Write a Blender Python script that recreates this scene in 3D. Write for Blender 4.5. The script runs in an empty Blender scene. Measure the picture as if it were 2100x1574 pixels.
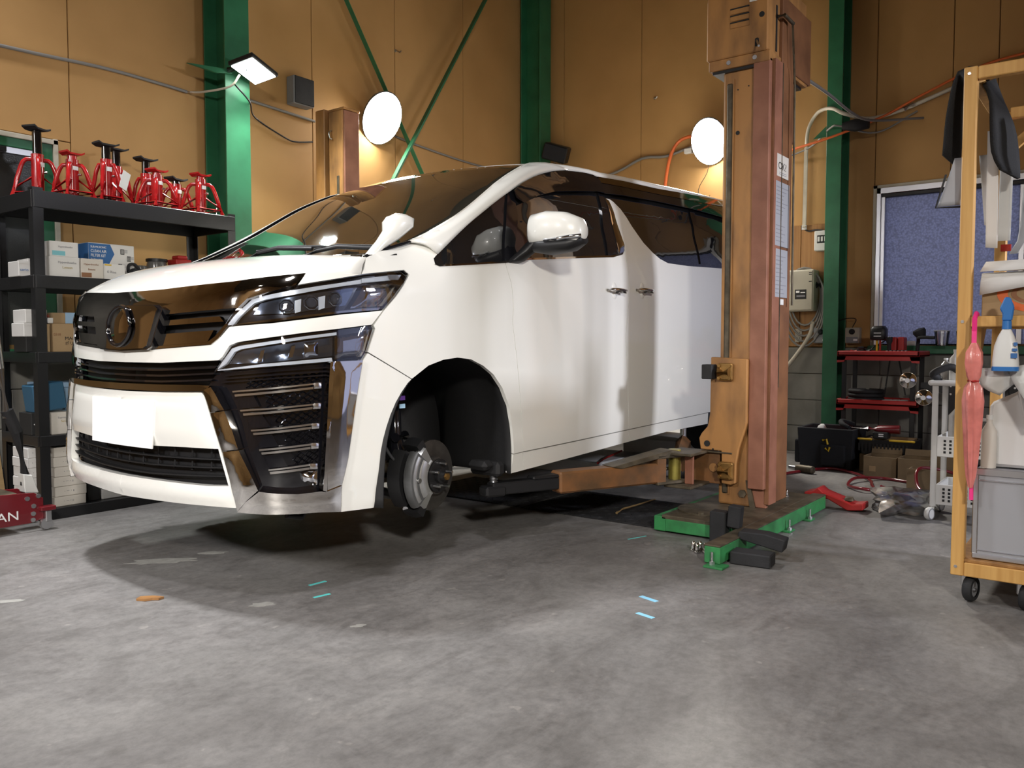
import bpy, bmesh, math, random
from mathutils import Vector, Matrix, Euler, geometry
random.seed(7)
R = math.radians
C = bpy.context.scene.collection
SC = bpy.context.scene

# ------------------------------------------------------------------ camera, sky, lights, exposure
# world: X runs along the car towards its tail and the back wall, Y towards the wall behind the rack, Z up
cam_d = bpy.data.cameras.new('camera'); cam = bpy.data.objects.new('camera', cam_d); C.objects.link(cam)
cam.location = (0, 0, 1.0); cam.rotation_euler = (R(90 - 2.9645), 0, R(-52.696))
cam_d.sensor_width = 36; cam_d.lens = 28.8; cam_d.clip_start = .05
SC.camera = cam
w = bpy.data.worlds.new('dusk'); SC.world = w; w.use_nodes = True
w.node_tree.nodes['Background'].inputs[0].default_value = (.47, .50, .74, 1)     # overcast dusk sky
w.node_tree.nodes['Background'].inputs[1].default_value = .85
def flood(name, loc, target, power, size=(.42, .30), color=(1, .97, .93), spread=140):
    l = bpy.data.lights.new(name, 'AREA'); l.shape = 'RECTANGLE'; l.size, l.size_y = size
    l.energy = power; l.color = color; l.spread = R(spread)
    o = bpy.data.objects.new(name, l); C.objects.link(o); o.location = loc
    o.rotation_euler = (Vector(target) - Vector(loc)).to_track_quat('-Z', 'Y').to_euler()
    return o
# LED flood lamps on the columns of the two walls behind the photographer
flood('flood_light_door_side', (-1.6, -2.5, 3.0), (2.6, 2.6, .4), 50, color=(1, .95, .87), spread=72)
flood('flood_light_front_wall', (-3.2, 1.6, 3.2), (1.8, 2.6, .3), 19, color=(1, .97, .95), spread=66)
flood('flood_light_front_corner', (-3.0, 4.2, 3.2), (1.8, 3.4, .5), 12, color=(.97, .97, 1), spread=60)
flood('flood_light_shutter_post', (4.75, -2.7, 2.2), (4.2, 2.4, .8), 27, color=(.88, .90, 1), spread=70)
# high-bay lamps under the roof, one over the bonnet and one over the photographer's floor
flood('high_bay_light_over_bonnet', (1.5, 4.7, 4.95), (1.7, 3.2, 0), 62, (.36, .36), (.97, .98, 1), 90)
flood('high_bay_light_over_floor', (.3, .8, 4.95), (.6, 1.3, 0), 36, (.40, .40), (.98, .96, 1), 100)
flood('added_light_by_front_wall', (-2.4, 2.2, 4.95), (-3.2, 2.4, 0), 55, (.40, .40), (1, .96, .9), 130)  # added light, no known lamp: brightens the front wall for the chrome to reflect
vs = SC.view_settings
vs.view_transform = 'Standard'; vs.look = 'None'; vs.gamma = 1; vs.use_curve_mapping = False
vs.exposure = 0

# ------------------------------------------------------------------ materials
def mat(name, col, rough=.5, metal=0., var=0., vscale=4., col2=None, bump=0., bscale=60., coat=0., spec=.5, stretch=None,
        emit=None, estr=0., trans=0., alpha=1., rvar=0., contrast=(.35, .65), detail=4., ior=1.45):
    m = bpy.data.materials.new(name); m.use_nodes = True
    nt = m.node_tree; b = nt.nodes['Principled BSDF']
    c = (*col, 1)
    b.inputs['Base Color'].default_value = c; b.inputs['Roughness'].default_value = rough
    b.inputs['Metallic'].default_value = metal; b.inputs['Coat Weight'].default_value = coat
    b.inputs['Coat Roughness'].default_value = .03; b.inputs['Specular IOR Level'].default_value = spec
    b.inputs['IOR'].default_value = ior; b.inputs['Transmission Weight'].default_value = trans
    b.inputs['Alpha'].default_value = alpha
    if emit: b.inputs['Emission Color'].default_value = (*emit, 1); b.inputs['Emission Strength'].default_value = estr
    tc = nt.nodes.new('ShaderNodeTexCoord')
    src = tc.outputs['Object']
    if stretch:
        mp = nt.nodes.new('ShaderNodeMapping'); mp.inputs['Scale'].default_value = stretch
        nt.links.new(src, mp.inputs[0]); src = mp.outputs[0]
    if var or col2 or rvar:
        n = nt.nodes.new('ShaderNodeTexNoise'); n.inputs['Scale'].default_value = vscale; n.inputs['Detail'].default_value = detail
        nt.links.new(src, n.inputs['Vector'])
        r = nt.nodes.new('ShaderNodeValToRGB'); r.color_ramp.elements[0].position, r.color_ramp.elements[1].position = contrast
        c2 = col2 or tuple(max(0, v * (1 - var)) for v in col)
        r.color_ramp.elements[0].color = (*c2, 1); r.color_ramp.elements[1].color = c
        nt.links.new(n.outputs['Fac'], r.inputs[0])
        if var or col2: nt.links.new(r.outputs[0], b.inputs['Base Color'])
        if rvar:
            mr = nt.nodes.new('ShaderNodeMapRange'); mr.inputs['To Min'].default_value = max(.02, rough - rvar); mr.inputs['To Max'].default_value = rough + rvar
            nt.links.new(n.outputs['Fac'], mr.inputs[0]); nt.links.new(mr.outputs[0], b.inputs['Roughness'])
    if bump:
        n2 = nt.nodes.new('ShaderNodeTexNoise'); n2.inputs['Scale'].default_value = bscale
        nt.links.new(src, n2.inputs['Vector'])
        bp = nt.nodes.new('ShaderNodeBump'); bp.inputs['Strength'].default_value = bump; bp.inputs['Distance'].default_value = .004
        nt.links.new(n2.outputs['Fac'], bp.inputs['Height']); nt.links.new(bp.outputs[0], b.inputs['Normal'])
    return m
def clear(name, tint=(.95, .97, 1), gloss=.04, rough=.02, ior=1.5):
    """thin clear sheet: transparent with a fresnel gloss"""
    m = bpy.data.materials.new(name); m.use_nodes = True; nt = m.node_tree; nt.nodes.clear()
    out = nt.nodes.new('ShaderNodeOutputMaterial'); mx = nt.nodes.new('ShaderNodeMixShader')
    t = nt.nodes.new('ShaderNodeBsdfTransparent'); t.inputs[0].default_value = (*tint, 1)
    g = nt.nodes.new('ShaderNodeBsdfGlossy'); g.inputs['Roughness'].default_value = rough
    f = nt.nodes.new('ShaderNodeFresnel'); f.inputs[0].default_value = ior
    a = nt.nodes.new('ShaderNodeMath'); a.operation = 'ADD'; a.use_clamp = True; a.inputs[1].default_value = gloss
    nt.links.new(f.outputs[0], a.inputs[0]); nt.links.new(a.outputs[0], mx.inputs[0])
    nt.links.new(t.outputs[0], mx.inputs[1]); nt.links.new(g.outputs[0], mx.inputs[2]); nt.links.new(mx.outputs[0], out.inputs[0])
    return m
M = {}
M['paint'] = mat('pearl white paint', (.80, .795, .75), .28, coat=1., spec=.5)
M['chrome'] = mat('chrome', (.78, .76, .73), .05, 1.)
M['smoke_chrome'] = mat('smoked chrome', (.50, .46, .42), .05, 1.)
M['satin'] = mat('satin chrome', (.86, .86, .86), .2, 1.)
M['steel'] = mat('bare steel', (.62, .62, .63), .3, 1., rvar=.1)
M['gloss_black'] = mat('piano black', (.006, .006, .008), .07, coat=1.)
M['black'] = mat('black plastic', (.012, .012, .013), .45, bump=.1, bscale=300)
M['liner'] = mat('wheel arch liner', (.012, .012, .013), .7, bump=.3, bscale=40)
M['rubber'] = mat('black rubber', (.02, .02, .022), .75, var=.4, vscale=9, bump=.2, bscale=120)
M['dark_glass'] = mat('dark tinted glass', (.010, .010, .011), .02, spec=.8, ior=1.6, coat=.6)
M['screen_glass'] = mat('windscreen glass', (.014, .015, .013), .015, spec=1., ior=2.3, coat=1.)
M['visor'] = mat('smoked acrylic visor', (.006, .006, .007), .05, coat=.5)
M['clear'] = clear('clear lamp cover')
M['lamp_dark'] = mat('lamp housing', (.02, .02, .025), .2, .5)
M['lamp_chrome'] = mat('lamp reflector', (.8, .82, .88), .08, 1.)
M['lamp_blue'] = mat('blue tinted reflector', (.20, .23, .29), .10, .9)
M['lamp_white'] = mat('frosted light guide', (.85, .86, .88), .25, .1)
M['lens'] = mat('projector lens', (.05, .055, .07), .02, coat=1., spec=1.)
M['plate_white'] = mat('blank white plate', (.9, .9, .9), .5)
M['wall'] = mat('tan wall board', (.46, .262, .096), .75, col2=(.385, .215, .074), vscale=1.7, bump=.05, bscale=25, contrast=(.3, .7))
M['wall_dark'] = mat('wall joint', (.16, .09, .03), .9)
M['concrete'] = mat('concrete block', (.27, .26, .235), .9, col2=(.19, .185, .165), vscale=3, bump=.35, bscale=45)
M['green'] = mat('green steel paint', (.028, .155, .072), .45, var=.25, vscale=5, bump=.05)
M['green_lift'] = mat('green lift paint', (.035, .23, .07), .5, col2=(.03, .14, .05), vscale=12)
M['ceiling'] = mat('ceiling sheet', (.10, .085, .06), .8, var=.3)
M['outer'] = mat('plain wall', (.48, .29, .12), .8, var=.2)
M['black_metal'] = mat('black powder coat', (.012, .012, .013), .38, bump=.08, bscale=200)
M['red'] = mat('red enamel', (.50, .015, .018), .22, var=.3, vscale=14, coat=.6)
M['dark_red'] = mat('dark red enamel', (.17, .010, .016), .28, coat=.5, var=.2)
M['red_plastic'] = mat('red plastic', (.38, .02, .018), .45)
M['orange_post'] = mat('worn orange paint', (.40, .195, .062), .5, col2=(.17, .085, .035), vscale=5, bump=.12, bscale=70, rvar=.12, contrast=(.25, .6), stretch=(2, 2, .7))
M['salmon'] = mat('faded salmon paint', (.30, .128, .078), .55, col2=(.22, .088, .052), vscale=7, bump=.1, bscale=90)
M['brown'] = mat('worn brown paint', (.24, .105, .045), .5, col2=(.13, .055, .025), vscale=5, bump=.1, contrast=(.3, .7))
M['arm'] = mat('rusty arm paint', (.20, .088, .032), .45, col2=(.10, .055, .026), vscale=8, bump=.25, bscale=60)
M['grease'] = mat('greasy steel', (.13, .105, .07), .5, .4, var=.5, vscale=14, bump=.3)
M['bronze'] = mat('greasy bronze bolt', (.36, .20, .06), .35, .7, var=.4, vscale=20)
M['white_box'] = mat('white carton', (.70, .69, .67), .6, var=.06, vscale=6)
M['cream_box'] = mat('cream carton', (.62, .58, .52), .6, var=.08, vscale=6)
M['card'] = mat('brown cardboard', (.36, .245, .13), .8, var=.12, vscale=8, bump=.05)
M['card_dark'] = mat('dusty cardboard', (.22, .155, .085), .85, var=.2, vscale=8)
M['blue_print'] = mat('blue carton print', (.035, .13, .34), .5)
M['blue_plastic'] = mat('blue plastic', (.03, .16, .45), .35)
M['pale_blue'] = mat('pale blue crate', (.28, .42, .58), .5)
M['teal_print'] = mat('teal print', (.20, .50, .56), .6)
M['ink'] = mat('black ink', (.015, .015, .015), .7)
M['grey_ink'] = mat('grey ink', (.24, .24, .26), .7)
M['gold_ink'] = mat('gold ink', (.42, .33, .12), .6)
M['brown_ink'] = mat('brown print', (.25, .12, .06), .7)
M['white_ink'] = mat('white print', (.85, .85, .85), .6)
M['yellow'] = mat('yellow', (.65, .42, .02), .5)
M['orange'] = mat('orange hose', (.62, .13, .03), .45)
M['white_plastic'] = mat('white plastic', (.66, .66, .64), .4)
M['grey_plastic'] = mat('grey plastic', (.22, .22, .23), .5)
M['beige'] = mat('beige enclosure', (.46, .43, .34), .5, var=.1)
M['pvc'] = mat('ivory conduit', (.52, .48, .39), .5, var=.15, vscale=10)
M['grey_cable'] = mat('grey cable', (.20, .19, .175), .6)
M['pine'] = mat('pine timber', (.62, .36, .115), .5, col2=(.52, .28, .08), vscale=3, stretch=(18, 18, .8), bump=.05)
M['ply'] = mat('plywood sheet', (.36, .18, .055), .6, col2=(.24, .11, .03), vscale=3, stretch=(12, 12, .4))
M['alu'] = mat('brushed aluminium', (.62, .63, .66), .32, 1.)
M['panel_grey'] = mat('grey sheet panel', (.34, .345, .37), .5, var=.05)
M['fabric'] = mat('black canvas', (.012, .013, .016), .85, bump=.4, bscale=150)
M['carpet'] = mat('black ribbed mat', (.010, .010, .011), .95, bump=.8, bscale=260)
M['paper'] = mat('white paper', (.68, .67, .66), .7, var=.06, bump=.15, bscale=12)
M['bag_plastic'] = mat('milky plastic film', (.66, .66, .64), .25, alpha=.75, bump=.6, bscale=22)
M['thin_film'] = clear('crinkled clear film', (.9, .9, .9), .16, .18)
M['pink'] = mat('pink plastic', (.80, .03, .22), .4)
M['pink_film'] = mat('pink umbrella in film', (.72, .22, .19), .3, var=.25, vscale=18, bump=.6, bscale=30, coat=.4)
M['wood_board'] = mat('old board', (.30, .20, .09), .7, var=.2, stretch=(1, 8, 8))
M['aqua'] = mat('aqua tape', (.12, .62, .60), .6)
M['sky_tape'] = mat('pale blue tape', (.30, .68, .92), .5)
M['lit'] = mat('lit LED panel', (1, 1, 1), .5, emit=(1, .96, .88), estr=80)
M['lit_cool'] = mat('lit LED panel cool', (1, 1, 1), .5, emit=(.90, 1, .94), estr=40)

# ------------------------------------------------------------------ mesh helpers
def add(name, verts, faces, m, parent=None, smooth=None, inv=None):
    me = bpy.data.meshes.new(name); me.from_pydata([tuple(v) for v in verts], [], faces); me.update()
    return add_mesh(name, me, m, parent, smooth)
def add_mesh(name, me, m, parent=None, smooth=None):
    if m is not None: me.materials.append(M[m] if isinstance(m, str) else m)
    if smooth is not None:
        me.polygons.foreach_set('use_smooth', [True] * len(me.polygons)); me.set_sharp_from_angle(angle=R(smooth))
    o = bpy.data.objects.new(name, me); C.objects.link(o)
    attach(o, parent)
    return o
def attach(o, parent):
    if parent is not None:
        o.parent = parent
        if parent.parent is None and parent.type == 'EMPTY':
            o.matrix_parent_inverse = Matrix.LocRotScale(parent.location, parent.rotation_euler, None).inverted()
def add_bm(name, bm, m, parent=None, smooth=None):
    bmesh.ops.recalc_face_normals(bm, faces=bm.faces)
    me = bpy.data.meshes.new(name); bm.to_mesh(me); bm.free()
    return add_mesh(name, me, m, parent, smooth)
def bm_box(bm, lo, hi, bevel=0., mtx=None, seg=1):
    r = bmesh.ops.create_cube(bm, size=1)
    vs_ = r['verts']
    for v in vs_:
        v.co = Vector((lo[i] + (hi[i] - lo[i]) * (v.co[i] + .5) for i in range(3)))
    if bevel:
        es = list({e for v in vs_ for e in v.link_edges})
        r2 = bmesh.ops.bevel(bm, geom=es, offset=bevel, segments=seg, profile=.5, affect='EDGES')
        vs_ = list({v for f in r2['faces'] for v in f.verts} | {v for v in vs_ if v.is_valid})
    if mtx is not None:
        bmesh.ops.transform(bm, matrix=mtx, verts=vs_)
    return vs_
def box(name, lo, hi, m, parent=None, bevel=.004, mtx=None, seg=1):
    bm = bmesh.new(); lo2 = tuple(min(a, b) for a, b in zip(lo, hi)); hi2 = tuple(max(a, b) for a, b in zip(lo, hi))
    bm_box(bm, lo2, hi2, bevel, mtx, seg)
    return add_bm(name, bm, m, parent)
def frame_axes(d):
    d = Vector(d).normalized(); a = Vector((0, 0, 1)) if abs(d.z) < .9 else Vector((1, 0, 0))
    x = d.cross(a).normalized(); return x, x.cross(d).normalized()
def bm_tube(bm, pts, r, seg=8, cap=True, flat=1.):
    pts = [Vector(p) for p in pts]; n = len(pts); rings = []
    rr = r if isinstance(r, (list, tuple)) else [r] * n
    ax = None
    for i, p in enumerate(pts):
        d = (pts[min(i + 1, n - 1)] - pts[max(i - 1, 0)])
        if d.length < 1e-9: d = Vector((0, 0, 1))
        d.normalize()
        if ax is None: x, y = frame_axes(d)
        else:
            x = (ax - d * ax.dot(d))
            x = x.normalized() if x.length > 1e-6 else frame_axes(d)[0]
            y = d.cross(x)
        ax = x
        rings.append([bm.verts.new(p + (x * math.cos(2 * math.pi * k / seg) + y * math.sin(2 * math.pi * k / seg) * flat) * rr[i]) for k in range(seg)])
    for a, b in zip(rings, rings[1:]):
        for k in range(seg): bm.faces.new((a[k], a[(k + 1) % seg], b[(k + 1) % seg], b[k]))
    if cap: bm.faces.new(rings[0][::-1]); bm.faces.new(rings[-1])
def tube(name, pts, r, m, parent=None, seg=8, smooth=50, curve=0):
    if curve: pts = catmull([tuple(p) for p in pts], curve)
    bm = bmesh.new(); bm_tube(bm, pts, r, seg); return add_bm(name, bm, m, parent, smooth)
def bm_lathe(bm, prof, o, axis, seg=24, sx=1., sy=1.):
    o = Vector(o); ax = Vector(axis).normalized(); x, y = frame_axes(ax); rings = []
    for r_, h in prof:
        if r_ < 1e-6: rings.append([bm.verts.new(o + ax * h)])
        else: rings.append([bm.verts.new(o + ax * h + (x * math.cos(2 * math.pi * k / seg) * sx + y * math.sin(2 * math.pi * k / seg) * sy) * r_) for k in range(seg)])
    for a, b in zip(rings, rings[1:]):
        for k in range(seg):
            k2 = (k + 1) % seg
            if len(a) == 1 and len(b) == 1: continue
            if len(a) == 1: bm.faces.new((a[0], b[k], b[k2]))
            elif len(b) == 1: bm.faces.new((a[k], b[0], a[k2]))
            else: bm.faces.new((a[k], b[k], b[k2], a[k2]))
def lathe(name, prof, o, axis, m, parent=None, seg=24, smooth=40, sx=1., sy=1.):
    bm = bmesh.new(); bm_lathe(bm, prof, o, axis, seg, sx, sy); return add_bm(name, bm, m, parent, smooth)
def disc(name, o, axis, r, h, m, parent=None, seg=20, smooth=40):
    return lathe(name, [(0, 0), (r, 0), (r, h), (0, h)], o, axis, m, parent, seg, smooth)
def bm_prism(bm, poly, vec):
    a = [bm.verts.new(p) for p in poly]; b = [bm.verts.new(Vector(p) + Vector(vec)) for p in poly]; n = len(a)
    bm.faces.new(a); bm.faces.new(b[::-1])
    for k in range(n): bm.faces.new((a[k], b[k], b[(k + 1) % n], a[(k + 1) % n]))
def prism(name, poly, vec, m, parent=None, bevel=0., smooth=None):
    bm = bmesh.new(); bm_prism(bm, poly, vec)
    bmesh.ops.recalc_face_normals(bm, faces=bm.faces)
    if bevel: bmesh.ops.bevel(bm, geom=list(bm.edges), offset=bevel, segments=1, affect='EDGES')
    return add_bm(name, bm, m, parent, smooth)
def grid(name, rows, m, parent=None, thick=0., smooth=40):
    """surface through rows of points"""
    nr, nc = len(rows), len(rows[0]); v = [p for r_ in rows for p in r_]
    f = [(i * nc + j, i * nc + j + 1, (i + 1) * nc + j + 1, (i + 1) * nc + j) for i in range(nr - 1) for j in range(nc - 1)]
    o = add(name, v, f, m, parent, smooth)
    if thick:
        md = o.modifiers.new('thickness', 'SOLIDIFY'); md.thickness = thick; md.offset = -1
    return o
TEXTS = []
def text(name, body, loc, rot, size, m, parent=None, align='LEFT', extrude=.0004, sx=1.):
    cu = bpy.data.curves.new(name, 'FONT'); cu.body = body; cu.size = size; cu.extrude = extrude; cu.align_x = align
    cu.resolution_u = 3
    o = bpy.data.objects.new(name + '_curve', cu); C.objects.link(o)
    TEXTS.append((o, name, Matrix.LocRotScale(Vector(loc), Euler(rot), Vector((sx, 1, 1))), m, parent))
def bake_texts():
    """turn the lettering into plain meshes"""
    bpy.context.view_layer.update(); dg = bpy.context.evaluated_depsgraph_get()
    for o, name, mx, m, parent in TEXTS:
        me = bpy.data.meshes.new_from_object(o.evaluated_get(dg)); me.transform(mx); me.name = name; me.materials.clear()
        add_mesh(name, me, m, parent)
    for o, *_ in TEXTS: bpy.data.objects.remove(o, do_unlink=True)
def thing(name, label, cat, loc=(0, 0, 0), group=None, rotz=0.):
    o = bpy.data.objects.new(name, None); C.objects.link(o); o.empty_display_size = .1
    o.location = loc; o.rotation_euler = (0, 0, rotz); return tag(o, label, cat, group)
def tag(o, label, cat, group=None):
    o['label'] = label; o['category'] = cat
    if group: o['group'] = group
    return o
def struct(o, label=None):
    o['kind'] = 'structure'
    if label: o['label'] = label
    return o
def dup(root, mtx, label=None):
    r = root.copy(); C.objects.link(r); r.matrix_basis = mtx
    if label: r['label'] = label
    for ch in list(root.children):
        c = ch.copy(); C.objects.link(c); c.parent = r
        for g in ch.children:
            d = g.copy(); C.objects.link(d); d.parent = c
    return r

# ------------------------------------------------------------------ the hall
YW, XW, ZC = 5.43, 7.53, 5.2
def floor_mat():
    m = bpy.data.materials.new('worn concrete floor'); m.use_nodes = True; nt = m.node_tree; b = nt.nodes['Principled BSDF']
    tc = nt.nodes.new('ShaderNodeTexCoord')
    def noise(scale, detail=6, rough=.6, dist=0., sc=None):
        n = nt.nodes.new('ShaderNodeTexNoise'); n.inputs['Scale'].default_value = scale; n.inputs['Detail'].default_value = detail
        n.inputs['Roughness'].default_value = rough; n.inputs['Distortion'].default_value = dist
        if sc:
            mp = nt.nodes.new('ShaderNodeMapping'); mp.inputs['Scale'].default_value = sc; mp.inputs['Rotation'].default_value = (0, 0, .6)
            nt.links.new(tc.outputs['Object'], mp.inputs[0]); nt.links.new(mp.outputs[0], n.inputs['Vector'])
        else: nt.links.new(tc.outputs['Object'], n.inputs['Vector'])
        return n
    def ramp(n, stops):
        r = nt.nodes.new('ShaderNodeValToRGB'); e = r.color_ramp.elements
        e[0].position, e[0].color = stops[0][0], (*stops[0][1], 1); e[1].position, e[1].color = stops[-1][0], (*stops[-1][1], 1)
        for p, c in stops[1:-1]:
            x = e.new(p); x.color = (*c, 1)
        nt.links.new(n.outputs['Fac'], r.inputs[0]); return r
    def mix(a, bb, fac=None, t='MULTIPLY', f=1.):
        x = nt.nodes.new('ShaderNodeMix'); x.data_type = 'RGBA'; x.blend_type = t; x.inputs[0].default_value = f
        nt.links.new(a, x.inputs[6]); nt.links.new(bb, x.inputs[7])
        if fac: nt.links.new(fac, x.inputs[0])
        return x.outputs[2]
    g = ramp(noise(.9, 5, .6, .5), [(.30, (.140, .132, .126)), (.5, (.185, .177, .170)), (.70, (.245, .236, .228))])
    blotch = ramp(noise(3.4, 8, .72, .8), [(.28, (.66, .65, .64)), (.5, (.98, .98, .98)), (.74, (1.28, 1.27, 1.25))])
    fine = ramp(noise(30, 8, .75), [(.28, (.62, .62, .62)), (.55, (1, 1, 1)), (.8, (1.2, 1.2, 1.2))])
    scuff = ramp(noise(1.6, 9, .74, 2.2, (1., 2.2, 1.)), [(.34, (.72, .71, .70)), (.5, (1, 1, 1)), (.68, (1.16, 1.16, 1.16))])
    scratch = ramp(noise(5., 10, .8, .6, (1., 11., 1.)), [(.55, (1, 1, 1)), (.66, (1.10, 1.10, 1.09)), (.72, (1.35, 1.34, 1.32))])
    spots = ramp(noise(4.3, 3, .5), [(.25, (.52, .50, .47)), (.33, (1, 1, 1))])
    chips = ramp(noise(14, 2, .5), [(.70, (1, 1, 1)), (.74, (1.7, 1.68, 1.62))])
    c = mix(g.outputs[0], blotch.outputs[0], f=.75); c = mix(c, fine.outputs[0], f=.8); c = mix(c, scuff.outputs[0], f=.8); c = mix(c, scratch.outputs[0], f=.6); c = mix(c, spots.outputs[0], f=.6); c = mix(c, chips.outputs[0], f=.5)
    nt.links.new(c, b.inputs['Base Color'])
    rr = nt.nodes.new('ShaderNodeMapRange'); rr.inputs['To Min'].default_value = .34; rr.inputs['To Max'].default_value = .62
    nt.links.new(noise(1.6, 4).outputs['Fac'], rr.inputs[0]); nt.links.new(rr.outputs[0], b.inputs['Roughness'])
    b.inputs['Specular IOR Level'].default_value = .45
    bp = nt.nodes.new('ShaderNodeBump'); bp.inputs['Strength'].default_value = .18; bp.inputs['Distance'].default_value = .004
    nt.links.new(noise(55, 6).outputs['Fac'], bp.inputs['Height']); nt.links.new(bp.outputs[0], b.inputs['Normal'])
    return m
M['floor'] = floor_mat()
fl = struct(box('floor', (-4.2, -3.4, -.12), (7.7, 5.6, 0), 'floor', bevel=0), 'worn grey concrete workshop floor')
struct(box('ceiling', (-4.2, -3.4, ZC), (7.7, 5.6, ZC + .1), 'ceiling', bevel=0), 'dark sheet ceiling')
# wall behind the rack: dark core with the joints, boards and concrete courses in front of it
wl = struct(box('wall_left', (-4.2, YW + .012, 0), (7.7, YW + .14, ZC), 'wall_dark', bevel=0), 'tan boarded wall over a concrete base behind the rack')
wb = struct(box('wall_back', (XW + .012, -3.4, 0), (XW + .14, 5.6, ZC), 'wall_dark', bevel=0), 'tan boarded wall over a concrete base at the far end')
g = .003
def board_l(x0, x1, z0, z1): box('wall_board', (x0 + g, YW, z0 + g), (x1 - g, YW + .02, z1 - g), 'wall', wl, .003)
def board_b(y0, y1, z0, z1): box('wall_board', (XW, y0 + g, z0 + g), (XW + .02, y1 - g, z1 - g), 'wall', wb, .003)
board_l(2.05, 2.50, 2.26, ZC); board_l(2.415, 2.50, .95, 2.26)
for x0, x1 in ((1.1, 2.05), (.15, 1.1)): board_l(x0, x1, 2.26, ZC)
for x0, x1 in ((2.50, 3.45), (3.45, 4.43), (4.43, 5.375), (5.375, 6.321), (6.321, 7.26), (7.26, 7.53)): board_l(x0, x1, .95, ZC)
for x0, x1 in ((-.8, .15), (-1.75, -.8), (-2.7, -1.75), (-4.2, -2.7)): board_l(x0, x1, .95, ZC)
for y0, y1 in ((5.03, 5.43), (4.086, 5.03), (3.14, 4.086), (2.195, 3.14), (1.83, 2.195)): board_b(y0, y1, .95, ZC)
for y0, y1 in ((1.25, 1.83), (.93, 1.25), (.30, .93), (-.64, .30)): board_b(y0, y1, 2.32, ZC)
for y0, y1 in ((-1.6, -.64), (-3.2, -1.6)): board_b(y0, y1, .95, ZC)
for r_ in range(4):
    z0 = r_ * .237
    for k in range(13):
        x0 = -4.2 + k * .9 + (.45 if r_ % 2 else 0)
        if x0 > 1.0: box('concrete_block', (x0, YW - .03, z0 + .002), (min(x0 + .896, 7.5), YW + .03, z0 + .235), 'concrete', wl, .004)
    for k in range(10):
        y0 = -3.2 + k * .9 + (.45 if r_ % 2 else 0)
        if y0 < 5.2: box('concrete_block', (XW - .03, y0, z0 + .002), (XW + .03, min(y0 + .896, 5.4), z0 + .235), 'concrete', wb, .004)
# walls behind the photographer: a shuttered opening to the dusk on one side, a plain wall on the other
wn = struct(box('wall_near', (-4.2, -3.34, 3.55), (7.6, -3.2, ZC), 'outer', bevel=0), 'tan wall above the open shutter')
box('wall_pier', (-4.2, -3.34, 0), (3.1, -3.2, 3.55), 'outer', wn, 0); box('wall_pier', (3.45, -3.34, 2.6), (6.2, -3.2, 3.55), 'outer', wn, 0); box('wall_pier', (6.2, -3.34, 0), (7.6, -3.2, 3.55), 'outer', wn, 0)
box('wall_pier', (3.1, -3.34, 0), (3.45, -3.2, 3.55), 'outer', wn, 0)
struct(box('wall_front', (-4.3, -3.4, 0), (-4.15, 5.6, ZC), 'outer', bevel=0), 'tan wall behind the photographer')

def frosted(name, col, scale):
    m = bpy.data.materials.new(name); m.use_nodes = True; nt = m.node_tree; nt.nodes.clear()
    out = nt.nodes.new('ShaderNodeOutputMaterial'); mx = nt.nodes.new('ShaderNodeMixShader'); mx.inputs[0].default_value = .22
    t = nt.nodes.new('ShaderNodeBsdfTranslucent'); t.inputs[0].default_value = (*col, 1)
    gl = nt.nodes.new('ShaderNodeBsdfPrincipled'); gl.inputs['Base Color'].default_value = (*[c * .35 for c in col], 1); gl.inputs['Roughness'].default_value = .25
    tc = nt.nodes.new('ShaderNodeTexCoord'); v = nt.nodes.new('ShaderNodeTexVoronoi'); v.inputs['Scale'].default_value = scale
    nt.links.new(tc.outputs['Object'], v.inputs['Vector'])
    bp = nt.nodes.new('ShaderNodeBump'); bp.inputs['Strength'].default_value = .6; bp.inputs['Distance'].default_value = .004
    cr2 = nt.nodes.new('ShaderNodeValToRGB'); cr2.color_ramp.elements[0].position = .0; cr2.color_ramp.elements[1].position = .75
    cr2.color_ramp.elements[0].color = (*col, 1); cr2.color_ramp.elements[1].color = (*[c * .62 for c in col], 1)
    nt.links.new(v.outputs['Distance'], cr2.inputs[0]); nt.links.new(cr2.outputs[0], t.inputs[0])
    nt.links.new(v.outputs['Distance'], bp.inputs['Height']); nt.links.new(bp.outputs[0], gl.inputs['Normal']); nt.links.new(bp.outputs[0], t.inputs['Normal'])
    nt.links.new(t.outputs[0], mx.inputs[1]); nt.links.new(gl.outputs[0], mx.inputs[2]); nt.links.new(mx.outputs[0], out.inputs[0])
    return m
M['frost'] = frosted('patterned frosted glass', (.80, .82, .92), 64)
M['wired'] = mat('dark wired glass', (.030, .032, .030), .35, col2=(.018, .019, .018), vscale=5, bump=.3, bscale=120)
# window beside the trolley (opening cut through the dark core: core is split around it)
def window(name, parts_parent, label): o = bpy.data.objects.new(name, None); C.objects.link(o); o['label'] = label; o['kind'] = 'structure'; return o
def cut(o, lo, hi):
    bm = bmesh.new(); bm.from_mesh(o.data); bm.clear()
    L = [Vector(v.co) for v in o.data.vertices]
    a = [min(v[i] for v in L) for i in range(3)]; b = [max(v[i] for v in L) for i in range(3)]
    ax = 0 if (b[0] - a[0]) > (b[1] - a[1]) else 1
    segs = [(a[ax], lo[0], a[2], b[2]), (hi[0], b[ax], a[2], b[2]), (lo[0], hi[0], a[2], lo[1]), (lo[0], hi[0], hi[1], b[2])]
    for s0, s1, z0, z1 in segs:
        l_ = list(a); h_ = list(b); l_[ax], h_[ax], l_[2], h_[2] = s0, s1, z0, z1
        bm_box(bm, l_, h_)
    bm.to_mesh(o.data); bm.free()
cut(wb, (-.30, .98), (1.80, 2.27))
cut(wl, (.9, .98), (2.385, 2.20))
w2 = window('window_2', None, 'frosted dusk-lit window in an aluminium frame behind the red cart')
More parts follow.
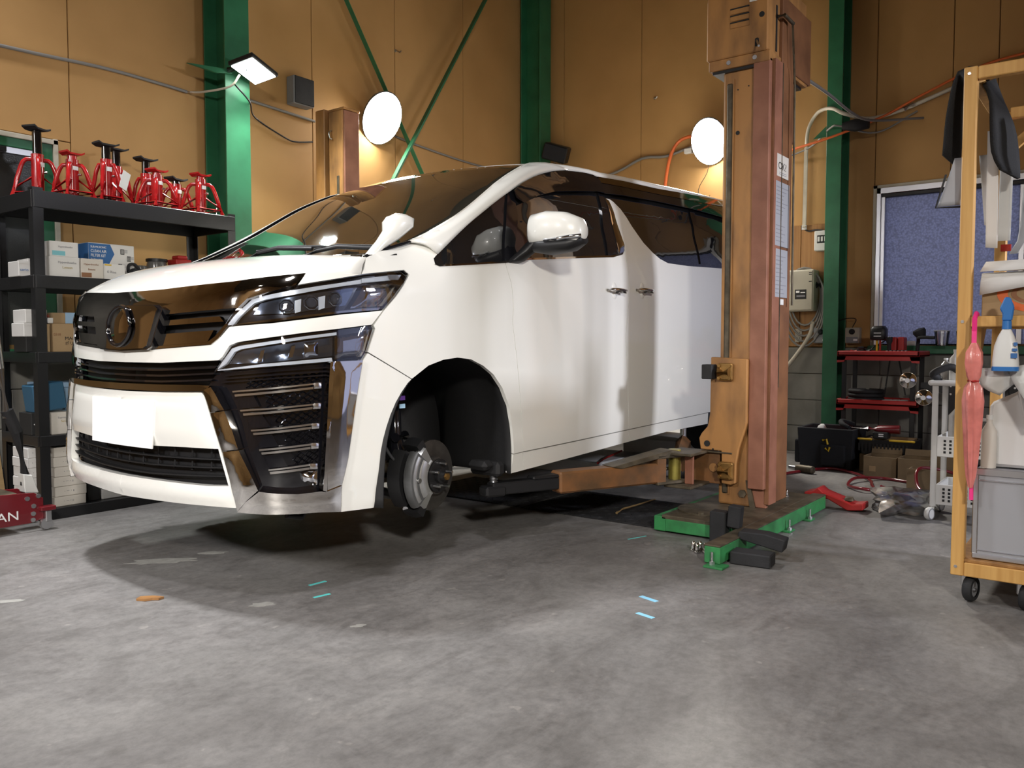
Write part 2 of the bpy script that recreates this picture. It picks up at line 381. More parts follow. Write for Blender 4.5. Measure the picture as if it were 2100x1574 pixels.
for lo, hi, m in (((XW - .05, 1.765, .97), (XW + .06, 1.80, 2.30), 'alu'), ((XW - .05, -.32, 2.25), (XW + .06, 1.80, 2.30), 'alu'),
                  ((XW - .02, 1.80, .93), (XW + .03, 1.835, 2.33), 'pvc'), ((XW - .02, -.34, 2.30), (XW + .03, 1.835, 2.33), 'pvc'),
                  ((XW - .03, -.32, 2.22), (XW + .03, 1.765, 2.25), 'black_metal'), ((XW - .03, 1.735, .98), (XW + .04, 1.765, 2.23), 'alu'),
                  ((XW - .01, .72, .98), (XW + .05, .76, 2.23), 'alu')):
    box('window_frame', lo, hi, m, w2, .003)
box('window_sill', (XW - .10, -.34, .90), (XW + .05, 1.835, .965), 'green', w2, .004)
box('pane', (XW + .012, .76, .97), (XW + .018, 1.74, 2.23), 'frost', w2, 0); box('pane', (XW + .032, -.30, .97), (XW + .038, .72, 2.23), 'frost', w2, 0)
w1 = window('window_1', None, 'dark wired-glass window in a green frame behind the rack')
for lo, hi, m in (((2.385, YW - .02, .93), (2.415, YW + .03, 2.26), 'pvc'), ((.9, YW - .02, 2.225), (2.415, YW + .03, 2.255), 'pvc'),
                  ((2.30, YW - .008, .96), (2.385, YW + .05, 2.225), 'green'), ((.9, YW - .008, 2.17), (2.30, YW + .05, 2.225), 'green'),
                  ((.9, YW + .0, 2.13), (2.30, YW + .05, 2.17), 'alu')):
    box('window_frame', lo, hi, m, w1, .003)
box('window_sill', (.9, YW - .09, .90), (2.42, YW + .04, .955), 'green', w1, .004)
box('pane', (.9, YW + .02, .96), (2.30, YW + .03, 2.13), 'wired', w1, 0)
box('window_latch', (2.03, YW - .012, 2.135), (2.12, YW + .0, 2.165), 'black_metal', w1, .002)

def hcol(name, x0, x1, y0, y1, along, label):
    """steel H column; 'along' = axis of its web"""
    o = bpy.data.objects.new(name, None); C.objects.link(o); o.location = ((x0 + x1) / 2, (y0 + y1) / 2, 0); struct(o, label)
    t = .014
    if along == 'y':
        bx_ = [('flange', (x0, y0, 0), (x1, y0 + t, ZC)), ('flange', (x0, y1 - t, 0), (x1, y1, ZC)), ('web', ((x0 + x1) / 2 - .005, y0 + t, 0), ((x0 + x1) / 2 + .005, y1 - t, ZC))]
    else:
        bx_ = [('flange', (x0, y0, 0), (x0 + t, y1, ZC)), ('flange', (x1 - t, y0, 0), (x1, y1, ZC)), ('web', (x0 + t, (y0 + y1) / 2 - .005, 0), (x1 - t, (y0 + y1) / 2 + .005, ZC))]
    for n, lo, hi in bx_: box(n, lo, hi, 'green', o, .002)
    return o
hcol('trim_1', 3.43, 3.63, 5.14, 5.40, 'y', 'green steel column behind the shelf rack, carrying a lit flood lamp')
hcol('trim_2', 7.24, 7.44, 5.14, 5.40, 'y', 'green steel column standing in the corner behind the van')
hcol('trim_3', 7.26, 7.50, 2.035, 2.16, 'x', 'green steel column on the far wall beside the red cart')
def brace(name, a, b, y, label):
    d = (Vector((b[0], 0, b[1])) - Vector((a[0], 0, a[1]))); L = d.length; d.normalize(); n = Vector((-d.z, 0, d.x))
    bm = bmesh.new(); p = Vector((a[0], y, a[1]))
    w_ = .045
    sec = [(0, 0), (w_, 0), (w_, .005), (.005, .005), (.005, w_), (0, w_)]
    bm_prism(bm, [p + n * u + Vector((0, -v, 0)) for u, v in sec], d * L)
    struct(add_bm(name, bm, 'green', None), label)
brace('trim_4', (3.98, 4.88), (6.6, 1.15), 5.35, 'green angle-iron cross brace falling away from the flood lamp')
brace('trim_5', (6.76, 4.86), (4.36, 1.2), 5.28, 'green angle-iron cross brace rising towards the corner column')

# ---- car skin: horizontal plan curve swept over height -----------------------------------
def lerp_table(tab, x):
    if x <= tab[0][0]: return tab[0][1]
    for (a, b), (c, d) in zip(tab, tab[1:]):
        if x <= c:
            t = (x - a) / (c - a); t = t * t * (3 - 2 * t) * .5 + t * .5
            return b + (d - b) * t
    return tab[-1][1]
def catmull(pts, n):
    out = []
    P = [tuple(2 * a - b for a, b in zip(pts[0], pts[1]))] + list(pts) + [tuple(2 * a - b for a, b in zip(pts[-1], pts[-2]))]
    for i in range(1, len(P) - 2):
        p0, p1, p2, p3 = P[i - 1:i + 3]
        for k in range(n):
            t = k / n
            out.append(tuple(.5 * (2 * b + (c - a) * t + (2 * a - 5 * b + 4 * c - d) * t * t + (3 * b - a - 3 * c + d) * t ** 3)
                             for a, b, c, d in zip(p0, p1, p2, p3)))
    out.append(tuple(pts[-1]))
    return out
YC = 3.3            # world Y of the car's centre plane
N0 = 1.70           # world X of the nose
PLAN = catmull([(.008, -.2), (0, 0), (.008, .2), (.03, .42), (.062, .57), (.115, .69), (.20, .775), (.33, .835), (.5, .873), (.72, .898),
                (1.0, .912), (1.5, .92), (2.5, .92), (3.6, .92), (4.3, .91), (4.7, .88), (4.93, .78)], 8)[8:]
SARC = [0.0]
for _a, _b in zip(PLAN, PLAN[1:]):
    SARC.append(SARC[-1] + math.hypot(_b[0] - _a[0], _b[1] - _a[1]))
NOSE = [(.25, 1.74), (.33, 1.70), (.45, 1.685), (.82, 1.70), (.95, 1.715), (1.10, 1.725), (1.20, 1.76), (1.30, 1.85), (1.45, 2.0)]
SHOULDER = [(1.0, .925), (1.22, .922), (1.28, .908), (1.33, .882), (1.38, .84), (1.43, .785), (1.5, .70)]
WIDE = [(.25, .885), (.36, .905), (.5, .918), (.8, .925), (1.2, .925), (1.36, .918), (1.5, .903), (1.7, .862), (1.85, .815), (1.95, .775), (2.05, .72), (2.15, .62)]
def skin(s, z, d=0.0):
    """car side/front surface: s = length along the plan curve, z = height, d = outward offset"""
    def base(s, z):
        lo, hi = 0, len(SARC) - 2
        while lo < hi:
            m = (lo + hi + 1) // 2
            if SARC[m] <= s: lo = m
            else: hi = m - 1
        t = (s - SARC[lo]) / (SARC[lo + 1] - SARC[lo])
        xo = PLAN[lo][0] + (PLAN[lo + 1][0] - PLAN[lo][0]) * t
        yb = PLAN[lo][1] + (PLAN[lo + 1][1] - PLAN[lo][1]) * t
        f = max(0., 1 - xo / .9)
        x = N0 + xo + (lerp_table(NOSE, z) - N0) * f * f
        zz = z - .02 * max(0., xo - 1.06)          # the car hangs a touch nose-down on the lift
        w = lerp_table(WIDE, zz)
        if xo < 1.15 and z > 1.0:
            k = min(1., max(0., (xo - .72) / .3)); k = k * k * (3 - 2 * k)
            w = lerp_table(SHOULDER, z) * (1 - k) + w * k
        y = yb * w / .92
        return x, y
    x, y = base(s, z)
    if d:
        e = .01
        xa, ya = base(s - e, z); xb, yb_ = base(s + e, z)
        xc, yc = base(s, z - e); xd, yd = base(s, z + e)
        ts = (xb - xa, yb_ - ya, 0); tz = (xd - xc, yd - yc, 2 * e)
        n = (ts[1] * tz[2] - ts[2] * tz[1], ts[2] * tz[0] - ts[0] * tz[2], ts[0] * tz[1] - ts[1] * tz[0])
        l = math.sqrt(sum(v * v for v in n)) or 1
        sg = -1 if n[0] * 1 - n[1] * 1 > 0 else 1     # outward = -x, +y
        x += n[0] / l * d * sg; y += n[1] / l * d * sg; z += n[2] / l * d * sg
    return x, y, z

# ------------------------------------------------------------------ the van
# outlines of its panels on the skin: alternating length along the plan curve and height, in metres
CAR = {
'grille_back':(0,1.2012,0.085,1.247,0.511,1.262,0.854,1.275,0.831,1.225,0.713,1.188,0.624,1.155,0.576,1.085,0.505,1.003,0.084,0.975,0,0.96),
'grille_top':(0,1.2065,0.192,1.208,0.58,1.226,0.877,1.258,0.852,1.211,0.743,1.181,0.676,1.159,0.646,1.125,0.247,1.105,0,1.1035),
'grille_mid':(0,1.0795,0.218,1.081,0.563,1.095,0.584,1.075,0.219,1.061,0,1.0595),
'grille_low':(0,1.0245,0.164,1.026,0.537,1.043,0.508,0.999,0.151,0.979,0,0.9775),
'grille_rim':(0,0.9765,0.167,0.978,0.518,0.998,0.552,1.018,0.599,1.065,0.612,1.061,0.569,1.011,0.535,0.989,0.158,0.967,0,0.9655),
'emblem_panel':(0,1.136,0.219,1.132,0.248,1.119,0.195,0.983,0.169,0.972,0,0.966),
'bumper_band':(0,0.9645,0.151,0.966,0.531,0.988,0.576,1.018,0.614,1.056,0.786,1.069,1.055,1.105,1.253,1.125,1.197,1.066,0.895,1.031,0.654,0.997,0.619,0.984,0.588,0.942,0.571,0.929,0.252,0.916,0,0.9145),
'slim_back':(0,0.9121,0.176,0.923,0.526,0.935,0.499,0.837,0.192,0.828,0,0.8224),
'slim_bar0':(0,0.8925,0.238,0.894,0.551,0.908,0.547,0.901,0.24,0.886,0,0.8845),
'slim_bar1':(0,0.8695,0.243,0.871,0.544,0.884,0.54,0.878,0.244,0.863,0,0.8615),
'slim_bar2':(0,0.8465,0.246,0.848,0.538,0.86,0.533,0.854,0.247,0.84,0,0.8385),
'chrome_bar':(0,0.8305,0.283,0.832,0.489,0.836,0.55,0.834,0.528,0.814,0.284,0.807,0,0.8055),
'bumper_low':(0,0.8005,0.154,0.802,0.497,0.811,0.516,0.795,0.556,0.697,0.602,0.589,0.641,0.483,0.663,0.4,0.663,0.378,0.519,0.378,0.361,0.374,0,0.366,0,0.4555,0.309,0.457,0.548,0.459,0.633,0.463,0.585,0.598,0.42,0.596,0.214,0.589,0,0.5875),
'intake_back':(0,0.5904,0.136,0.588,0.561,0.598,0.62,0.441,0.418,0.43,0,0.4358),
'intake_bar0':(0,0.5485,0.193,0.55,0.592,0.56,0.594,0.555,0.193,0.545,0,0.5435),
'intake_bar1':(0,0.5135,0.194,0.515,0.604,0.529,0.606,0.525,0.194,0.51,0,0.5085),
'intake_bar2':(0,0.4785,0.195,0.48,0.615,0.498,0.617,0.494,0.195,0.474,0,0.4725),
'plate':(0,0.7635,0.247,0.765,0.239,0.579,0,0.579),
'strip0':(0.52,0.817,0.558,0.83,0.576,0.81,0.6,0.772,0.618,0.747,0.558,0.736,0.541,0.778),
'strip1':(0.559,0.733,0.619,0.743,0.651,0.676,0.678,0.602,0.616,0.594,0.586,0.664),
'strip2':(0.618,0.591,0.68,0.598,0.722,0.515,0.752,0.451,0.711,0.413,0.674,0.371,0.667,0.419,0.647,0.493),
'chrome_foot':(0.674,0.369,0.711,0.411,0.756,0.447,0.819,0.437,0.888,0.43,0.975,0.432,0.992,0.427,1.057,0.444,1.055,0.342,0.963,0.351,0.867,0.355,0.777,0.359),
'chrome_side':(1.024,0.924,1.144,0.927,1.127,0.838,1.114,0.765,1.084,0.547,1.06,0.446,1.002,0.426,0.997,0.516,1.005,0.613,1.016,0.814),
'chrome_edge':(0.999,0.922,1.019,0.924,1.011,0.815,1.001,0.615,0.993,0.518,0.996,0.429,0.98,0.436,0.987,0.616,0.994,0.815),
'corner_back':(0.544,0.887,0.748,0.9,1.03,0.917,1.026,0.812,1.015,0.607,1.012,0.41,0.9,0.409,0.746,0.429,0.654,0.592,0.584,0.738,0.521,0.824,0.505,0.836),
'corner_rib0':(0.6,0.877,0.808,0.895,1.011,0.905,1.011,0.899,0.809,0.889,0.598,0.872),
'corner_rib1':(0.592,0.865,0.809,0.881,1.012,0.89,1.012,0.884,0.81,0.875,0.591,0.859),
'corner_rib2':(0.587,0.852,0.81,0.867,1.012,0.875,1.012,0.869,0.81,0.862,0.585,0.846),
'fin0a':(0.638,0.817,0.944,0.843,0.945,0.837,0.64,0.811),
'fin0b':(0.65,0.804,0.943,0.829,0.943,0.821,0.652,0.796),
'fin0c':(0.944,0.844,0.973,0.845,0.973,0.823,0.945,0.822),
'mesh0':(0.763,0.801,0.982,0.816,0.982,0.77,0.769,0.755),
'fin1a':(0.671,0.747,0.945,0.765,0.945,0.759,0.673,0.741),
'fin1b':(0.685,0.734,0.94,0.753,0.94,0.745,0.687,0.726),
'fin1c':(0.945,0.767,0.973,0.767,0.97,0.746,0.941,0.745),
'mesh1':(0.796,0.729,0.979,0.738,0.976,0.694,0.812,0.679),
'fin2a':(0.715,0.673,0.939,0.69,0.939,0.683,0.717,0.667),
'fin2b':(0.725,0.662,0.936,0.678,0.936,0.67,0.727,0.654),
'fin2c':(0.939,0.691,0.967,0.691,0.966,0.671,0.937,0.67),
'mesh2':(0.837,0.655,0.974,0.662,0.975,0.617,0.846,0.605),
'fin3a':(0.748,0.601,0.939,0.614,0.939,0.607,0.749,0.594),
'fin3b':(0.757,0.589,0.935,0.602,0.936,0.594,0.759,0.581),
'fin3c':(0.938,0.616,0.967,0.615,0.965,0.594,0.937,0.594),
'mesh3':(0.871,0.579,0.974,0.585,0.971,0.538,0.883,0.527),
'fin4a':(0.783,0.525,0.934,0.536,0.934,0.529,0.784,0.519),
'fin4b':(0.788,0.516,0.933,0.524,0.933,0.516,0.79,0.507),
'fin4c':(0.934,0.538,0.962,0.536,0.963,0.516,0.934,0.517),
'mesh4':(0.695,0.862,0.983,0.881,0.984,0.848,0.687,0.829),
'panel0':(0.655,0.792,0.72,0.799,0.743,0.758,0.67,0.752),
'panel1':(0.691,0.721,0.753,0.729,0.785,0.683,0.715,0.678),
'panel2':(0.733,0.649,0.793,0.655,0.818,0.609,0.749,0.605),
'panel3':(0.766,0.576,0.826,0.581,0.854,0.532,0.785,0.529),
'fog':(0.909,0.498,0.933,0.507,0.966,0.506,0.97,0.452,0.942,0.451,0.914,0.471),
'head_back':(0.557,1.056,0.585,1.09,0.615,1.14,0.658,1.179,0.714,1.195,0.849,1.226,1.166,1.271,1.411,1.312,1.425,1.297,1.351,1.192,1.287,1.138,1.077,1.115,0.781,1.078),
'head_lens':(0.587,1.051,0.615,1.087,0.647,1.126,0.685,1.169,0.733,1.187,0.852,1.211,1.136,1.262,1.376,1.292,1.396,1.278,1.317,1.186,1.254,1.13,1.054,1.109,0.786,1.072),
'head_guide':(0.591,1.063,0.642,1.119,0.684,1.162,0.732,1.175,0.857,1.196,1.149,1.25,1.152,1.233,0.859,1.179,0.742,1.161,0.697,1.147,0.658,1.104,0.615,1.059),
'head_guide_b':(1.155,1.254,1.377,1.281,1.357,1.26,1.154,1.236),
'head_sill':(0.604,1.061,0.785,1.084,1.061,1.119,1.247,1.137,1.238,1.127,1.061,1.111,0.785,1.075),
'head_block':(1.163,1.22,1.346,1.252,1.304,1.183,1.264,1.144,1.105,1.13,1.142,1.181),
'head_bezel':(0.7,1.104,0.718,1.15,0.769,1.16,1.123,1.212,1.117,1.192,1.088,1.142,0.861,1.109),
'projector0':(0.8321,1.1351),
'projector1':(0.9322,1.1488),
'projector2':(1.0363,1.164),
'reflector0':(0.862,1.157,0.887,1.163,0.893,1.116,0.871,1.108),
'reflector1':(0.961,1.171,0.989,1.177,0.992,1.13,0.968,1.122),
'fogl_back':(0.542,0.899,0.564,0.929,0.599,0.98,0.635,0.993,0.904,1.027,1.22,1.061,1.225,1.05,1.19,0.961,1.171,0.936,1.031,0.925,0.746,0.908),
'fogl_lens':(0.559,0.888,0.583,0.923,0.624,0.982,0.656,0.994,0.895,1.028,1.197,1.064,1.206,1.05,1.168,0.958,1.15,0.929,1.012,0.92,0.756,0.901),
'fogl_guide':(0.557,0.897,0.577,0.926,0.62,0.975,0.652,0.984,0.899,1.019,1.041,1.036,1.041,1.025,0.899,1.008,0.659,0.972,0.631,0.961,0.596,0.917),
'fogl_sill':(0.557,0.895,0.751,0.918,1.02,0.938,1.024,0.925,0.752,0.907,0.558,0.892),
'fogl_blue':(0.6,0.918,0.633,0.957,0.664,0.968,0.902,1,1.03,1.017,1.03,0.944,0.748,0.922),
'fogl_block':(1.031,1.019,1.193,1.047,1.169,0.965,1.151,0.941,1.032,0.931),
'fogl_rib0':(0.739,0.966,0.754,0.97,0.744,0.927,0.725,0.923),
'fogl_rib1':(0.858,0.982,0.874,0.986,0.863,0.942,0.844,0.939),
'fogl_cube':(0.908,0.993,0.963,1,0.964,0.948,0.909,0.94),
'hood_corner':(0.878,1.257,0.948,1.261,1.016,1.264,1.078,1.264,1.14,1.264,1.041,1.246,0.935,1.227,0.861,1.212),
'bumper_side':(1.175,0.956,1.401,0.844,1.336,0.777,1.296,0.689,1.265,0.553,1.256,0.418,1.258,0.329,1.204,0.328,1.066,0.333,1.067,0.442,1.091,0.545,1.122,0.763,1.152,0.927),
'fender':(1.256,1.125,1.319,1.184,1.403,1.277,1.382,1.295,1.14,1.264,1.186,1.337,1.276,1.366,1.419,1.405,1.526,1.443,1.607,1.488,1.64,1.435,1.591,1.385,1.558,1.355,1.559,1.331,1.579,1.324,2.022,1.372,2.065,1.274,2.077,1.156,2.069,1.095,2.104,0.917,2.142,0.663,2.17,0.458,2.092,0.455,2.075,0.578,2.044,0.693,1.991,0.78,1.925,0.846,1.851,0.888,1.767,0.919,1.677,0.928,1.587,0.92,1.498,0.897,1.403,0.844,1.175,0.958,1.211,1.05,1.204,1.064),
'rocker_front':(2.092,0.454,2.171,0.457,2.191,0.363,2.081,0.359,2.087,0.381),
'front_door':(2.022,1.372,2.219,1.403,3.043,1.482,3.154,1.507,3.18,1.535,3.197,1.408,3.205,1.289,3.18,1.171,3.159,1.02,3.187,0.777,3.222,0.478,2.642,0.466,2.17,0.458,2.142,0.663,2.104,0.917,2.069,1.095,2.077,1.156,2.065,1.274),
'rocker_mid':(2.171,0.456,2.642,0.463,3.222,0.476,3.261,0.402,2.656,0.379,2.191,0.363),
'slide_door':(3.182,1.544,3.163,1.631,3.14,1.712,3.116,1.792,3.091,1.829,3.129,1.829,3.165,1.819,3.225,1.783,3.324,1.692,3.432,1.6,3.53,1.55,3.622,1.519,3.728,1.5,4.02,1.503,4.559,1.526,4.773,1.536,4.975,1.543,4.793,0.498,4.383,0.501,3.736,0.489,3.222,0.478,3.187,0.777,3.159,1.02,3.18,1.171,3.205,1.289,3.197,1.408),
'rocker_rear':(3.222,0.476,3.737,0.487,4.367,0.499,4.38,0.418,3.753,0.418,3.261,0.402),
'handle_cup0':(2.924,1.319,3.132,1.33,3.158,1.295,3.127,1.257,2.94,1.248,2.91,1.283),
'side_glass':(1.561,1.353,1.577,1.377,1.729,1.492,1.89,1.591,2.068,1.692,2.266,1.791,2.426,1.856,2.585,1.905,2.759,1.941,2.924,1.96,3.035,1.964,3.095,1.95,3.39,1.97,3.817,1.99,4.961,2.067,5.195,2.08,5.3,2.1,4.991,1.542,4.574,1.526,4.033,1.504,3.74,1.5,3.633,1.518,3.542,1.55,3.443,1.602,3.189,1.525,3.164,1.507,3.054,1.483,2.227,1.403,2.03,1.372,1.584,1.325,1.564,1.333),
'quarter_trim':(1.557,1.333,1.577,1.328,2.018,1.379,2.215,1.408,3.038,1.491,3.124,1.51,3.157,1.538,3.173,1.536,3.147,1.506,3.036,1.48,2.213,1.399,2.017,1.37,1.576,1.322,1.554,1.329),
'pillar_a':(2.117,1.724,2.165,1.75,2.166,1.615,2.092,1.419,2.079,1.376,2.011,1.371,2.037,1.507),
'visor_front':(2.22,1.769,2.382,1.837,2.533,1.881,2.701,1.913,2.867,1.933,2.977,1.938,3.033,1.922,3.055,1.847,2.968,1.842,2.724,1.807,2.519,1.774,2.346,1.73,2.211,1.676,2.155,1.694,2.143,1.726),
'visor_rear':(3.024,1.897,3.301,1.913,3.724,1.932,4.818,1.998,5.03,2.009,4.91,1.907,4.733,1.914,4.234,1.907,3.69,1.888,3.275,1.865,3.047,1.842),
'drip_rail':(3.048,1.944,3.36,1.969,3.783,1.988,4.92,2.064,5.285,2.09,5.186,2.036,4.849,2.011,3.753,1.946,3.327,1.925,3.053,1.909),
'pillar_b':(2.993,1.859,3.067,1.827,3.128,1.706,3.151,1.537,3.107,1.502,2.978,1.486,2.971,1.631,3.006,1.833),
'chrome_fin':(3.063,1.821,3.1,1.812,3.126,1.709,3.151,1.627,3.172,1.558,3.153,1.52,3.1,1.504,3.088,1.536,3.075,1.664),
'slide_pillar':(4.236,1.942,4.309,1.938,4.284,1.742,4.336,1.539,4.221,1.53,4.202,1.733),
'win_top':(1.557,1.351,1.574,1.375,1.722,1.49,1.882,1.588,2.061,1.689,2.256,1.786,2.417,1.853,2.574,1.9,2.747,1.936,2.913,1.955,3.024,1.96,3.087,1.951,3.385,1.978,3.81,1.997,4.309,2.024,4.961,2.074,5.3,2.1),
'hood_front':(0,1.2065,0.192,1.208,0.406,1.215,0.58,1.226,0.731,1.238,0.877,1.258,1.016,1.262,1.14,1.264),
'hood_side':(1.14,1.264,1.149,1.286,1.171,1.314,1.186,1.337),
'fender_top':(1.186,1.337,1.276,1.366,1.419,1.405,1.526,1.443,1.607,1.488),
}

CAR = {k: [(v[i], v[i + 1]) for i in range(0, len(v), 2)] for k, v in CAR.items()}
car = thing('van', 'white minivan with dark chrome grille raised on the lift, front wheel removed', 'van', (2.76, YC, 0))
def S(s, z, d=0.):
    if s < 0:
        x, y, z = skin(-s, z, d); return Vector((x, YC + y, z))
    x, y, z = skin(s, z, d); return Vector((x, YC - y, z))
def inside(p, poly):
    c = False; n = len(poly)
    for i in range(n):
        a, b = poly[i], poly[i - 1]
        if (a[1] > p[1]) != (b[1] > p[1]) and p[0] < (b[0] - a[0]) * (p[1] - a[1]) / (b[1] - a[1]) + a[0]: c = not c
    return c
def bdist(p, poly):
    best = 9; n = len(poly); P_ = Vector(p)
    for i in range(n):
        a, b = Vector(poly[i - 1]), Vector(poly[i])
        if abs(a.x) < 1e-6 and abs(b.x) < 1e-6: continue
        ab = b - a; t = max(0, min(1, (P_ - a).dot(ab) / (ab.length_squared or 1)))
        best = min(best, (P_ - (a + ab * t)).length)
    return best
def inset(poly, g_):
    """move every corner inwards by g_ (centre-line corners stay on the centre line)"""
    n = len(poly); area = sum(poly[i - 1][0] * poly[i][1] - poly[i][0] * poly[i - 1][1] for i in range(n)); sg = 1 if area > 0 else -1
    out = []
    for i in range(n):
        p0, p, p1 = Vector(poly[i - 1]), Vector(poly[i]), Vector(poly[(i + 1) % n])
        e0, e1 = (p - p0), (p1 - p)
        if e0.length < 1e-6 or e1.length < 1e-6: out.append(tuple(p)); continue
        e0.normalize(); e1.normalize()
        n0 = Vector((-e0.y, e0.x)) * sg; n1 = Vector((-e1.y, e1.x)) * sg; b = n0 + n1
        if b.length < .2: b = n0
        b.normalize(); q = p + b * g_ / max(.5, b.dot(n0))
        if abs(p.x) < 1e-6: q.x = 0
        out.append(tuple(q))
    return out
def patch(poly, d=0., thick=.012, step=.03, bulge=0., bw=.02, gap=0., mirror='both'):
    """bmesh of a panel on the skin. mirror: 'near', 'far' or 'both' (welded on the centre line)"""
    if gap: poly = inset(poly, gap)
    bd = []
    n = len(poly)
    for i in range(n):
        a, b = poly[i], poly[(i + 1) % n]; L = math.hypot(b[0] - a[0], b[1] - a[1]); k = max(1, int(L / step + .5))
        for j in range(k):
            t = j / k; bd.append((a[0] + (b[0] - a[0]) * t, a[1] + (b[1] - a[1]) * t))
    pts = list(bd); s0, s1 = min(p[0] for p in bd), max(p[0] for p in bd); z0, z1 = min(p[1] for p in bd), max(p[1] for p in bd)
    ns, nz = int((s1 - s0) / step) + 1, int((z1 - z0) / step) + 1
    for i in range(ns + 1):
        for j in range(nz + 1):
            p = (s0 + i * step + .001, z0 + (j + (.5 if i % 2 else 0)) * step)
            if inside(p, poly) and bdist(p, bd) > step * .45: pts.append(p)
    res = geometry.delaunay_2d_cdt([Vector(p) for p in pts], [], [list(range(len(bd)))], 1, 1e-5)
    V2, F2 = res[0], res[2]
    bm = bmesh.new()
    for side in ((1,) if mirror == 'near' else (-1,) if mirror == 'far' else (1, -1)):
        top, bot = [], []
        for v in V2:
            dd = d
            if bulge: dd += bulge * (1 - math.exp(-(bdist((v.x, v.y), bd) / bw) ** 2))
            s_ = max(0, v.x); p = skin(s_, v.y, dd); q = skin(s_, v.y, d - thick)
            if s_ < 1e-5: p = (p[0], 0, p[2]); q = (q[0], 0, q[2])
            top.append(bm.verts.new((p[0], YC - side * p[1], p[2]))); bot.append(bm.verts.new((q[0], YC - side * q[1], q[2])))
        cnt = {}
        for f in F2:
            f = list(f)
            for a, b in zip(f, f[1:] + f[:1]): cnt[(min(a, b), max(a, b))] = cnt.get((min(a, b), max(a, b)), 0) + 1
            try:
                bm.faces.new([top[i] for i in f]); bm.faces.new([bot[i] for i in reversed(f)])
            except ValueError: pass
        for (a, b), c_ in cnt.items():
            if c_ == 1 and not (abs(V2[a].x) < 1e-4 and abs(V2[b].x) < 1e-4):
                try: bm.faces.new((top[a], bot[a], bot[b], top[b]))
                except ValueError: pass
    if mirror == 'both': bmesh.ops.remove_doubles(bm, verts=bm.verts, dist=1e-5)
    return bm
def panel(name, key, m, d=0., parent=car, pair=False, label=None, **k):
    poly = CAR[key] if isinstance(key, str) else key
    touches = any(abs(p[0]) < 1e-6 for p in poly)
    outs = []
    for mir in (('both',) if touches else ('near', 'far')):
        o = add_bm(name, patch(poly, d, mirror=mir, **k), m, None, 35); attach(o, parent[0 if mir != 'far' else 1] if isinstance(parent, tuple) else parent)
        if label: o['label'] = label
        outs.append(o)
    return tuple(outs) if len(outs) > 1 else outs[0]
# inner body: a dark shell just behind the panels closes the gaps between them
inner = [(.02, .36), (.02, 1.17), (.5, 1.19), (.80, 1.20), (1.05, 1.22), (1.16, 1.25), (1.16, .86), (1.10, .60), (1.13, .36)]
panel('inner_body', [(0, .37), (0, 1.17), (.5, 1.18), (.8, 1.19), (1.05, 1.20), (1.22, 1.19), (1.24, .88), (1.16, .60), (1.19, .37)], 'black', -.075, thick=.02, step=.08)
panel('inner_side', [(1.24, .90), (1.22, 1.2), (1.5, 1.26), (2.2, 1.30), (3.0, 1.38), (4.9, 1.45), (4.9, .52), (2.15, .44), (2.12, .7), (2.06, .84), (1.92, .98), (1.75, 1.0), (1.5, 1.0), (1.33, .9)], 'black', -.05, thick=.02, step=.12)
# front end -------------------------------------------------------------------------------
gr = panel('grille', 'grille_back', 'black', -.045, label='recessed black grille backing', thick=.01, step=.06)
panel('grille_bar', 'grille_top', 'smoke_chrome', 0., parent=gr, thick=.02, bulge=.006, bw=.02, label='broad smoked chrome upper grille bar')
panel('grille_bar', 'grille_mid', 'smoke_chrome', -.006, parent=gr, thick=.02)
panel('grille_bar', 'grille_low', 'smoke_chrome', -.006, parent=gr, thick=.02)
panel('grille_rim', 'grille_rim', 'smoke_chrome', .004, parent=gr, thick=.02)
em = panel('emblem_panel', 'emblem_panel', 'smoke_chrome', .028, thick=.01, step=.02, label='raised smoked chrome emblem panel')
panel('emblem_rim', [(s_ * 1.09, 1.056 + (z_ - 1.056) * 1.06) for s_, z_ in CAR['emblem_panel']], 'gloss_black', .019, parent=em, thick=.04, step=.03)
ring = []
bm = bmesh.new(); cs, cz = 0., 1.056
bm_tube(bm, [S(cs + .088 * math.cos(a), cz + .074 * math.sin(a), .036) for a in [2 * math.pi * k / 40 for k in range(41)]], .008, 8, cap=False)
o = add_bm('emblem_ring', bm, 'gloss_black', em, 60)
bm = bmesh.new()
vc = bm.verts.new(S(0, cz, .046)); rr = [[bm.verts.new(S(cs + .083 * f * math.cos(2 * math.pi * k / 32), cz + .069 * f * math.sin(2 * math.pi * k / 32), 0.046 - .012 * f * f)) for k in range(32)] for f in (.5, .8, 1.)]
for k in range(32):
    bm.faces.new((vc, rr[0][k], rr[0][(k + 1) % 32]))
    for a, b in zip(rr, rr[1:]): bm.faces.new((a[k], b[k], b[(k + 1) % 32], a[(k + 1) % 32]))
add_bm('emblem_disc', bm, 'smoke_chrome', em, 60)
bp_ = panel('bumper', 'bumper_band', 'paint', 0., gap=.0012, thick=.015, step=.025, bulge=.008, bw=.05)
bl = panel('bumper', 'bumper_low', 'paint', 0., gap=.0012, thick=.03, step=.025, bulge=.012, bw=.03)
sl = panel('slim_grille', 'slim_back', 'black', -.05, thick=.01, step=.06)
for i in range(3): panel('grille_slat', 'slim_bar%d' % i, 'gloss_black', -.012, parent=sl, thick=.03, step=.05, bulge=.003, bw=.004)
panel('chrome_trim', 'chrome_bar', 'chrome', .012, thick=.03, step=.03, label='chrome bar across the bumper')
ik = panel('lower_intake', 'intake_back', 'black', -.05, thick=.01, step=.06)
for i in range(3): panel('intake_slat', 'intake_bar%d' % i, 'black', -.015, parent=ik, thick=.03, step=.05)
for k in range(-5, 6): tube('intake_rib', [S(k * .105, .50 + .002 * abs(k), -.035), S(k * .105, .60, -.035)], .006, 'black', ik, 6)
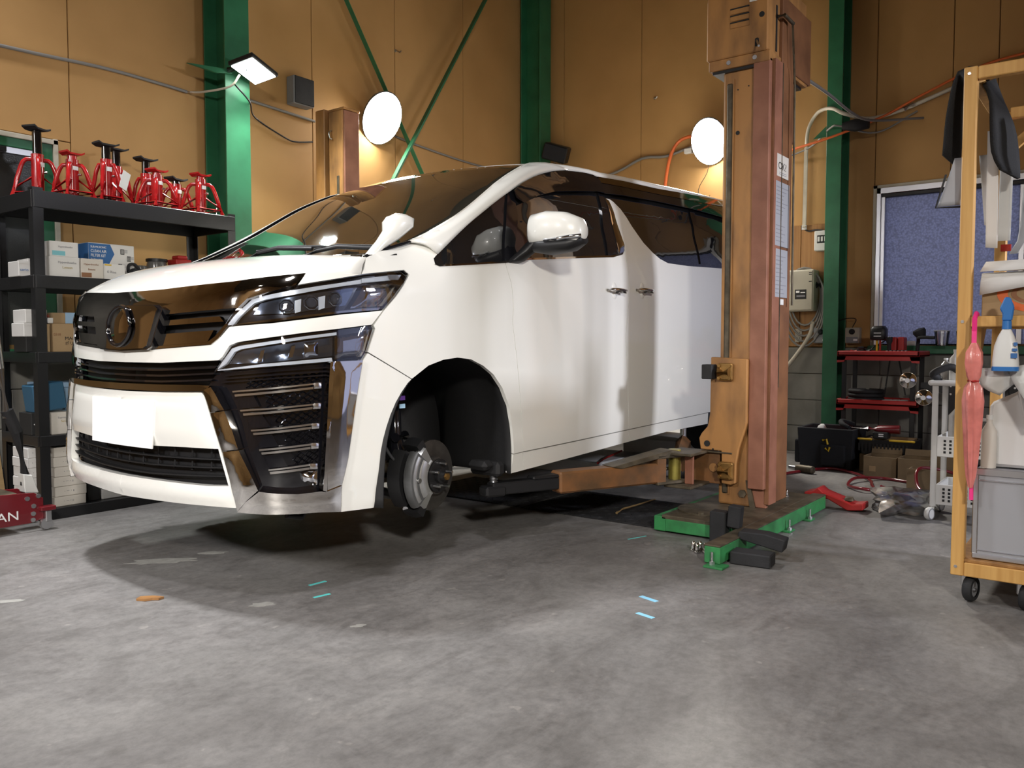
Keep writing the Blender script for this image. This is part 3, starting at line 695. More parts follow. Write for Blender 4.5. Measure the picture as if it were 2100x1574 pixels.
panel('number_plate', 'plate', 'plate_white', .016, thick=.006, step=.05, label='blank white number plate')
for i in range(3): panel('chrome_trim', 'strip%d' % i, 'chrome', .016, thick=.04, step=.012, bulge=.012, bw=.035)
panel('chrome_trim', 'chrome_foot', 'chrome', .018, thick=.05, step=.015, bulge=.010, bw=.05)
panel('chrome_trim', 'chrome_side', 'chrome', .012, thick=.03, step=.02, bulge=.006, bw=.05)
panel('chrome_trim', 'chrome_edge', 'chrome', .022, thick=.04, step=.015, bulge=.006, bw=.008)
cg = panel('corner_grille', 'corner_back', 'gloss_black', -.03, thick=.02, step=.03)
for i in range(3): panel('corner_rib', 'corner_rib%d' % i, 'gloss_black', -.012, parent=cg, thick=.02, step=.03, bulge=.003, bw=.004)
for i in range(5):
    panel('chrome_fin', 'fin%da' % i, 'satin', -.004, parent=cg, thick=.012, step=.03, bulge=.002, bw=.003)
    panel('chrome_fin', 'fin%db' % i, 'satin', 0., parent=cg, thick=.016, step=.03, bulge=.003, bw=.004)
    panel('fin_tip', 'fin%dc' % i, 'satin', .002, parent=cg, thick=.02, step=.01, bulge=.003, bw=.005)
    q = CAR['mesh%d' % i]
    for side in (1, -1):
        bm = bmesh.new()
        def Q(u, v):
            a = (q[0][0] + (q[1][0] - q[0][0]) * u, q[0][1] + (q[1][1] - q[0][1]) * u); b = (q[3][0] + (q[2][0] - q[3][0]) * u, q[3][1] + (q[2][1] - q[3][1]) * u)
            return S(side * (a[0] + (b[0] - a[0]) * v), a[1] + (b[1] - a[1]) * v, -.02)
        W_ = abs(q[1][0] - q[0][0]); nx = max(3, int(W_ / .032))
        for k in range(nx):
            for v0 in (0, .5):
                for (u0, w0, u1, w1) in ((0, .0, .5, .25), (.5, .25, 1, 0), (0, .5, .5, .25), (.5, .25, 1, .5)):
                    bm_tube(bm, [Q((k + u0) / nx, v0 + w0), Q((k + u1) / nx, v0 + w1)], .0032, 4)
        add_bm('mesh_insert', bm, 'gloss_black', cg[0 if side == 1 else 1], 40)
for i in range(4): panel('corner_panel', 'panel%d' % i, 'gloss_black', -.012, parent=cg, thick=.02, step=.02)
fg = panel('fog_lamp', 'fog', 'lamp_chrome', -.012, parent=cg, thick=.02, step=.01, bulge=.012, bw=.012, label='clear round fog lamp')
# headlamps -------------------------------------------------------------------------------
def lamp(prefix, name, pieces, label):
    b = panel(name, prefix + '_back', 'lamp_dark', {'head': -.04, 'fogl': -.035}[prefix], thick=.01, step=.03, label=label)
    for key, part, m, d, kw in pieces: panel(part, key, m, d, parent=b, **kw)
    panel('lamp_cover', prefix + '_lens', 'clear', .002, parent=b, thick=.002, step=.03, bulge=.008, bw=.04)
    return b
hl = lamp('head', 'headlamp', [('head_guide', 'light_guide', 'lamp_white', -.018, dict(thick=.012, step=.02, bulge=.006, bw=.008)),
                          ('head_guide_b', 'light_guide', 'lamp_white', -.018, dict(thick=.012, step=.02, bulge=.006, bw=.008)),
                          ('head_sill', 'lamp_sill', 'smoke_chrome', -.012, dict(thick=.02, step=.03)),
                          ('head_block', 'side_reflector', 'smoke_chrome', -.02, dict(thick=.012, step=.015, bulge=.01, bw=.02)),
                          ('head_bezel', 'lamp_bezel', 'lamp_blue', -.03, dict(thick=.01, step=.02)),
                          ('reflector0', 'reflector', 'lamp_white', -.024, dict(thick=.008, step=.01)),
                          ('reflector1', 'reflector', 'lamp_white', -.024, dict(thick=.008, step=.01))], 'wide headlamp with three projector lenses')
for i in range(3):
    s_, z_ = CAR['projector%d' % i][0]
    for side in (1, -1):
        p = S(side * s_, z_, -.022); q = S(side * s_, z_, .02); ax = q - p
        o = lathe('projector_lens', [(0, .012), (.010, .011), (.018, .006), (.021, 0), (.021, -.012)], p, ax, 'lens', hl[0 if side == 1 else 1], 20, 60)
        bm = bmesh.new(); x, y = frame_axes(ax); axn = ax.normalized()
        pts = [p - axn * .004 + (x * math.cos(2 * math.pi * (k + .5) / 8) + y * math.sin(2 * math.pi * (k + .5) / 8)) * .027 for k in range(9)]
        bm_tube(bm, pts, .0035, 6, cap=False); add_bm('lens_ring', bm, 'lamp_chrome', hl[0 if side == 1 else 1], 60)
lamp('fogl', 'lower_lamp', [('fogl_guide', 'light_guide', 'lamp_white', -.014, dict(thick=.012, step=.02, bulge=.006, bw=.008)),
                            ('fogl_sill', 'lamp_sill', 'lamp_white', -.014, dict(thick=.012, step=.03)),
                            ('fogl_blue', 'lamp_bezel', 'lamp_blue', -.026, dict(thick=.008, step=.02, bulge=-.008, bw=.02)),
                            ('fogl_block', 'side_reflector', 'smoke_chrome', -.012, dict(thick=.012, step=.012, bulge=.008, bw=.012)),
                            ('fogl_cube', 'lens_cube', 'lamp_chrome', -.018, dict(thick=.012, step=.01, bulge=.006, bw=.008)),
                            ('fogl_rib0', 'lamp_rib', 'lamp_chrome', -.018, dict(thick=.01, step=.01)),
                            ('fogl_rib1', 'lamp_rib', 'lamp_chrome', -.018, dict(thick=.01, step=.01))], 'slim blue-tinted lower lamp')
# side panels -----------------------------------------------------------------------------
panel('bumper_corner', 'bumper_side', 'paint', 0., gap=.0015, thick=.02, step=.025)
panel('fender', 'fender', 'paint', 0., gap=.0015, thick=.02, step=.03)
for k in ('rocker_front', 'rocker_mid', 'rocker_rear'): panel('rocker_panel', k, 'paint', -.002, gap=.0015, thick=.03, step=.05)
fd = panel('front_door', 'front_door', 'paint', 0., gap=.0018, thick=.02, step=.05)
sd = panel('sliding_door', 'slide_door', 'paint', 0., gap=.0018, thick=.02, step=.06)
panel('rear_quarter', [(4.78, .52), (4.80, 1.56), (5.27, 1.60), (5.27, .58)], 'paint', 0., gap=.0018, thick=.02, step=.08)
panel('rear_rocker', [(4.42, .43), (4.42, .50), (5.27, .57), (5.27, .48)], 'paint', -.002, thick=.03, step=.08)
sg = panel('side_glass', 'side_glass', 'dark_glass', -.006, thick=.006, step=.05, label='dark tinted side glass')
panel('window_trim', 'quarter_trim', 'smoke_chrome', .004, parent=sg, thick=.012, step=.03)
panel('window_pillar', 'pillar_a', 'gloss_black', .003, parent=sg, thick=.01, step=.04)
panel('window_pillar', 'pillar_b', 'gloss_black', .004, parent=sg, thick=.01, step=.04)
panel('window_pillar', 'slide_pillar', 'gloss_black', .002, parent=sg, thick=.01, step=.04)
panel('side_visor', 'visor_front', 'visor', .022, thick=.004, step=.03)
panel('side_visor', 'visor_rear', 'visor', .022, thick=.004, step=.05)
panel('drip_rail', 'drip_rail', 'smoke_chrome', .012, thick=.02, step=.05)
panel('chrome_pillar_fin', 'chrome_fin', 'chrome', .008, thick=.015, step=.02, bulge=.004, bw=.006)
for i, (s_, z_) in enumerate(((3.0305, 1.2886), (3.3611, 1.3048))):
    for side in (1, -1):
        par = (fd if i == 0 else sd)[0 if side == 1 else 1]
        bm = bmesh.new()
        pts = [S(side * (s_ + a), z_ + .002, d_) for a, d_ in ((-.085, .006), (-.07, .028), (-.03, .036), (.03, .036), (.07, .028), (.085, .006))]
        bm_tube(bm, pts, [.012, .017, .017, .017, .017, .012], 10, flat=.6); hd = add_bm('door_handle', bm, 'chrome', par, 60)
        bm = bmesh.new(); bm_tube(bm, [S(side * (s_ - .02), z_ - .012, .03), S(side * (s_ + .07), z_ - .012, .03)], .011, 8, flat=.6); add_bm('handle_insert', bm, 'gloss_black', par, 60)
        for f_ in (-1, 1):
            bm = bmesh.new(); bm_lathe(bm, [(0, .003), (.02, .0028), (.026, 0)], S(side * s_, z_ + f_ * .022, .0), S(side * s_, z_, .1) - S(side * s_, z_, 0), 20); add_bm('handle_recess', bm, 'paint', par, 60)
# hood, windscreen, pillars, roof -----------------------------------------------------------
def sample(curve, n):
    d = [0.]
    for a, b in zip(curve, curve[1:]): d.append(d[-1] + (Vector(b) - Vector(a)).length)
    out = []
    for k in range(n):
        t = d[-1] * k / (n - 1); i = 0
        while i < len(d) - 2 and d[i + 1] < t: i += 1
        f = (t - d[i]) / ((d[i + 1] - d[i]) or 1); out.append(Vector(curve[i]).lerp(Vector(curve[i + 1]), f))
    return out
def L3(key, d=0.): return [Vector(skin(s, z, d)) for s, z in CAR[key]]           # (x, y half width, z)
def both_sides(name, rows, m, parent, thick, centre=True, smooth=40):
    """rows in (x, y, z) car half space running from the centre (y=0) to the near side"""
    if centre:
        full = [[Vector((p.x, YC + p.y, p.z)) for p in reversed(r_[1:])] + [Vector((p.x, YC - p.y, p.z)) for p in r_] for r_ in rows]
        return grid(name, full, m, parent, thick, smooth)
    a = grid(name, [[Vector((p.x, YC - p.y, p.z)) for p in r_] for r_ in rows], m, parent, thick, smooth)
    b = grid(name, [[Vector((p.x, YC + p.y, p.z)) for p in reversed(r_)] for r_ in rows], m, parent, thick, smooth)
    return a, b
NT = 22
hf = sample(catmull([tuple(p) for p in L3('hood_front', -.002)], 6), NT)
hb_end = L3('hood_side')[-1]
hb = []
for k in range(NT):
    y = hb_end.y * k / (NT - 1); q_ = (y / hb_end.y) ** 2
    hb.append(Vector((2.175 + (hb_end.x - 2.175) * q_, y, 1.362 + (hb_end.z - 1.362) * q_ ** 1.6)))
rows = []
for i in range(17):
    r_ = i / 16; e = 1 - (1 - r_) ** 1.75
    row = []
    for k in range(NT):
        p = hf[k].lerp(hb[k], r_); p.z = hf[k].z + (hb[k].z - hf[k].z) * e
        p.z += .010 * math.sin(math.pi * r_) * (1 - (k / (NT - 1)) ** 4)
        row.append(p)
    rows.append(row)
hood = both_sides('hood', rows, 'paint', car, .012)
panel('hood_corner', 'hood_corner', 'paint', -.001, parent=(hood, hood), thick=.012, step=.02)
WE = sample(catmull([(2.30, .80, 1.345), (2.42, .815, 1.388), (2.579, .832, 1.443), (2.86, .825, 1.582), (3.19, .79, 1.783), (3.40, .762, 1.886), (3.494, .75, 1.921)], 6), 24)
TOPC = Vector((3.445, 0, 1.953))      # middle of the windscreen's upper edge
BASC = Vector((2.27, 0, 1.345))
rows = []
for i, e in enumerate(WE):
    t = i / (len(WE) - 1); c_ = BASC.lerp(TOPC, t); c_.z += .002 * math.sin(math.pi * t)
    row = []
    for k in range(19):
        f = k / 18; h_ = f ** 2.0
        row.append(Vector((c_.x + (e.x - c_.x) * f ** 2.4, e.y * f, c_.z + (e.z - c_.z) * h_)))
    rows.append(row)
wsg = both_sides('windscreen', rows, 'screen_glass', car, .006)
for sg_ in (1, -1): tube('windscreen_trim', [(e.x, YC - sg_ * (e.y + .004), e.z + .002) for e in WE], .007, 'gloss_black', wsg, 6)
both_sides('cowl_panel', [[Vector((p.x - .01, p.y, p.z - .02)) for p in hb], [Vector((2.12 + .32 * (k / (NT - 1)) ** 2, hb[k].y, 1.345 + .02 * (k / (NT - 1)))) for k in range(NT)]], 'black', car, .01)
wt_all = L3('win_top', .0)
wt = sample(catmull([tuple(p) for p in wt_all[1:9]], 5), 24)     # along the A pillar up to the top of the door glass
rows = []
for i in range(24):
    lo = wt[i]; hi = WE[min(23, int(4 + i * 19 / 23 + .5))]
    if i == 23: hi = WE[-1]
    row = []
    for k in range(7):
        f = k / 6; p = lo.lerp(hi, f); b_ = math.sin(math.pi * f) * .022
        p.y += b_ * .75; p.z += b_ * .55
        row.append(p)
    rows.append(row)
# pillar from the fender top to the roof, then the roof itself
both_sides('a_pillar', rows, 'paint', car, .01, centre=False, smooth=60)
edge = [wt_all[8]] + wt_all[9:16] + [Vector((6.45, .70, 2.10))]
edge = sample(catmull([tuple(p) for p in edge], 5), 22)
rows = []
for i, e in enumerate(edge):
    t = i / 21
    zc = 1.985 + .095 * math.sin(math.pi * min(1, t * 1.0 + .0) * .5) + .02 * t + .01
    if i == 0: base_row = None
    row = []
    c0 = Vector((e.x, 0, zc))
    for k in range(15):
        a = k / 14 * math.pi / 2
        yy = math.sin(a) ** .82; zz_ = math.cos(a) ** .42 if k < 14 else 0
        row.append(Vector((e.x, e.y * yy, e.z + (zc - e.z) * zz_)))
    rows.append(row)
# front rows: blend from the windscreen's upper edge to the first full section
top_row = [Vector((TOPC.x + (WE[-1].x - TOPC.x) * (k / 14) ** 2.4, WE[-1].y * k / 14, TOPC.z + (WE[-1].z - TOPC.z) * (k / 14) ** 2)) for k in range(15)]
pre = []
for j in range(6):
    f = j / 6
    row = []
    for k in range(15):
        p = top_row[k].lerp(rows[0][k], f); p.z = top_row[k].z + (rows[0][k].z - top_row[k].z) * (1 - (1 - f) ** 1.8)
        row.append(p)
    pre.append(row)
both_sides('roof', pre + rows, 'paint', car, .01, smooth=60)
# tail and floor pan (unseen from the front, they close the body)
tail = [[Vector((6.62 + .05 * (1 - abs(f)), YC + f * .78, z)) for f in (-1, -.5, 0, .5, 1)] for z in (.45, 1.0, 1.5)] + [[Vector((6.40, YC + f * .70, 2.10)) for f in (-1, -.5, 0, .5, 1)]]
grid('tailgate', tail, 'paint', car, .02)
box('floor_pan', (3.25, YC - .78, .43), (6.5, YC + .78, .50), 'liner', car, .01)
box('floor_pan', (2.0, YC - .40, .40), (3.2, YC + .40, .48), 'liner', car, .01)
bm = bmesh.new()
for y_ in (-.36, .36): bm_box(bm, (2.2, YC + y_ - .05, .33), (3.3, YC + y_ + .05, .42), .01)
bm_box(bm, (2.5, YC - .41, .31), (2.95, YC + .41, .38), .02)
add_bm('subframe', bm, 'grease', car)
tube('tow_hook', [(2.05, YC - .6, .36), (2.05, YC - .6, .30), (2.12, YC - .6, .28), (2.16, YC - .6, .33)], .012, 'black', car)
# wipers, mirrors ---------------------------------------------------------------------------
for y0, y1 in ((.16, .50), (.46, .76)):
    def WP(y, lift): 
        f = abs(y) / .84; return Vector((2.19 + .24 * f * f, YC - y, 1.376 - .012 * f * f + lift))
    wr = tube('wiper', [WP(y0, -.01), WP(y0 + .06, .012), WP((y0 + y1) / 2, .028), WP(y1, .022)], .009, 'black', car)
    tube('wiper_blade', [WP(y0 + .05, .02), WP((y0 + y1) / 2, .035), WP(y1 + .06, .03)], .006, 'rubber', wr)
def ellip(name, secs, m, parent, seg=20, smooth=60, pw=2.6):
    """loft of superellipse sections: (centre, half a, half b) across axes given per section"""
    bm = bmesh.new(); rings = []
    for c_, ax, bx_, a, b in secs:
        ring_ = []
        for k in range(seg):
            t = 2 * math.pi * k / seg; ct, st = math.cos(t), math.sin(t)
            ring_.append(bm.verts.new(Vector(c_) + Vector(ax) * a * math.copysign(abs(ct) ** (2 / pw), ct) + Vector(bx_) * b * math.copysign(abs(st) ** (2 / pw), st)))
        rings.append(ring_)
    for r0, r1 in zip(rings, rings[1:]):
        for k in range(seg): bm.faces.new((r0[k], r0[(k + 1) % seg], r1[(k + 1) % seg], r1[k]))
    bm.faces.new(rings[0]); bm.faces.new(rings[-1][::-1])
    return add_bm(name, bm, m, parent, smooth)
for sd_ in (1, -1):
    def MP(x, y, z): return Vector((x, YC - sd_ * y, z))
    X_, Y_, Z_ = Vector((1, 0, 0)), Vector((0, -sd_, 0)), Vector((0, 0, 1))
    cap = ellip('mirror_cap', [(MP(3.215, .965, 1.525), X_, Z_, .035, .055), (MP(3.22, .985, 1.53), X_, Z_, .06, .078), (MP(3.235, 1.06, 1.535), X_, Z_, .078, .084), (MP(3.25, 1.15, 1.53), X_, Z_, .076, .078), (MP(3.265, 1.215, 1.52), X_, Z_, .058, .058), (MP(3.27, 1.235, 1.515), X_, Z_, .03, .03)], 'paint', car, 24)
    ellip('mirror_underside', [(MP(3.22, .97, 1.46), X_, Z_, .045, .03), (MP(3.24, 1.06, 1.45), X_, Z_, .075, .038), (MP(3.26, 1.17, 1.455), X_, Z_, .07, .03), (MP(3.275, 1.23, 1.475), X_, Z_, .035, .018)], 'black', cap, 20)
    ellip('mirror_foot', [(MP(3.13, .89, 1.37), X_, Y_, .05, .02), (MP(3.15, .925, 1.385), X_, Y_, .05, .03), (MP(3.19, .96, 1.43), X_, Y_, .045, .035), (MP(3.215, .99, 1.47), X_, Y_, .045, .04)], 'black', cap, 16)
    tube('indicator', [MP(3.175, 1.07, 1.475), MP(3.182, 1.14, 1.478), MP(3.20, 1.20, 1.485), MP(3.235, 1.236, 1.49)], .0105, 'lamp_chrome', cap)
# assist mirror on the near fender, white teardrop on a stalk
def AM(x, y, z): return Vector((x, YC - y, z))
am = ellip('assist_mirror', [(AM(2.33, .80, 1.352), Vector((1, 0, 0)), Vector((0, 1, 0)), .028, .022), (AM(2.385, .80, 1.400), Vector((.8, 0, -.6)), Vector((0, 1, 0)), .024, .022),
                        (AM(2.44, .805, 1.445), Vector((.9, 0, -.43)), Vector((0, 1, 0)), .040, .036), (AM(2.475, .81, 1.490), Vector((1, 0, -.1)), Vector((0, 1, 0)), .072, .055),
                        (AM(2.49, .81, 1.520), Vector((1, 0, 0)), Vector((0, 1, 0)), .066, .048), (AM(2.493, .81, 1.536), Vector((1, 0, 0)), Vector((0, 1, 0)), .030, .020)], 'paint', car, 20, 60, 2.2)
# wheel arch and front hub ------------------------------------------------------------------
for sd_ in (1, -1):
    def HP(x, y, z): return Vector((x, YC - sd_ * y, z))
    rows = []
    prof = [(2.285, .33), (2.29, .45), (2.31, .60), (2.37, .75), (2.47, .86), (2.60, .92), (2.72, .932), (2.85, .918), (2.96, .87), (3.05, .79), (3.11, .66), (3.135, .50), (3.135, .36)]
    prof = catmull(prof, 3)
    for y_, sc_ in ((.905, 1.), (.86, 1.03), (.70, 1.06), (.42, 1.06)):
        rows.append([HP(2.72 + (x - 2.72) * sc_, y_, z if z < .4 else .4 + (z - .4) * sc_) for x, z in prof])
    ln = grid('arch_liner', rows, 'liner', car, .006)
    grid('arch_back', [[HP(2.72 + (x - 2.72) * 1.06, .42, z if z < .4 else .4 + (z - .4) * 1.06) for x, z in prof], [HP(2.72 + (x - 2.72) * .3, .42, .42 + (z - .4) * .3) for x, z in prof]], 'liner', ln, .006)
    if sd_ == 1:
        bm = bmesh.new(); bm_box(bm, (3.06, YC - .885, .350), (3.12, YC - .70, .42), .015); bm_box(bm, (2.99, YC - .86, .385), (3.07, YC - .74, .43), .02); add_bm('liner_flap', bm, 'liner', ln)
    hx, hz = 2.757, .387; AX = Vector((.10, -sd_ * .98, .0)).normalized()
    hub0 = HP(hx, .74, hz)
    disc_o = lathe('brake_disc', [(0, -.02), (.162, -.02), (.162, -.004), (.088, -.004), (.085, .030), (.0, .030)], hub0, AX, mat('disc iron', (.15, .14, .13), .42, .8, var=.3, vscale=20) if sd_ == 1 else 'steel', car, 48)
    disc('disc_hat', hub0 + AX * .034, AX, .078, .004, 'black', disc_o, 32)
    lathe('hub_cap', [(.034, 0), (.034, .018), (.024, .022), (.020, .04), (.0, .042)], hub0 + AX * .036, AX, 'black', disc_o, 20)
    disc('axle_nut', hub0 + AX * .066, AX, .016, .022, 'bronze', disc_o, 6)
    x_, y_ = frame_axes(AX)
    for k in range(5):
        a = 2 * math.pi * k / 5 + .42
        disc('wheel_stud', hub0 + AX * .036 + (x_ * math.cos(a) + y_ * math.sin(a)) * .057, AX, .0065, .036, 'steel', disc_o, 10)
    # caliper clasping the front edge of the disc
    def CPt(a, r_, h): return hub0 + (Vector((math.cos(a), 0, math.sin(a)))) * r_ + AX * h
    def arcbox(name, a0, a1, r0, r1, h0, h1, m, par, n=10, bev=.006):
        bm = bmesh.new(); rings = []
        for i in range(n + 1):
            a = a0 + (a1 - a0) * i / n
            rings.append([bm.verts.new(CPt(a, r_, h)) for r_, h in ((r0, h0), (r1, h0), (r1 + .004, (h0 + h1) / 2), (r1 - .006, h1), (r0, h1))])
        for r_0, r_1 in zip(rings, rings[1:]):
            for k in range(5): bm.faces.new((r_0[k], r_1[k], r_1[(k + 1) % 5], r_0[(k + 1) % 5]))
        bm.faces.new(rings[0]); bm.faces.new(rings[-1][::-1])
        return add_bm(name, bm, m, par, 40)
    M.setdefault('caliper', mat('machined aluminium', (.62, .63, .62), .32, .85, var=.15, vscale=12, bump=.1))
    M.setdefault('caliper_dark', mat('cast grey aluminium', (.22, .225, .23), .42, .7, var=.2, vscale=15, bump=.15))
    cal = arcbox('brake_caliper', R(140), R(220), .104, .196, .006, .046, 'caliper_dark', car)
    arcbox('caliper_face', R(143), R(217), .100, .138, .040, .054, 'caliper', cal)
    arcbox('caliper_face', R(144), R(216), .160, .178, .038, .050, 'caliper', cal)
    arcbox('caliper_bracket', R(124), R(143), .095, .168, .006, .040, 'caliper', cal, 5); arcbox('caliper_bracket', R(217), R(236), .095, .168, .006, .040, 'caliper', cal, 5)
    arcbox('caliper_bracket', R(126), R(234), .088, .100, .022, .046, 'caliper', cal, 12)
    for a_ in (126, 234): arcbox('caliper_arm', R(a_ - 7), R(a_ + 7), .160, .205, -.05, .030, 'black', cal, 4)
    arcbox('caliper_rear', R(140), R(220), .10, .200, -.085, -.02, 'black', cal)
    disc('caliper_plug', CPt(R(181), .148, .050), AX, .011, .008, 'steel', cal, 16)
    # strut, spring seat, knuckle
    st = lathe('strut', [(0, 0), (.028, 0), (.030, .02), (.030, .30), (.022, .31), (.022, .36), (.0, .36)], HP(2.66, .60, .48), Vector((.06, sd_ * .10, 1)), 'gloss_black', car, 18)
    if sd_ == 1:
        for z_, c_ in ((.742, (.25, .08, .5)), (.705, (.45, .7, .9))):
            box('strut_label', (2.655, YC - .634, z_ - .010), (2.690, YC - .628, z_ + .010), mat('strut label', c_, .5), st, .001)
    lathe('coil_spring', [(.055, 0), (.062, .02), (.055, .04), (.062, .06), (.055, .08), (.062, .10)], HP(2.67, .585, .80), Vector((.06, sd_ * .10, 1)), 'black', st, 20)
    bm = bmesh.new(); bm_tube(bm, [HP(2.60, .66, .30), HP(2.66, .64, .42), HP(2.66, .60, .56)], [.03, .045, .03], 10); bm_tube(bm, [HP(2.62, .64, .565), HP(2.72, .60, .565)], .022, 10); add_bm('steering_knuckle', bm, 'gloss_black', st, 40)
    tube('brake_hose', [HP(2.58, .55, .62), HP(2.56, .66, .50), HP(2.60, .70, .44)], .007, 'rubber', st, curve=5)
    bm = bmesh.new(); bm_tube(bm, [HP(2.70, .68, .27), HP(2.66, .4, .30)], [.03, .04], 8); bm_tube(bm, [HP(2.62, .70, .245), HP(2.72, .66, .255)], .014, 8); add_bm('control_arm', bm, 'steel', st, 40)
# rear wheel, mostly hidden by the lift post
for sd_ in (1, -1):
    yy_ = YC - sd_ * .80
    ty = lathe('tyre', [(.22, -.11), (.30, -.115), (.335, -.09), (.34, 0), (.335, .09), (.30, .115), (.22, .11)], (5.76, yy_, .52), (0, -sd_, 0), 'rubber', car, 40)
    lathe('wheel_rim', [(0, .05), (.06, .05), (.19, .07), (.225, .10), (.225, -.08), (0, -.08)], (5.76, yy_, .52), (0, -sd_, 0), 'steel', ty, 30)

# ------------------------------------------------------------------ two-post lift, near post
lift = thing('lift_post', 'worn orange two-post lift column with green base beside the van doors', 'vehicle lift', (4.45, 1.68, 0))
# base: green channel beams, steel plate with green front edge
bmn = box('base_beam', (3.42, 1.445, .008), (4.98, 1.52, .085), 'green_lift', lift, .004)
box('beam_top', (3.42, 1.443, .085), (4.98, 1.522, .092), 'grease', bmn, .002)
for x_ in (3.40, 4.28, 4.62):
    ft = box('anchor_foot', (x_ - .035, 1.41, 0), (x_ + .045, 1.46 if x_ > 3.5 else 1.50, .010), 'green_lift', lift, .002)
    cx_, cy_ = (x_, 1.425) if x_ > 3.5 else (3.405, 1.475)
    disc('anchor_bolt', (cx_, cy_, .01), (0, 0, 1), .006, .055, 'steel', ft, 10); disc('anchor_nut', (cx_, cy_, .01), (0, 0, 1), .013, .014, 'steel', ft, 6)
box('base_beam', (3.86, 1.93, .008), (4.98, 2.0, .085), 'green_lift', lift, .004)
box('base_edge', (3.855, 1.52, .012), (3.875, 1.93, .075), 'green_lift', lift, .003)
box('base_plate', (3.86, 1.50, .072), (4.92, 1.955, .094), 'grease', lift, .003)
disc('drum_cover', (4.12, 1.80, .094), (0, 0, 1), .17, .008, 'grease', lift, 32)
disc('plate_bolt', (3.96, 1.78, .094), (0, 0, 1), .016, .018, 'grease', lift, 6)
Z0 = .094
# column: folded channel; the front face is split around the dark guide slot
col = box('column', (4.33, 1.66, Z0), (4.60, 1.845, 2.49), 'orange_post', lift, .012, seg=2)
box('column_slot', (4.325, 1.79, .155), (4.334, 1.822, 2.40), 'grease', col, .006)
box('column_lip', (4.322, 1.778, .15), (4.331, 1.786, 2.42), 'orange_post', col, .001)
for z_, y_ in ((2.36, 1.76), (2.37, 1.70)): disc('bolt_hole', (4.329, y_, z_), (-1, 0, 0), .004, .002, 'ink', col, 10)
disc('bolt_hole', (4.329, 1.758, 2.13), (-1, 0, 0), .011, .003, 'ink', col, 14)
disc('column_bolt', (4.33, 1.70, .165), (-1, 0, 0), .022, .016, 'grease', col, 6)
cov = box('cable_cover', (4.30, 1.575, .20), (4.335, 1.665, 2.49), 'salmon', lift, .004)
box('cable_cover', (4.335, 1.560, .115), (4.62, 1.585, 2.49), 'brown', lift, .003)
box('cover_panel', (4.336, 1.556, .115), (4.44, 1.561, 2.49), 'salmon', lift, .001)
box('cover_foot', (4.34, 1.575, Z0), (4.37, 1.655, .235), 'salmon', lift, .003)
prism('cover_gusset', [(4.325, 1.66, Z0), (4.325, 1.63, Z0), (4.325, 1.665, .24), (4.325, 1.685, .24)], (.02, 0, 0), 'grease', lift)
box('side_seam', (4.44, 1.553, .75), (4.447, 1.556, 2.49), 'grease', lift, 0)
# carriage plate with bearing blocks, and the two swing arms
pl_ = [(1.87, .915), (1.664, .905), (1.664, .56), (1.68, .50), (1.705, .42), (1.72, .33), (1.722, .225), (1.75, .215), (1.80, .22), (1.802, .398), (1.925, .40), (1.935, .46), (1.92, .49), (1.885, .53), (1.872, .60)]
cr = prism('carriage', [(4.268, y_, z_) for y_, z_ in pl_], (.05, 0, 0), 'orange_post', lift, .004)
def bearing(y_, z_, par):
    b_ = box('bearing_flange', (4.235, y_ - .040, z_ - .048), (4.268, y_ + .045, z_ + .048), 'bronze', par, .01, seg=2)
    tube('bearing_roller', [(4.228, y_ - .028, z_), (4.228, y_ + .034, z_)], .024, 'bronze', par, 14)
    for a in (-.028, .032):
        for c in (-.034, .034): disc('bearing_screw', (4.238, y_ + a, z_ + c), (-1, 0, 0), .009, .012, 'bronze', par, 6)
bearing(1.775, .835, cr); bearing(1.765, .295, cr)
box('stop_pad', (4.20, 1.835, .795), (4.27, 1.895, .875), 'rubber', cr, .004)
disc('carriage_hole', (4.266, 1.885, .435), (-1, 0, 0), .017, .004, 'ink', cr, 18); disc('carriage_hole', (4.266, 1.85, .405), (-1, 0, 0), .005, .004, 'ink', cr, 10)
# arm bracket fork
bkt = box('arm_bracket', (4.05, 1.88, .382), (4.30, 2.06, .396), 'grease', lift, .003)
box('bracket_web', (4.262, 1.74, .385), (4.30, 1.95, .393), 'grease', bkt, .002)
box('bracket_plate', (4.05, 1.88, .205), (4.30, 2.04, .220), 'grease', bkt, .003)
box('bracket_side', (4.29, 1.82, .21), (4.31, 2.02, .39), 'arm', bkt, .003)
box('bracket_channel', (4.13, 1.905, .22), (4.145, 1.955, .385), 'salmon', bkt, .003)
disc('bracket_boss', (4.289, 1.855, .30), (-1, 0, 0), .024, .006, 'orange_post', bkt, 24)
piv = Vector((4.14, 2.02, 0)); 
disc('pivot_pin', (piv.x, piv.y, .20), (0, 0, 1), .034, .205, mat('oily brass pin', (.35, .30, .07), .35, .6, var=.3, vscale=20), bkt, 24)
pad = Vector((3.10, 2.475, 0)); dv = (pad - piv).normalized(); nv = Vector((-dv.y, dv.x, 0))
def arm_box(name, t0, t1, h0, h1, z0, z1, m, par, bev=.006):
    bm = bmesh.new(); bm_box(bm, (t0, h0, z0), (t1, h1, z1), bev, Matrix(((dv.x, nv.x, 0, piv.x), (dv.y, nv.y, 0, piv.y), (0, 0, 1, 0), (0, 0, 0, 1))))
    return add_bm(name, bm, m, par)
L_ = (pad - piv).length
arm = arm_box('lift_arm', .12, .78, -.05, .05, .232, .342, 'arm', lift, .01)
arm_box('arm_extension', .70, L_ + .02, -.036, .036, .255, .315, 'black_metal', lift, .006)
arm_box('arm_extension_neck', .76, .93, -.036, .036, .31, .330, 'black_metal', lift, .008)
arm_box('arm_pad_seat', L_ - .05, L_ + .06, -.045, .045, .250, .300, 'black_metal', lift, .01)
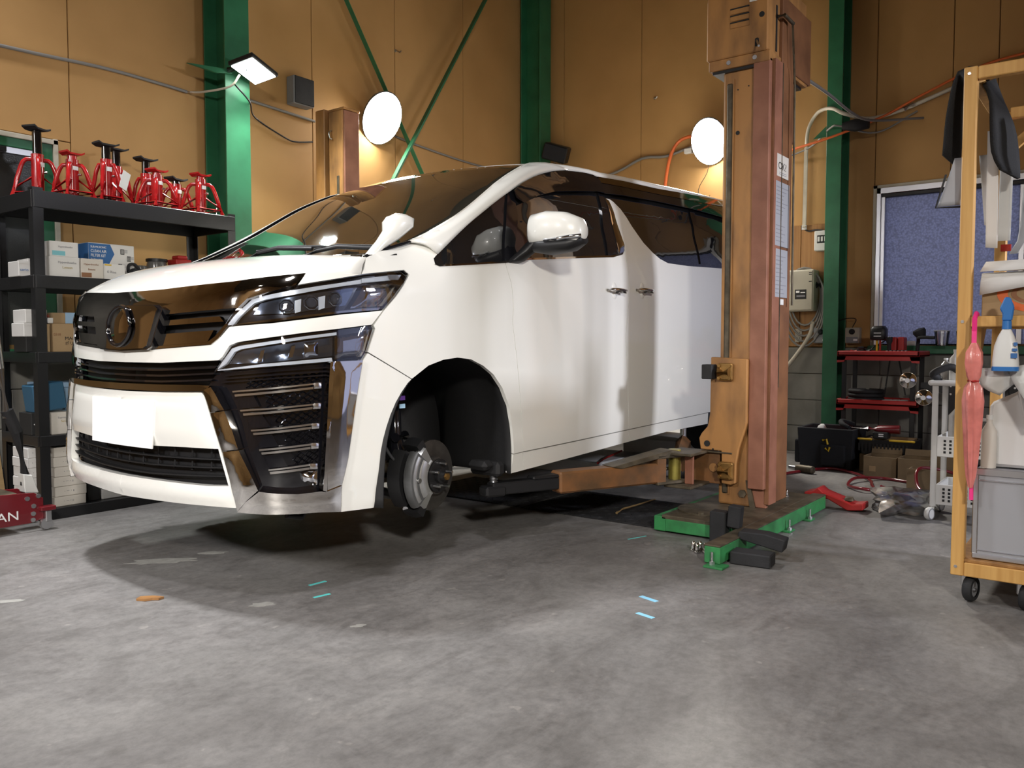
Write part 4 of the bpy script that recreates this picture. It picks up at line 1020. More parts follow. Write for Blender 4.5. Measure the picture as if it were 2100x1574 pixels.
def AP(t, h, z): return piv + dv * t + nv * h + Vector((0, 0, z))
lathe('lift_pad_screw', [(0, 0), (.017, 0)] + [(.017 if k % 2 else .021, .004 + k * .006) for k in range(12)] + [(.02, .078), (0, .078)], AP(L_, 0, .29), (0, 0, 1), 'steel', lift, 16)
prism('arm_gusset', [AP(-.02, .055, .395), AP(.06, .055, .41), AP(.46, .055, .345), AP(.40, .055, .33), AP(.10, .055, .375)], nv * -.11, 'grease', lift, .004)
arm_box('arm_fork', -.05, .16, -.055, .055, .365, .385, 'grease', lift, .004); arm_box('arm_fork', -.05, .16, -.055, .055, .222, .240, 'grease', lift, .004)
arm_box('arm_fork_web', .10, .16, -.052, .052, .23, .38, 'arm', lift, .003)
# locking gear beside the pivot
gq = AP(.19, -.075, .235)
lk = lathe('arm_lock_gear', [(0, 0), (.042, 0), (.044, .012), (.030, .016), (.030, .055), (.044, .060), (.042, .075), (0, .075)], gq, (0, 0, 1), 'steel', lift, 18)
tube('arm_lock_rod', [AP(.44, -.075, .270), AP(.22, -.078, .275), AP(-.06, -.085, .285)], .010, 'grease', lk)
# head box
hd = [(1.925, 2.528), (1.925, 2.848), (1.90, 2.913), (1.86, 2.948), (1.585, 2.948), (1.585, 2.528)]
head = prism('head_cover', [(4.285, y_, z_) for y_, z_ in hd], (.62, 0, 0), 'orange_post', lift, .006)
box('head_skirt', (4.295, 1.575, 2.473), (4.90, 1.915, 2.528), 'orange_post', head, .003)
box('head_underside', (4.31, 1.60, 2.458), (4.88, 1.90, 2.474), 'black_metal', head, .002)
for y_ in (1.80, 1.655): disc('head_screw', (4.295, y_, 2.501), (-1, 0, 0), .012, .006, 'steel', head, 14)
for k in range(3):
    lv = prism('louvre', [(4.285, 1.79, 2.773 - k * .036), (4.285, 1.685, 2.77 - k * .036), (4.285, 1.685, 2.743 - k * .036), (4.285, 1.79, 2.746 - k * .036)], (-.006, 0, 0), 'orange_post', head, .002)
    box('louvre_slot', (4.276, 1.686, 2.77 - k * .036), (4.290, 1.789, 2.776 - k * .036), 'ink', head, 0)
disc('head_plug', (4.285, 1.617, 2.713), (-1, 0, 0), .014, .004, 'ink', head, 18)
box('head_slot', (4.281, 1.632, 2.553), (4.286, 1.652, 2.596), 'ink', head, .004)
tube('release_lever', [(4.278, 1.640, 2.58), (4.20, 1.600, 2.523)], .006, 'steel', head)
nt_ = box('head_notice', (4.281, 1.605, 2.79), (4.285, 1.685, 2.888), 'paper', lift, .001)
for k in range(5): box('notice_line', (4.2795, 1.615, 2.813 + k * .014), (4.2812, 1.615 + .05 * (.6 + .4 * random.random()), 2.818 + k * .014), 'grey_ink', nt_, 0)
box('head_gap', (4.40, 1.580, 2.548), (4.414, 1.586, 2.788), 'ink', head, 0)
box('head_side_box', (4.46, 1.565, 2.488), (4.93, 1.59, 2.858), 'brown', head, .004)
box('motor_box', (4.63, 1.60, 2.13), (4.78, 1.78, 2.50), 'brown', lift, .006)
lk2 = tube('linkage_rod', [(4.52, 1.535, 2.713), (4.555, 1.530, 2.40), (4.57, 1.53, 1.2)], .006, 'grease', lift)
tube('linkage_crank', [(4.405, 1.575, 2.728), (4.405, 1.54, 2.728), (4.53, 1.535, 2.718)], .010, 'grease', lk2)
# stickers on the side cover
YS = 1.5595
ok = box('ok_sticker', (4.375, YS - .004, 1.885), (4.555, YS - .002, 2.005), 'cream_box', lift, .001)
def side_text(body, x, z, size, m, par, sx=1., y=YS - .0042): return text('sticker_text', body, (x, y, z), (R(90), 0, 0), size, m, par, sx=sx)
side_text('OK?', 4.392, 1.925, .056, 'ink', ok, 1.25)
for k in range(2): box('sticker_line', (4.41, YS - .0046, 1.898 + k * .009), (4.52, YS - .0040, 1.901 + k * .009), 'grey_ink', ok, 0)
st1 = box('instruction_sticker', (4.362, YS - .004, 1.515), (4.575, YS - .002, 1.860), 'panel_grey', lift, .001)
for k in range(15):
    if k in (5, 6): continue
    box('sticker_line', (4.372, YS - .0046, 1.54 + k * .0205), (4.372 + .19 * (.5 + .5 * random.random()), YS - .0040, 1.5445 + k * .0205), 'grey_ink', st1, 0)
st2 = box('instruction_sticker', (4.375, YS - .004, 1.24), (4.565, YS - .002, 1.50), 'panel_grey', lift, .001)
for k in range(10): box('sticker_line', (4.38, YS - .0046, 1.26 + k * .022), (4.385 + .16 * (.5 + .5 * random.random()), YS - .0040, 1.265 + k * .022), 'grey_ink', st2, 0)
box('small_label', (4.46, YS - .004, 1.20), (4.51, YS - .002, 1.232), 'white_box', lift, .001)
# ------------------------------------------------------------------ far post
fp = thing('lift_post', 'far orange two-post lift column standing behind the van against the wall', 'vehicle lift', (4.4, 4.9, 0))
fc = box('column', (4.25, 4.862, .02), (4.41, 5.02, 2.765), 'orange_post', fp, .006)
box('column', (4.25, 5.072, .02), (4.41, 5.178, 2.80), 'orange_post', fp, .006); box('column_back', (4.33, 5.01, .02), (4.41, 5.08, 2.76), 'black_metal', fp, .002)
box('column_cap', (4.255, 4.85, 2.765), (4.42, 5.03, 2.785), 'orange_post', fp, .004)
box('column_slot', (4.243, 4.90, .3), (4.252, 4.925, 2.27), 'grease', fc, .003)
box('cable_cover', (4.26, 4.845, .05), (4.405, 4.864, 2.76), 'salmon', fp, .003)
box('base_plate', (4.0, 4.55, 0), (4.8, 5.25, .03), 'green_lift', fp, .003)
for a in range(1): tube('hook', [(4.245, 4.985, 2.62), (4.225, 4.985, 2.60), (4.225, 4.975, 2.56), (4.235, 4.965, 2.55)], .006, 'steel', fp, curve=4)
disc('bolt_hole', (4.249, 4.955, 2.05), (-1, 0, 0), .010, .003, 'ink', fc, 14)
crf = box('carriage', (4.17, 4.80, .30), (4.26, 5.05, .95), 'orange_post', fp, .006)
def far_arm(x1):
    bm = bmesh.new(); bm_tube(bm, [(4.2, 4.8, .32), (x1, 4.13, .32)], .05, 4); add_bm('lift_arm', bm, 'arm', fp)
    disc('lift_pad_screw', (x1, 4.13, .34), (0, 0, 1), .022, .07, 'steel', fp, 14)
far_arm(3.1); far_arm(5.2)
# second arm of the near post, reaching the rear sill
bm = bmesh.new(); bm_tube(bm, [(4.2, 2.0, .32), (5.15, 2.45, .32)], .05, 4); add_bm('lift_arm', bm, 'arm', lift); disc('lift_pad_screw', (5.15, 2.45, .34), (0, 0, 1), .022, .08, 'steel', lift, 14)

# ------------------------------------------------------------------ black steel rack
RX0, RX1, RY0, RY1 = 2.005, 3.27, 4.815, 5.315
rack = thing('shelf_rack', 'tall black steel shelf rack loaded with jack stands and boxes', 'shelf', ((RX0 + RX1) / 2, 5.06, 0))
def post(x0, x1, y0, y1, name='post'):
    # angle profile, open to the inside
    sx = 1 if x0 < 2.6 else -1; sy = 1 if y0 < 5 else -1
    cx_ = x0 if sx == 1 else x1; cy_ = y0 if sy == 1 else y1
    bm = bmesh.new(); t = .003; w_ = .055
    bm_box(bm, (min(cx_, cx_ + sx * w_), min(cy_, cy_ + sy * t), 0), (max(cx_, cx_ + sx * w_), max(cy_, cy_ + sy * t), 1.845))
    bm_box(bm, (min(cx_, cx_ + sx * t), min(cy_ + sy * t, cy_ + sy * w_), 0), (max(cx_, cx_ + sx * t), max(cy_ + sy * t, cy_ + sy * w_), 1.845))
    add_bm(name, bm, 'black_metal', rack)
for x0 in (RX0, RX1 - .055):
    for y0 in (RY0, RY1 - .055): post(x0, x0 + .055, y0, y0 + .055)
SHELF = [(1.829, .095), (1.366, .072), (.942, .06), (.475, .06), (.062, .062)]
for zt, h in SHELF:
    box('shelf_beam', (RX0 + .004, RY0 - .004, zt - h), (RX1 - .004, RY0 + .008, zt), 'black_metal', rack, .003)
    box('shelf_beam', (RX0 + .004, RY1 - .008, zt - h), (RX1 - .004, RY1 + .004, zt), 'black_metal', rack, .003)
    box('side_beam', (RX0 - .004, RY0 + .01, zt - h), (RX0 + .008, RY1 - .01, zt), 'black_metal', rack, .003)
    box('side_beam', (RX1 - .008, RY0 + .01, zt - h), (RX1 + .004, RY1 - .01, zt), 'black_metal', rack, .003)
    box('shelf_board', (RX0 + .01, RY0 + .01, zt - .014), (RX1 - .01, RY1 - .01, zt - .001), 'black_metal', rack, .002)
S1, S2, S3, S4, S5 = [s[0] - .0005 for s in SHELF]
# ---- jack stands
def stand_parts(root, hbody, hram, black_top, wide=.125, top_label=None):
    """tripod/quad tube stand standing on z=0"""
    zb = hbody
    legs = [(math.cos(a), math.sin(a)) for a in (R(45), R(135), R(225), R(315))]
    for cx_, cy_ in legs:
        f = Vector((cx_ * wide, cy_ * wide, .006)); sh = Vector((cx_ * wide * .60, cy_ * wide * .60, zb - .062)); t_ = Vector((cx_ * .024, cy_ * .024, zb - .030))
        lg = tube('leg', [f, f.lerp(sh, .5), f.lerp(sh, .93), sh + Vector((-.008 * cx_, -.008 * cy_, .014)), sh.lerp(t_, .45) + Vector((0, 0, .016)), t_], .0125, 'red', root, 8)
        tube('strut', [f.lerp(sh, .28), Vector((cx_ * .02, cy_ * .02, zb * .52))], .0085, 'red', lg, 6)
    for k in range(4):
        a, b = legs[k], legs[(k + 1) % 4]; q = .88 * wide
        tube('foot_rail', [(a[0] * q, a[1] * q, .035), (b[0] * q, b[1] * q, .035)], .008, 'red', root, 6)
    bd_ = lathe('sleeve', [(.026, zb * .16), (.034, zb * .16), (.034, zb), (.026, zb)], (0, 0, 0), (0, 0, 1), 'red', root, 20)
    box('sleeve_sticker', (-.016, -.0358, zb * .72), (.016, -.030, zb * .82), 'white_ink', bd_, .001)
    disc('lock_pin', (.02, -.026, zb * .62), (.6, -.8, 0), .007, .016, 'steel', bd_, 10)
    rm = lathe('ram', [(0, zb * .08), (.0255, zb * .08), (.0255, zb + hram), (0, zb + hram)], (0, 0, 0), (0, 0, 1), 'gloss_black' if black_top else 'red', root, 18)
    bm = bmesh.new(); z_ = zb + hram; mt = 'rubber' if black_top else 'red'; a_ = .062 if black_top else .052
    sec = [(-a_, .014), (-a_ * .6, .002), (a_ * .6, .002), (a_, .014), (a_, .024), (a_ * .62, .012), (-a_ * .62, .012), (-a_, .024)]
    bm_prism(bm, [(u, -.045, z_ + v) for u, v in sec], (0, .09, 0)); add_bm('saddle', bm, mt, root)
    return root
def stand(label, x, y, rot, hbody, hram, black, wide=.125):
    r_ = thing('jack_stand', label, 'jack stand', (0, 0, 0), 'jack stands on the top shelf')
    stand_parts(r_, hbody, hram, black, wide); r_.location = (x, y, S1); r_.rotation_euler = (0, 0, rot); return r_
stand('tall red jack stand with black saddle, at the open end of the top shelf', 2.182, 5.16, .45, .265, .135, True, .135)
stand('short red jack stand with red saddle next to the tallest stand', 2.285, 4.955, .1, .225, .022, False, .118)
stand('red jack stand with a black saddle and hanging tag, front of the overlapping pair', 2.487, 4.96, 0, .262, .075, True, .095)
stand('red jack stand with a black saddle, rear of the overlapping pair', 2.655, 5.17, .1, .275, .095, True, .10)
stand('red jack stand with black saddle behind a short red one at mid shelf', 2.85, 5.17, .1, .26, .08, True, .10)
stand('short red jack stand with red saddle at mid shelf, in front of a black-topped one', 2.797, 4.945, .2, .215, .016, False, .135)
stand('low red jack stand with a black saddle, between the two red-saddled stands', 3.06, 5.17, .2, .225, .02, True, .12)
stand('short red jack stand with red saddle at the shelf end by the green column', 3.098, 4.94, .1, .235, .016, False, .135)
tg = box('paper_tag', (-.03, 0, -.055), (.03, .002, .055), 'paper', None, .001); tag(tg, 'white paper tag hanging from a jack stand', 'tag')
tg.location = (2.545, 4.855, S1 + .135); tg.rotation_euler = (0, .35, .3)
for i, (x_, y_) in enumerate(((3.175, 4.90),)):
    tag(tube('pin_chain', [(x_, y_, S1 + .16), (x_ + .012, y_ - .006, S1 + .10), (x_ + .006, y_ - .004, S1 + .012)], .003, 'steel', None, 6), 'thin steel chain hanging beside the end jack stand', 'chain')
# ---- cartons on the second shelf
FR = (R(90), 0, 0)      # text facing the front (-Y)
def carton(label, x0, x1, z0, h, y0, dep, m='white_box', lines=(), cat='box', flap=False, name='carton'):
    t = thing(name, label, cat, ((x0 + x1) / 2, y0 + dep / 2, z0))
    b = box('body', (x0, y0, z0), (x1, y0 + dep, z0 + h), m, t, .003)
    box('lid_tape', (x0 + .002, y0 - .0006, z0 + h - .012), (x1 - .002, y0 + dep * .5, z0 + h + .0006), m, t, 0)
    for body, fx, fz, size, mm, sx in lines:
        text('print', body, (x0 + (x1 - x0) * fx, y0 - .0008, z0 + h * fz), FR, size, mm, b, sx=sx)
    return t
carton('small white carton with blue lettering behind the rack post, second shelf', 1.99, 2.06, S2, .085, 4.98, .14, 'white_box', [('serio', .1, .35, .022, 'blue_print', 1)])
carton('white carton standing upright behind the rack post, second shelf', 2.055, 2.115, S2, .105, 5.02, .14, 'white_box')
carton('white carton with gold lettering, under the teal-labelled carton', 2.095, 2.262, S2, .112, 4.845, .17, 'white_box', [('Hypersheathe', .28, .68, .018, 'grey_ink', 1), ('Lemon', .42, .42, .020, 'gold_ink', 1)])
c0 = carton('white carton with a teal label lying on the gold-lettered carton', 2.10, 2.258, S2 + .1125, .085, 4.85, .16, 'white_box', [('Hypersheathe', .30, .62, .014, 'grey_ink', 1)])
box('teal_label', (2.115, 4.849, S2 + .12), (2.185, 4.8505, S2 + .145), 'teal_print', c0, 0)
c1 = carton('white carton with brown corner print beside the gold-lettered carton', 2.267, 2.395, S2, .112, 4.84, .16, 'cream_box', [('Hypersheathe', .12, .68, .015, 'brown_ink', 1), ('Beaute', .3, .42, .015, 'brown_ink', 1)])
box('brown_label', (2.268, 4.8385, S2 + .006), (2.325, 4.8402, S2 + .032), 'brown_ink', c1, 0)
c2 = carton('plain white carton with faint purple print in front of the blue kit box', 2.402, 2.530, S2, .092, 4.85, .16, 'white_box', [('0 Rise', .15, .42, .022, 'grey_ink', 1)])
box('orange_label', (2.407, 4.8485, S2 + .082), (2.447, 4.8502, S2 + .090), 'yellow', c2, 0)
# blue and white filter kit box
kit = thing('filter_kit_box', 'large blue and white clean air filter kit box on the second shelf', 'box', (2.52, 5.03, S2))
KX0, KX1, KY, KZ1 = 2.375, 2.655, 4.975, S2 + .225
kb = box('body', (KX0, KY, S2), (KX1, KY + .2, KZ1), 'white_box', kit, .003)
prism('blue_panel', [(KX0 + .0, KY - .0006, S2 + .015), (KX0 + .075, KY - .0006, S2 + .015), (KX0 + .155, KY - .0006, S2 + .165), (KX0 + .13, KY - .0006, KZ1 - .004), (KX0, KY - .0006, KZ1 - .004)], (0, .0006, 0), 'blue_print', kb)
box('blue_panel', (KX0 + .15, KY - .0006, S2 + .002), (KX1 - .002, KY, S2 + .05), 'blue_print', kb, 0)
box('blue_panel', (KX0 - .0006, KY + .002, S2 + .003), (KX0, KY + .198, KZ1 - .003), 'blue_print', kb, 0)
for body, z_, sz in (('SUB-MICRONIC', .195, .017), ('CLEAN AIR', .168, .024), ('FILTER KIT', .142, .024), ('The Ultimate Defence', .125, .010), ('From Damaging', .112, .010), ('Dirty Air', .099, .010)):
    text('print', body, (KX0 + .012, KY - .0012, S2 + z_), FR, sz, 'white_ink', kb, sx=.80)
for x_, z_ in ((.205, .185), (.245, .145), (.19, .095)):
    fb = box('filter_picture', (KX0 + x_ - .012, KY - .0010, S2 + z_ - .018), (KX0 + x_ + .012, KY - .0004, S2 + z_ + .014), 'ink', kit, 0)
    for k in range(3): box('filter_rib', (KX0 + x_ - .008 + k * .007, KY - .0014, S2 + z_ - .014), (KX0 + x_ - .006 + k * .007, KY - .0008, S2 + z_ + .010), 'white_ink', fb, 0)
    for k in range(3): box('caption_line', (KX0 + x_ + .015, KY - .0010, S2 + z_ - .006 + k * .007), (KX0 + x_ + .032, KY - .0004, S2 + z_ - .003 + k * .007), 'grey_ink', kb, 0)
box('logo_plate', (KX0 + .012, KY - .0012, S2 + .045), (KX0 + .06, KY - .0006, S2 + .065), 'white_ink', kb, 0); box('logo_plate', (KX1 - .065, KY - .0012, S2 + .018), (KX1 - .02, KY - .0006, S2 + .036), 'white_ink', kb, 0)
# jars, lids and bits at the back of the second shelf
def jar(label, x, y, r_, h, m, lid=None, cat='jar', name='canister'):
    t = thing(name, label, cat, (x, y, S2)); lathe('body', [(0, 0), (r_, 0), (r_, h * .85), (r_ * .93, h), (0, h)], (x, y, S2), (0, 0, 1), m, t, 24)
    if lid: lathe('lid', [(0, h), (r_ * 1.06, h), (r_ * 1.06, h + .018), (0, h + .018)], (x, y, S2), (0, 0, 1), lid, t, 24)
    return t
M['smoky'] = mat('smoky plastic', (.13, .125, .12), .2, var=.2, coat=.4)
M['clear_jar'] = mat('cloudy clear plastic', (.40, .385, .36), .18, var=.25, vscale=12, coat=.5)
jar('grey tumbler beside the filter kit box', 2.74, 5.06, .04, .115, 'smoky')
jar('dark bucket with a rim behind the tumbler', 2.86, 5.08, .062, .150, 'smoky', 'black')
jar('cloudy jar with a red lid on the second shelf', 2.995, 5.04, .062, .135, 'clear_jar')
rc = thing('red_nozzle_lid', 'red plastic dispenser lid lying on the cloudy jar', 'lid', (2.995, 5.04, S2 + .136))
box('base', (2.94, 4.985, S2 + .1355), (3.052, 5.095, S2 + .172), 'red_plastic', rc, .008, seg=2); box('grip', (2.962, 5.0, S2 + .172), (3.035, 5.08, S2 + .198), 'red_plastic', rc, .01, seg=2)
jar('slim black bottle beside the red-lidded jar', 3.10, 5.05, .026, .15, 'gloss_black')
sc_ = thing('spray_can', 'small black spray can at the rack end, second shelf', 'can', (3.17, 5.0, S2)); lathe('body', [(0, 0), (.03, 0), (.03, .12), (.015, .14), (0, .14)], (3.17, 5.0, S2), (0, 0, 1), 'gloss_black', sc_, 20); disc('nozzle', (3.17, 5.0, S2 + .14), (0, 0, 1), .01, .02, 'white_plastic', sc_, 12)
hd_ = thing('headset', 'black padded ear muffs lying in front of the filter kit box', 'ear muffs', (2.62, 4.9, S2)); 
lathe('ear_cup', [(0, 0), (.035, 0), (.04, .02), (.03, .04), (0, .045)], (2.60, 4.90, S2 + .04), (.2, -1, .1), 'rubber', hd_, 20); lathe('ear_cup', [(0, 0), (.03, 0), (.034, .02), (.025, .035), (0, .04)], (2.665, 4.90, S2 + .034), (-.2, -1, .3), 'wood_board', hd_, 20)
tube('headband', [(2.585, 4.92, S2 + .06), (2.60, 4.94, S2 + .10), (2.64, 4.95, S2 + .11), (2.675, 4.94, S2 + .07)], .010, 'rubber', hd_, curve=5)
tag(box('paper_box', (2.70, 4.86, S2), (2.88, 4.98, S2 + .05), 'white_box', None, .003), 'flat pale carton at the front of the second shelf by the bonnet', 'box')
# ---- third shelf
for k, (x0, x1, z0, h, lab, txt) in enumerate(((1.985, 2.10, S3 + .163, .074, 'white carton with red lettering, topmost of the left stack on the third shelf', 'Abro'), (1.975, 2.10, S3 + .086, .076, 'white carton with red lettering, middle of the left stack on the third shelf', 'Abro'))):
    c_ = carton(lab, x0, x1, z0, h, 4.90, .16, 'white_box', [(txt, .62, .45, .026, 'red_plastic', 1)])
carton('black carton with gold print at the bottom of the left stack, third shelf', 1.985, 2.10, S3, .085, 4.90, .16, 'ink', [('Abro', .62, .4, .026, 'gold_ink', 1)])
tb = carton('tan carton standing on end beside the rack post, third shelf', 2.055, 2.085, S3, .155, 4.835, .1, 'card')
mb = thing('polythene_carton', 'brown cardboard carton stamped MAC in black on the third shelf', 'box', (2.25, 4.9, S3))
mbb = box('body', (2.10, 4.84, S3), (2.42, 5.06, S3 + .160), 'card', mb, .003)
text('print', 'MAC', (2.165, 4.8388, S3 + .068), FR, .026, 'ink', mbb, sx=1.1); text('print', 'ポリタンク', (2.165, 4.8388, S3 + .040), FR, .024, 'ink', mbb)
text('print', '0318', (2.105, 4.8388, S3 + .092), FR, .020, 'brown_ink', mbb); text('print', '強力', (2.225, 4.8388, S3 + .018), FR, .018, 'brown_ink', mbb)
box('tape', (2.10, 4.839, S3 + .1585), (2.42, 5.0, S3 + .1606), 'card', mbb, 0)
tb2 = thing('carton', 'open brown and blue carton lying on the MAC carton', 'box', (2.22, 4.95, S3 + .16)); box('body', (2.12, 4.88, S3 + .161), (2.19, 5.04, S3 + .222), 'card', tb2, .003); box('sleeve', (2.19, 4.88, S3 + .161), (2.27, 5.04, S3 + .224), 'pale_blue', tb2, .003)
carton('small white carton peeking out above the MAC carton', 2.085, 2.115, S3 + .161, .03, 4.86, .05, 'white_box')
carton('blue and white carton behind the rack post, third shelf', 2.05, 2.07, S3 + .163, .05, 4.85, .05, 'blue_print')
# ---- fourth shelf
carton('white carton with black print at the rack post, fourth shelf', 2.085, 2.20, S4, .125, 4.85, .16, 'cream_box', [('Supreme', .3, .72, .016, 'grey_ink', 1), ('Serum', .45, .55, .016, 'gold_ink', 1)])
carton('black carton with a white emblem on the fourth shelf', 2.00, 2.055, S4, .125, 4.90, .16, 'ink', [('◆', .2, .4, .03, 'white_ink', 1)])
carton('narrow white carton beside the black carton, fourth shelf', 2.056, 2.088, S4, .122, 4.87, .16, 'white_box')
bx2 = thing('blue_folder_box', 'tilted blue plastic case with a white label on the fourth shelf', 'case', (2.08, 4.9, S4 + .127))
bm = bmesh.new(); mt_ = Matrix.Translation((2.105, 4.955, S4 + .215)) @ Matrix.Rotation(-.12, 4, 'Y'); bm_box(bm, (-.095, -.07, -.08), (.075, .07, .075), .006, mt_); bb = add_bm('body', bm, mat('dusty blue plastic', (.035, .11, .19), .45), bx2)
bm = bmesh.new(); bm_box(bm, (-.088, -.0712, -.045), (-.03, -.0702, .05), 0, mt_); add_bm('label', bm, 'paper', bb)
cr_ = thing('pale_blue_crate', 'pale blue perforated crate behind the blue case, fourth shelf', 'crate', (2.25, 5.0, S4))
crb = box('body', (2.15, 5.04, S4 + .002), (2.40, 5.28, S4 + .262), 'pale_blue', cr_, .006); box('rim', (2.14, 5.03, S4 + .255), (2.41, 5.29, S4 + .285), 'pale_blue', crb, .004)
for i in range(4):
    for j in range(4): box('crate_hole', (2.17 + i * .06, 5.0385, S4 + .08 + j * .045), (2.185 + i * .06, 5.041, S4 + .095 + j * .045), 'ink', crb, 0)
# ---- bottom shelf: two stacks of white cartons
for k in range(6):
    z0 = S5 + k * .0565
    c_ = carton(f'white carton in the back stack on the bottom shelf, {["lowest", "second from the bottom", "third from the bottom", "fourth from the bottom", "fifth from the bottom", "topmost"][k]}', 1.985 + .004 * (k % 2), 2.065, z0, .055, 4.93, .2, 'white_box', [('・・・', .2, .4, .02, 'grey_ink', 1)])
for k in range(6):
    z0 = S5 + k * .0565
    c_ = carton(f'white carton in the front stack on the bottom shelf, {["lowest", "second from the bottom", "third from the bottom", "fourth from the bottom", "fifth from the bottom", "topmost"][k]}', 2.09 + .004 * (k % 2), 2.265 + .004 * (k % 2), z0, .055, 4.85, .2, 'cream_box', [('・ー・ii', .25, .4, .018, 'grey_ink', 1)])
carton('dark carton beside the white stacks on the bottom shelf', 2.29, 2.36, S5, .11, 4.88, .2, 'ink'); carton('flat white carton with red edge at the bottom shelf middle', 2.37, 2.60, S5, .06, 4.87, .2, 'white_box')
# ------------------------------------------------------------------ floor jack
jk = thing('floor_jack', 'dark red trolley jack with upright black handle at the picture edge', 'floor jack', (1.75, 4.66, 0))
prf = [(1.30, .07), (1.30, .19), (1.45, .215), (1.70, .215), (1.88, .205), (1.925, .17), (1.925, .06), (1.85, .045), (1.40, .045)]
for y_ in (4.60, 4.80):
    sp = prism('side_plate', [(x_, y_, z_) for x_, z_ in prf], (0, .008, 0), 'dark_red', jk, .002)
    if y_ < 4.7:
        text('brand_print', 'ARCAN', (1.545, y_ - .002, .075), FR, .066, 'white_ink', sp, sx=1.15)
        for x_, z_ in ((1.70, .185), (1.845, .178), (1.90, .185), (1.875, .135), (1.872, .095), (1.87, .062)): disc('rivet', (x_, y_, z_), (0, -1, 0), .012, .006, 'steel', sp, 14)
box('top_plate', (1.32, 4.605, .200), (1.80, 4.80, .214), 'grease', jk, .003)
for y_ in (4.585, 4.835):
    box('caster_arm', (1.90, y_ - .02, .105), (1.975, y_ + .03, .128), 'dark_red', jk, .003)
    cs_ = box('caster_fork', (1.925, y_ - .012, .045), (1.955, y_ + .022, .105), 'steel', jk, .004); lathe('caster_wheel', [(0, -.012), (.03, -.012), (.034, 0), (.03, .012), (0, .012)], (1.932, y_ + .005, .035), (0, 1, 0), 'steel', cs_, 24)
for y_ in (4.60, 4.80): lathe('front_wheel', [(0, -.02), (.045, -.02), (.045, .02), (0, .02)], (1.38, y_, .046), (0, 1, 0), 'steel', jk, 24)
prism('handle_yoke', [(1.86, 4.66, .20), (1.93, 4.66, .19), (1.90, 4.66, .29), (1.855, 4.66, .30)], (0, .07, 0), 'white_plastic', jk, .004)
hnd = tube('handle', [(1.885, 4.70, .24), (1.845, 4.70, .52), (1.80, 4.70, .64)], .030, 'rubber', jk, 14)
tube('handle_tube', [(1.80, 4.70, .60), (1.775, 4.70, .86), (1.755, 4.70, 1.05)], .021, 'steel', hnd, 14)
bd_ = thing('wooden_board', 'plain wooden board leaning against the wall behind the trolley jack', 'board', (1.6, 5.3, 0))
prism('board', [(1.2, 5.25, .01), (2.0, 5.25, .01), (2.0, 5.36, .42), (1.2, 5.36, .23)], (0, .02, 0), 'wood_board', bd_); prism('board_edge', [(1.2, 5.355, .23), (2.0, 5.355, .42), (2.0, 5.355, .43), (1.2, 5.355, .24)], (0, .024, 0), 'pine', bd_)

# ------------------------------------------------------------------ lamps on the walls
def wall_lamp(label, loc, aim, w_, h_, mlit, bracket, power):
    t = thing('flood_lamp', label, 'lamp', loc); n = Vector(aim).normalized(); p = Vector(loc)
    x = n.cross(Vector((0, 0, 1))).normalized(); y = x.cross(n).normalized()
    def ov(r_, d, k=32): return [p + n * d + x * math.cos(2 * math.pi * i / k) * w_ * r_ + y * math.sin(2 * math.pi * i / k) * h_ * r_ for i in range(k)]
    def loft(name, rings, m, par, cap0=True, cap1=True):
        bm = bmesh.new(); rs = [[bm.verts.new(q) for q in r_] for r_ in rings]
        for a, b in zip(rs, rs[1:]):
            for i in range(len(a)): bm.faces.new((a[i], a[(i + 1) % len(a)], b[(i + 1) % len(b)], b[i]))
        if cap0: bm.faces.new(rs[0])
        if cap1: bm.faces.new(rs[-1][::-1])
        return add_bm(name, bm, m, par, 40)
    loft('housing', [ov(.55, -.09), ov(.9, -.06), ov(1.0, -.005), ov(.97, -.002)], 'black_metal', t)
    loft('lit_lens', [ov(.96, .0), ov(.85, .012), ov(.5, .022), ov(.1, .025)], mlit, t)  # oval shape enlarged to include the glare around the lit panel
    tube('bracket', [p - n * .06, (p - n * .10 + Vector(bracket)) / 2 + Vector((0, 0, -.02)), Vector(bracket)], .012, 'black_metal', t)
    l = flood('flood_beam', p + n * .06, p + n * 2, power, (w_ * 1.6, h_ * 1.6), (1, .95, .86), 102); l.data.shape = 'ELLIPSE'; l.parent = t; l.matrix_parent_inverse = Matrix.Translation(p).inverted()
    return t
wall_lamp('dazzling lit flood lamp on the wall above the van roof, beside the cross braces', (5.06, 5.27, 2.93), (-.34, -.72, -.62), .175, .245, 'lit', (5.1, 5.42, 2.98), 36)
wall_lamp('dazzling lit flood lamp on the far wall, half hidden by the lift post', (7.36, 3.27, 2.88), (-.72, -.22, -.62), .17, .245, 'lit', (7.52, 3.27, 2.95), 38)
# LED flood on the column bracket
fl3 = thing('flood_lamp', 'slim lit LED flood lamp on a bracket of the green column', 'lamp', (3.55, 4.95, 2.9))
mt_ = Matrix.Translation((3.545, 4.97, 2.885)) @ Euler((R(-13), R(10), R(18))).to_matrix().to_4x4()
bm = bmesh.new(); bm_box(bm, (-.15, -.10, 0), (.15, .10, .035), .006, mt_); hs = add_bm('housing', bm, 'black_metal', fl3)
bm = bmesh.new(); bm_box(bm, (-.132, -.086, -.004), (.132, .086, .002), 0, mt_); add_bm('lit_panel', bm, 'lit_cool', fl3)
for k in range(5):
    bm = bmesh.new(); bm_box(bm, (-.12 + k * .055, -.08, .035), (-.112 + k * .055, .08, .05), 0, mt_); add_bm('cooling_fin', bm, 'black_metal', hs)
l = flood('flood_beam', (3.60, 4.95, 2.84), (3.62, 4.55, 2.0), 26, (.24, .16), (.93, 1, .95), 130); l.parent = fl3; l.matrix_parent_inverse = Matrix.Translation((3.55, 4.95, 2.9)).inverted()
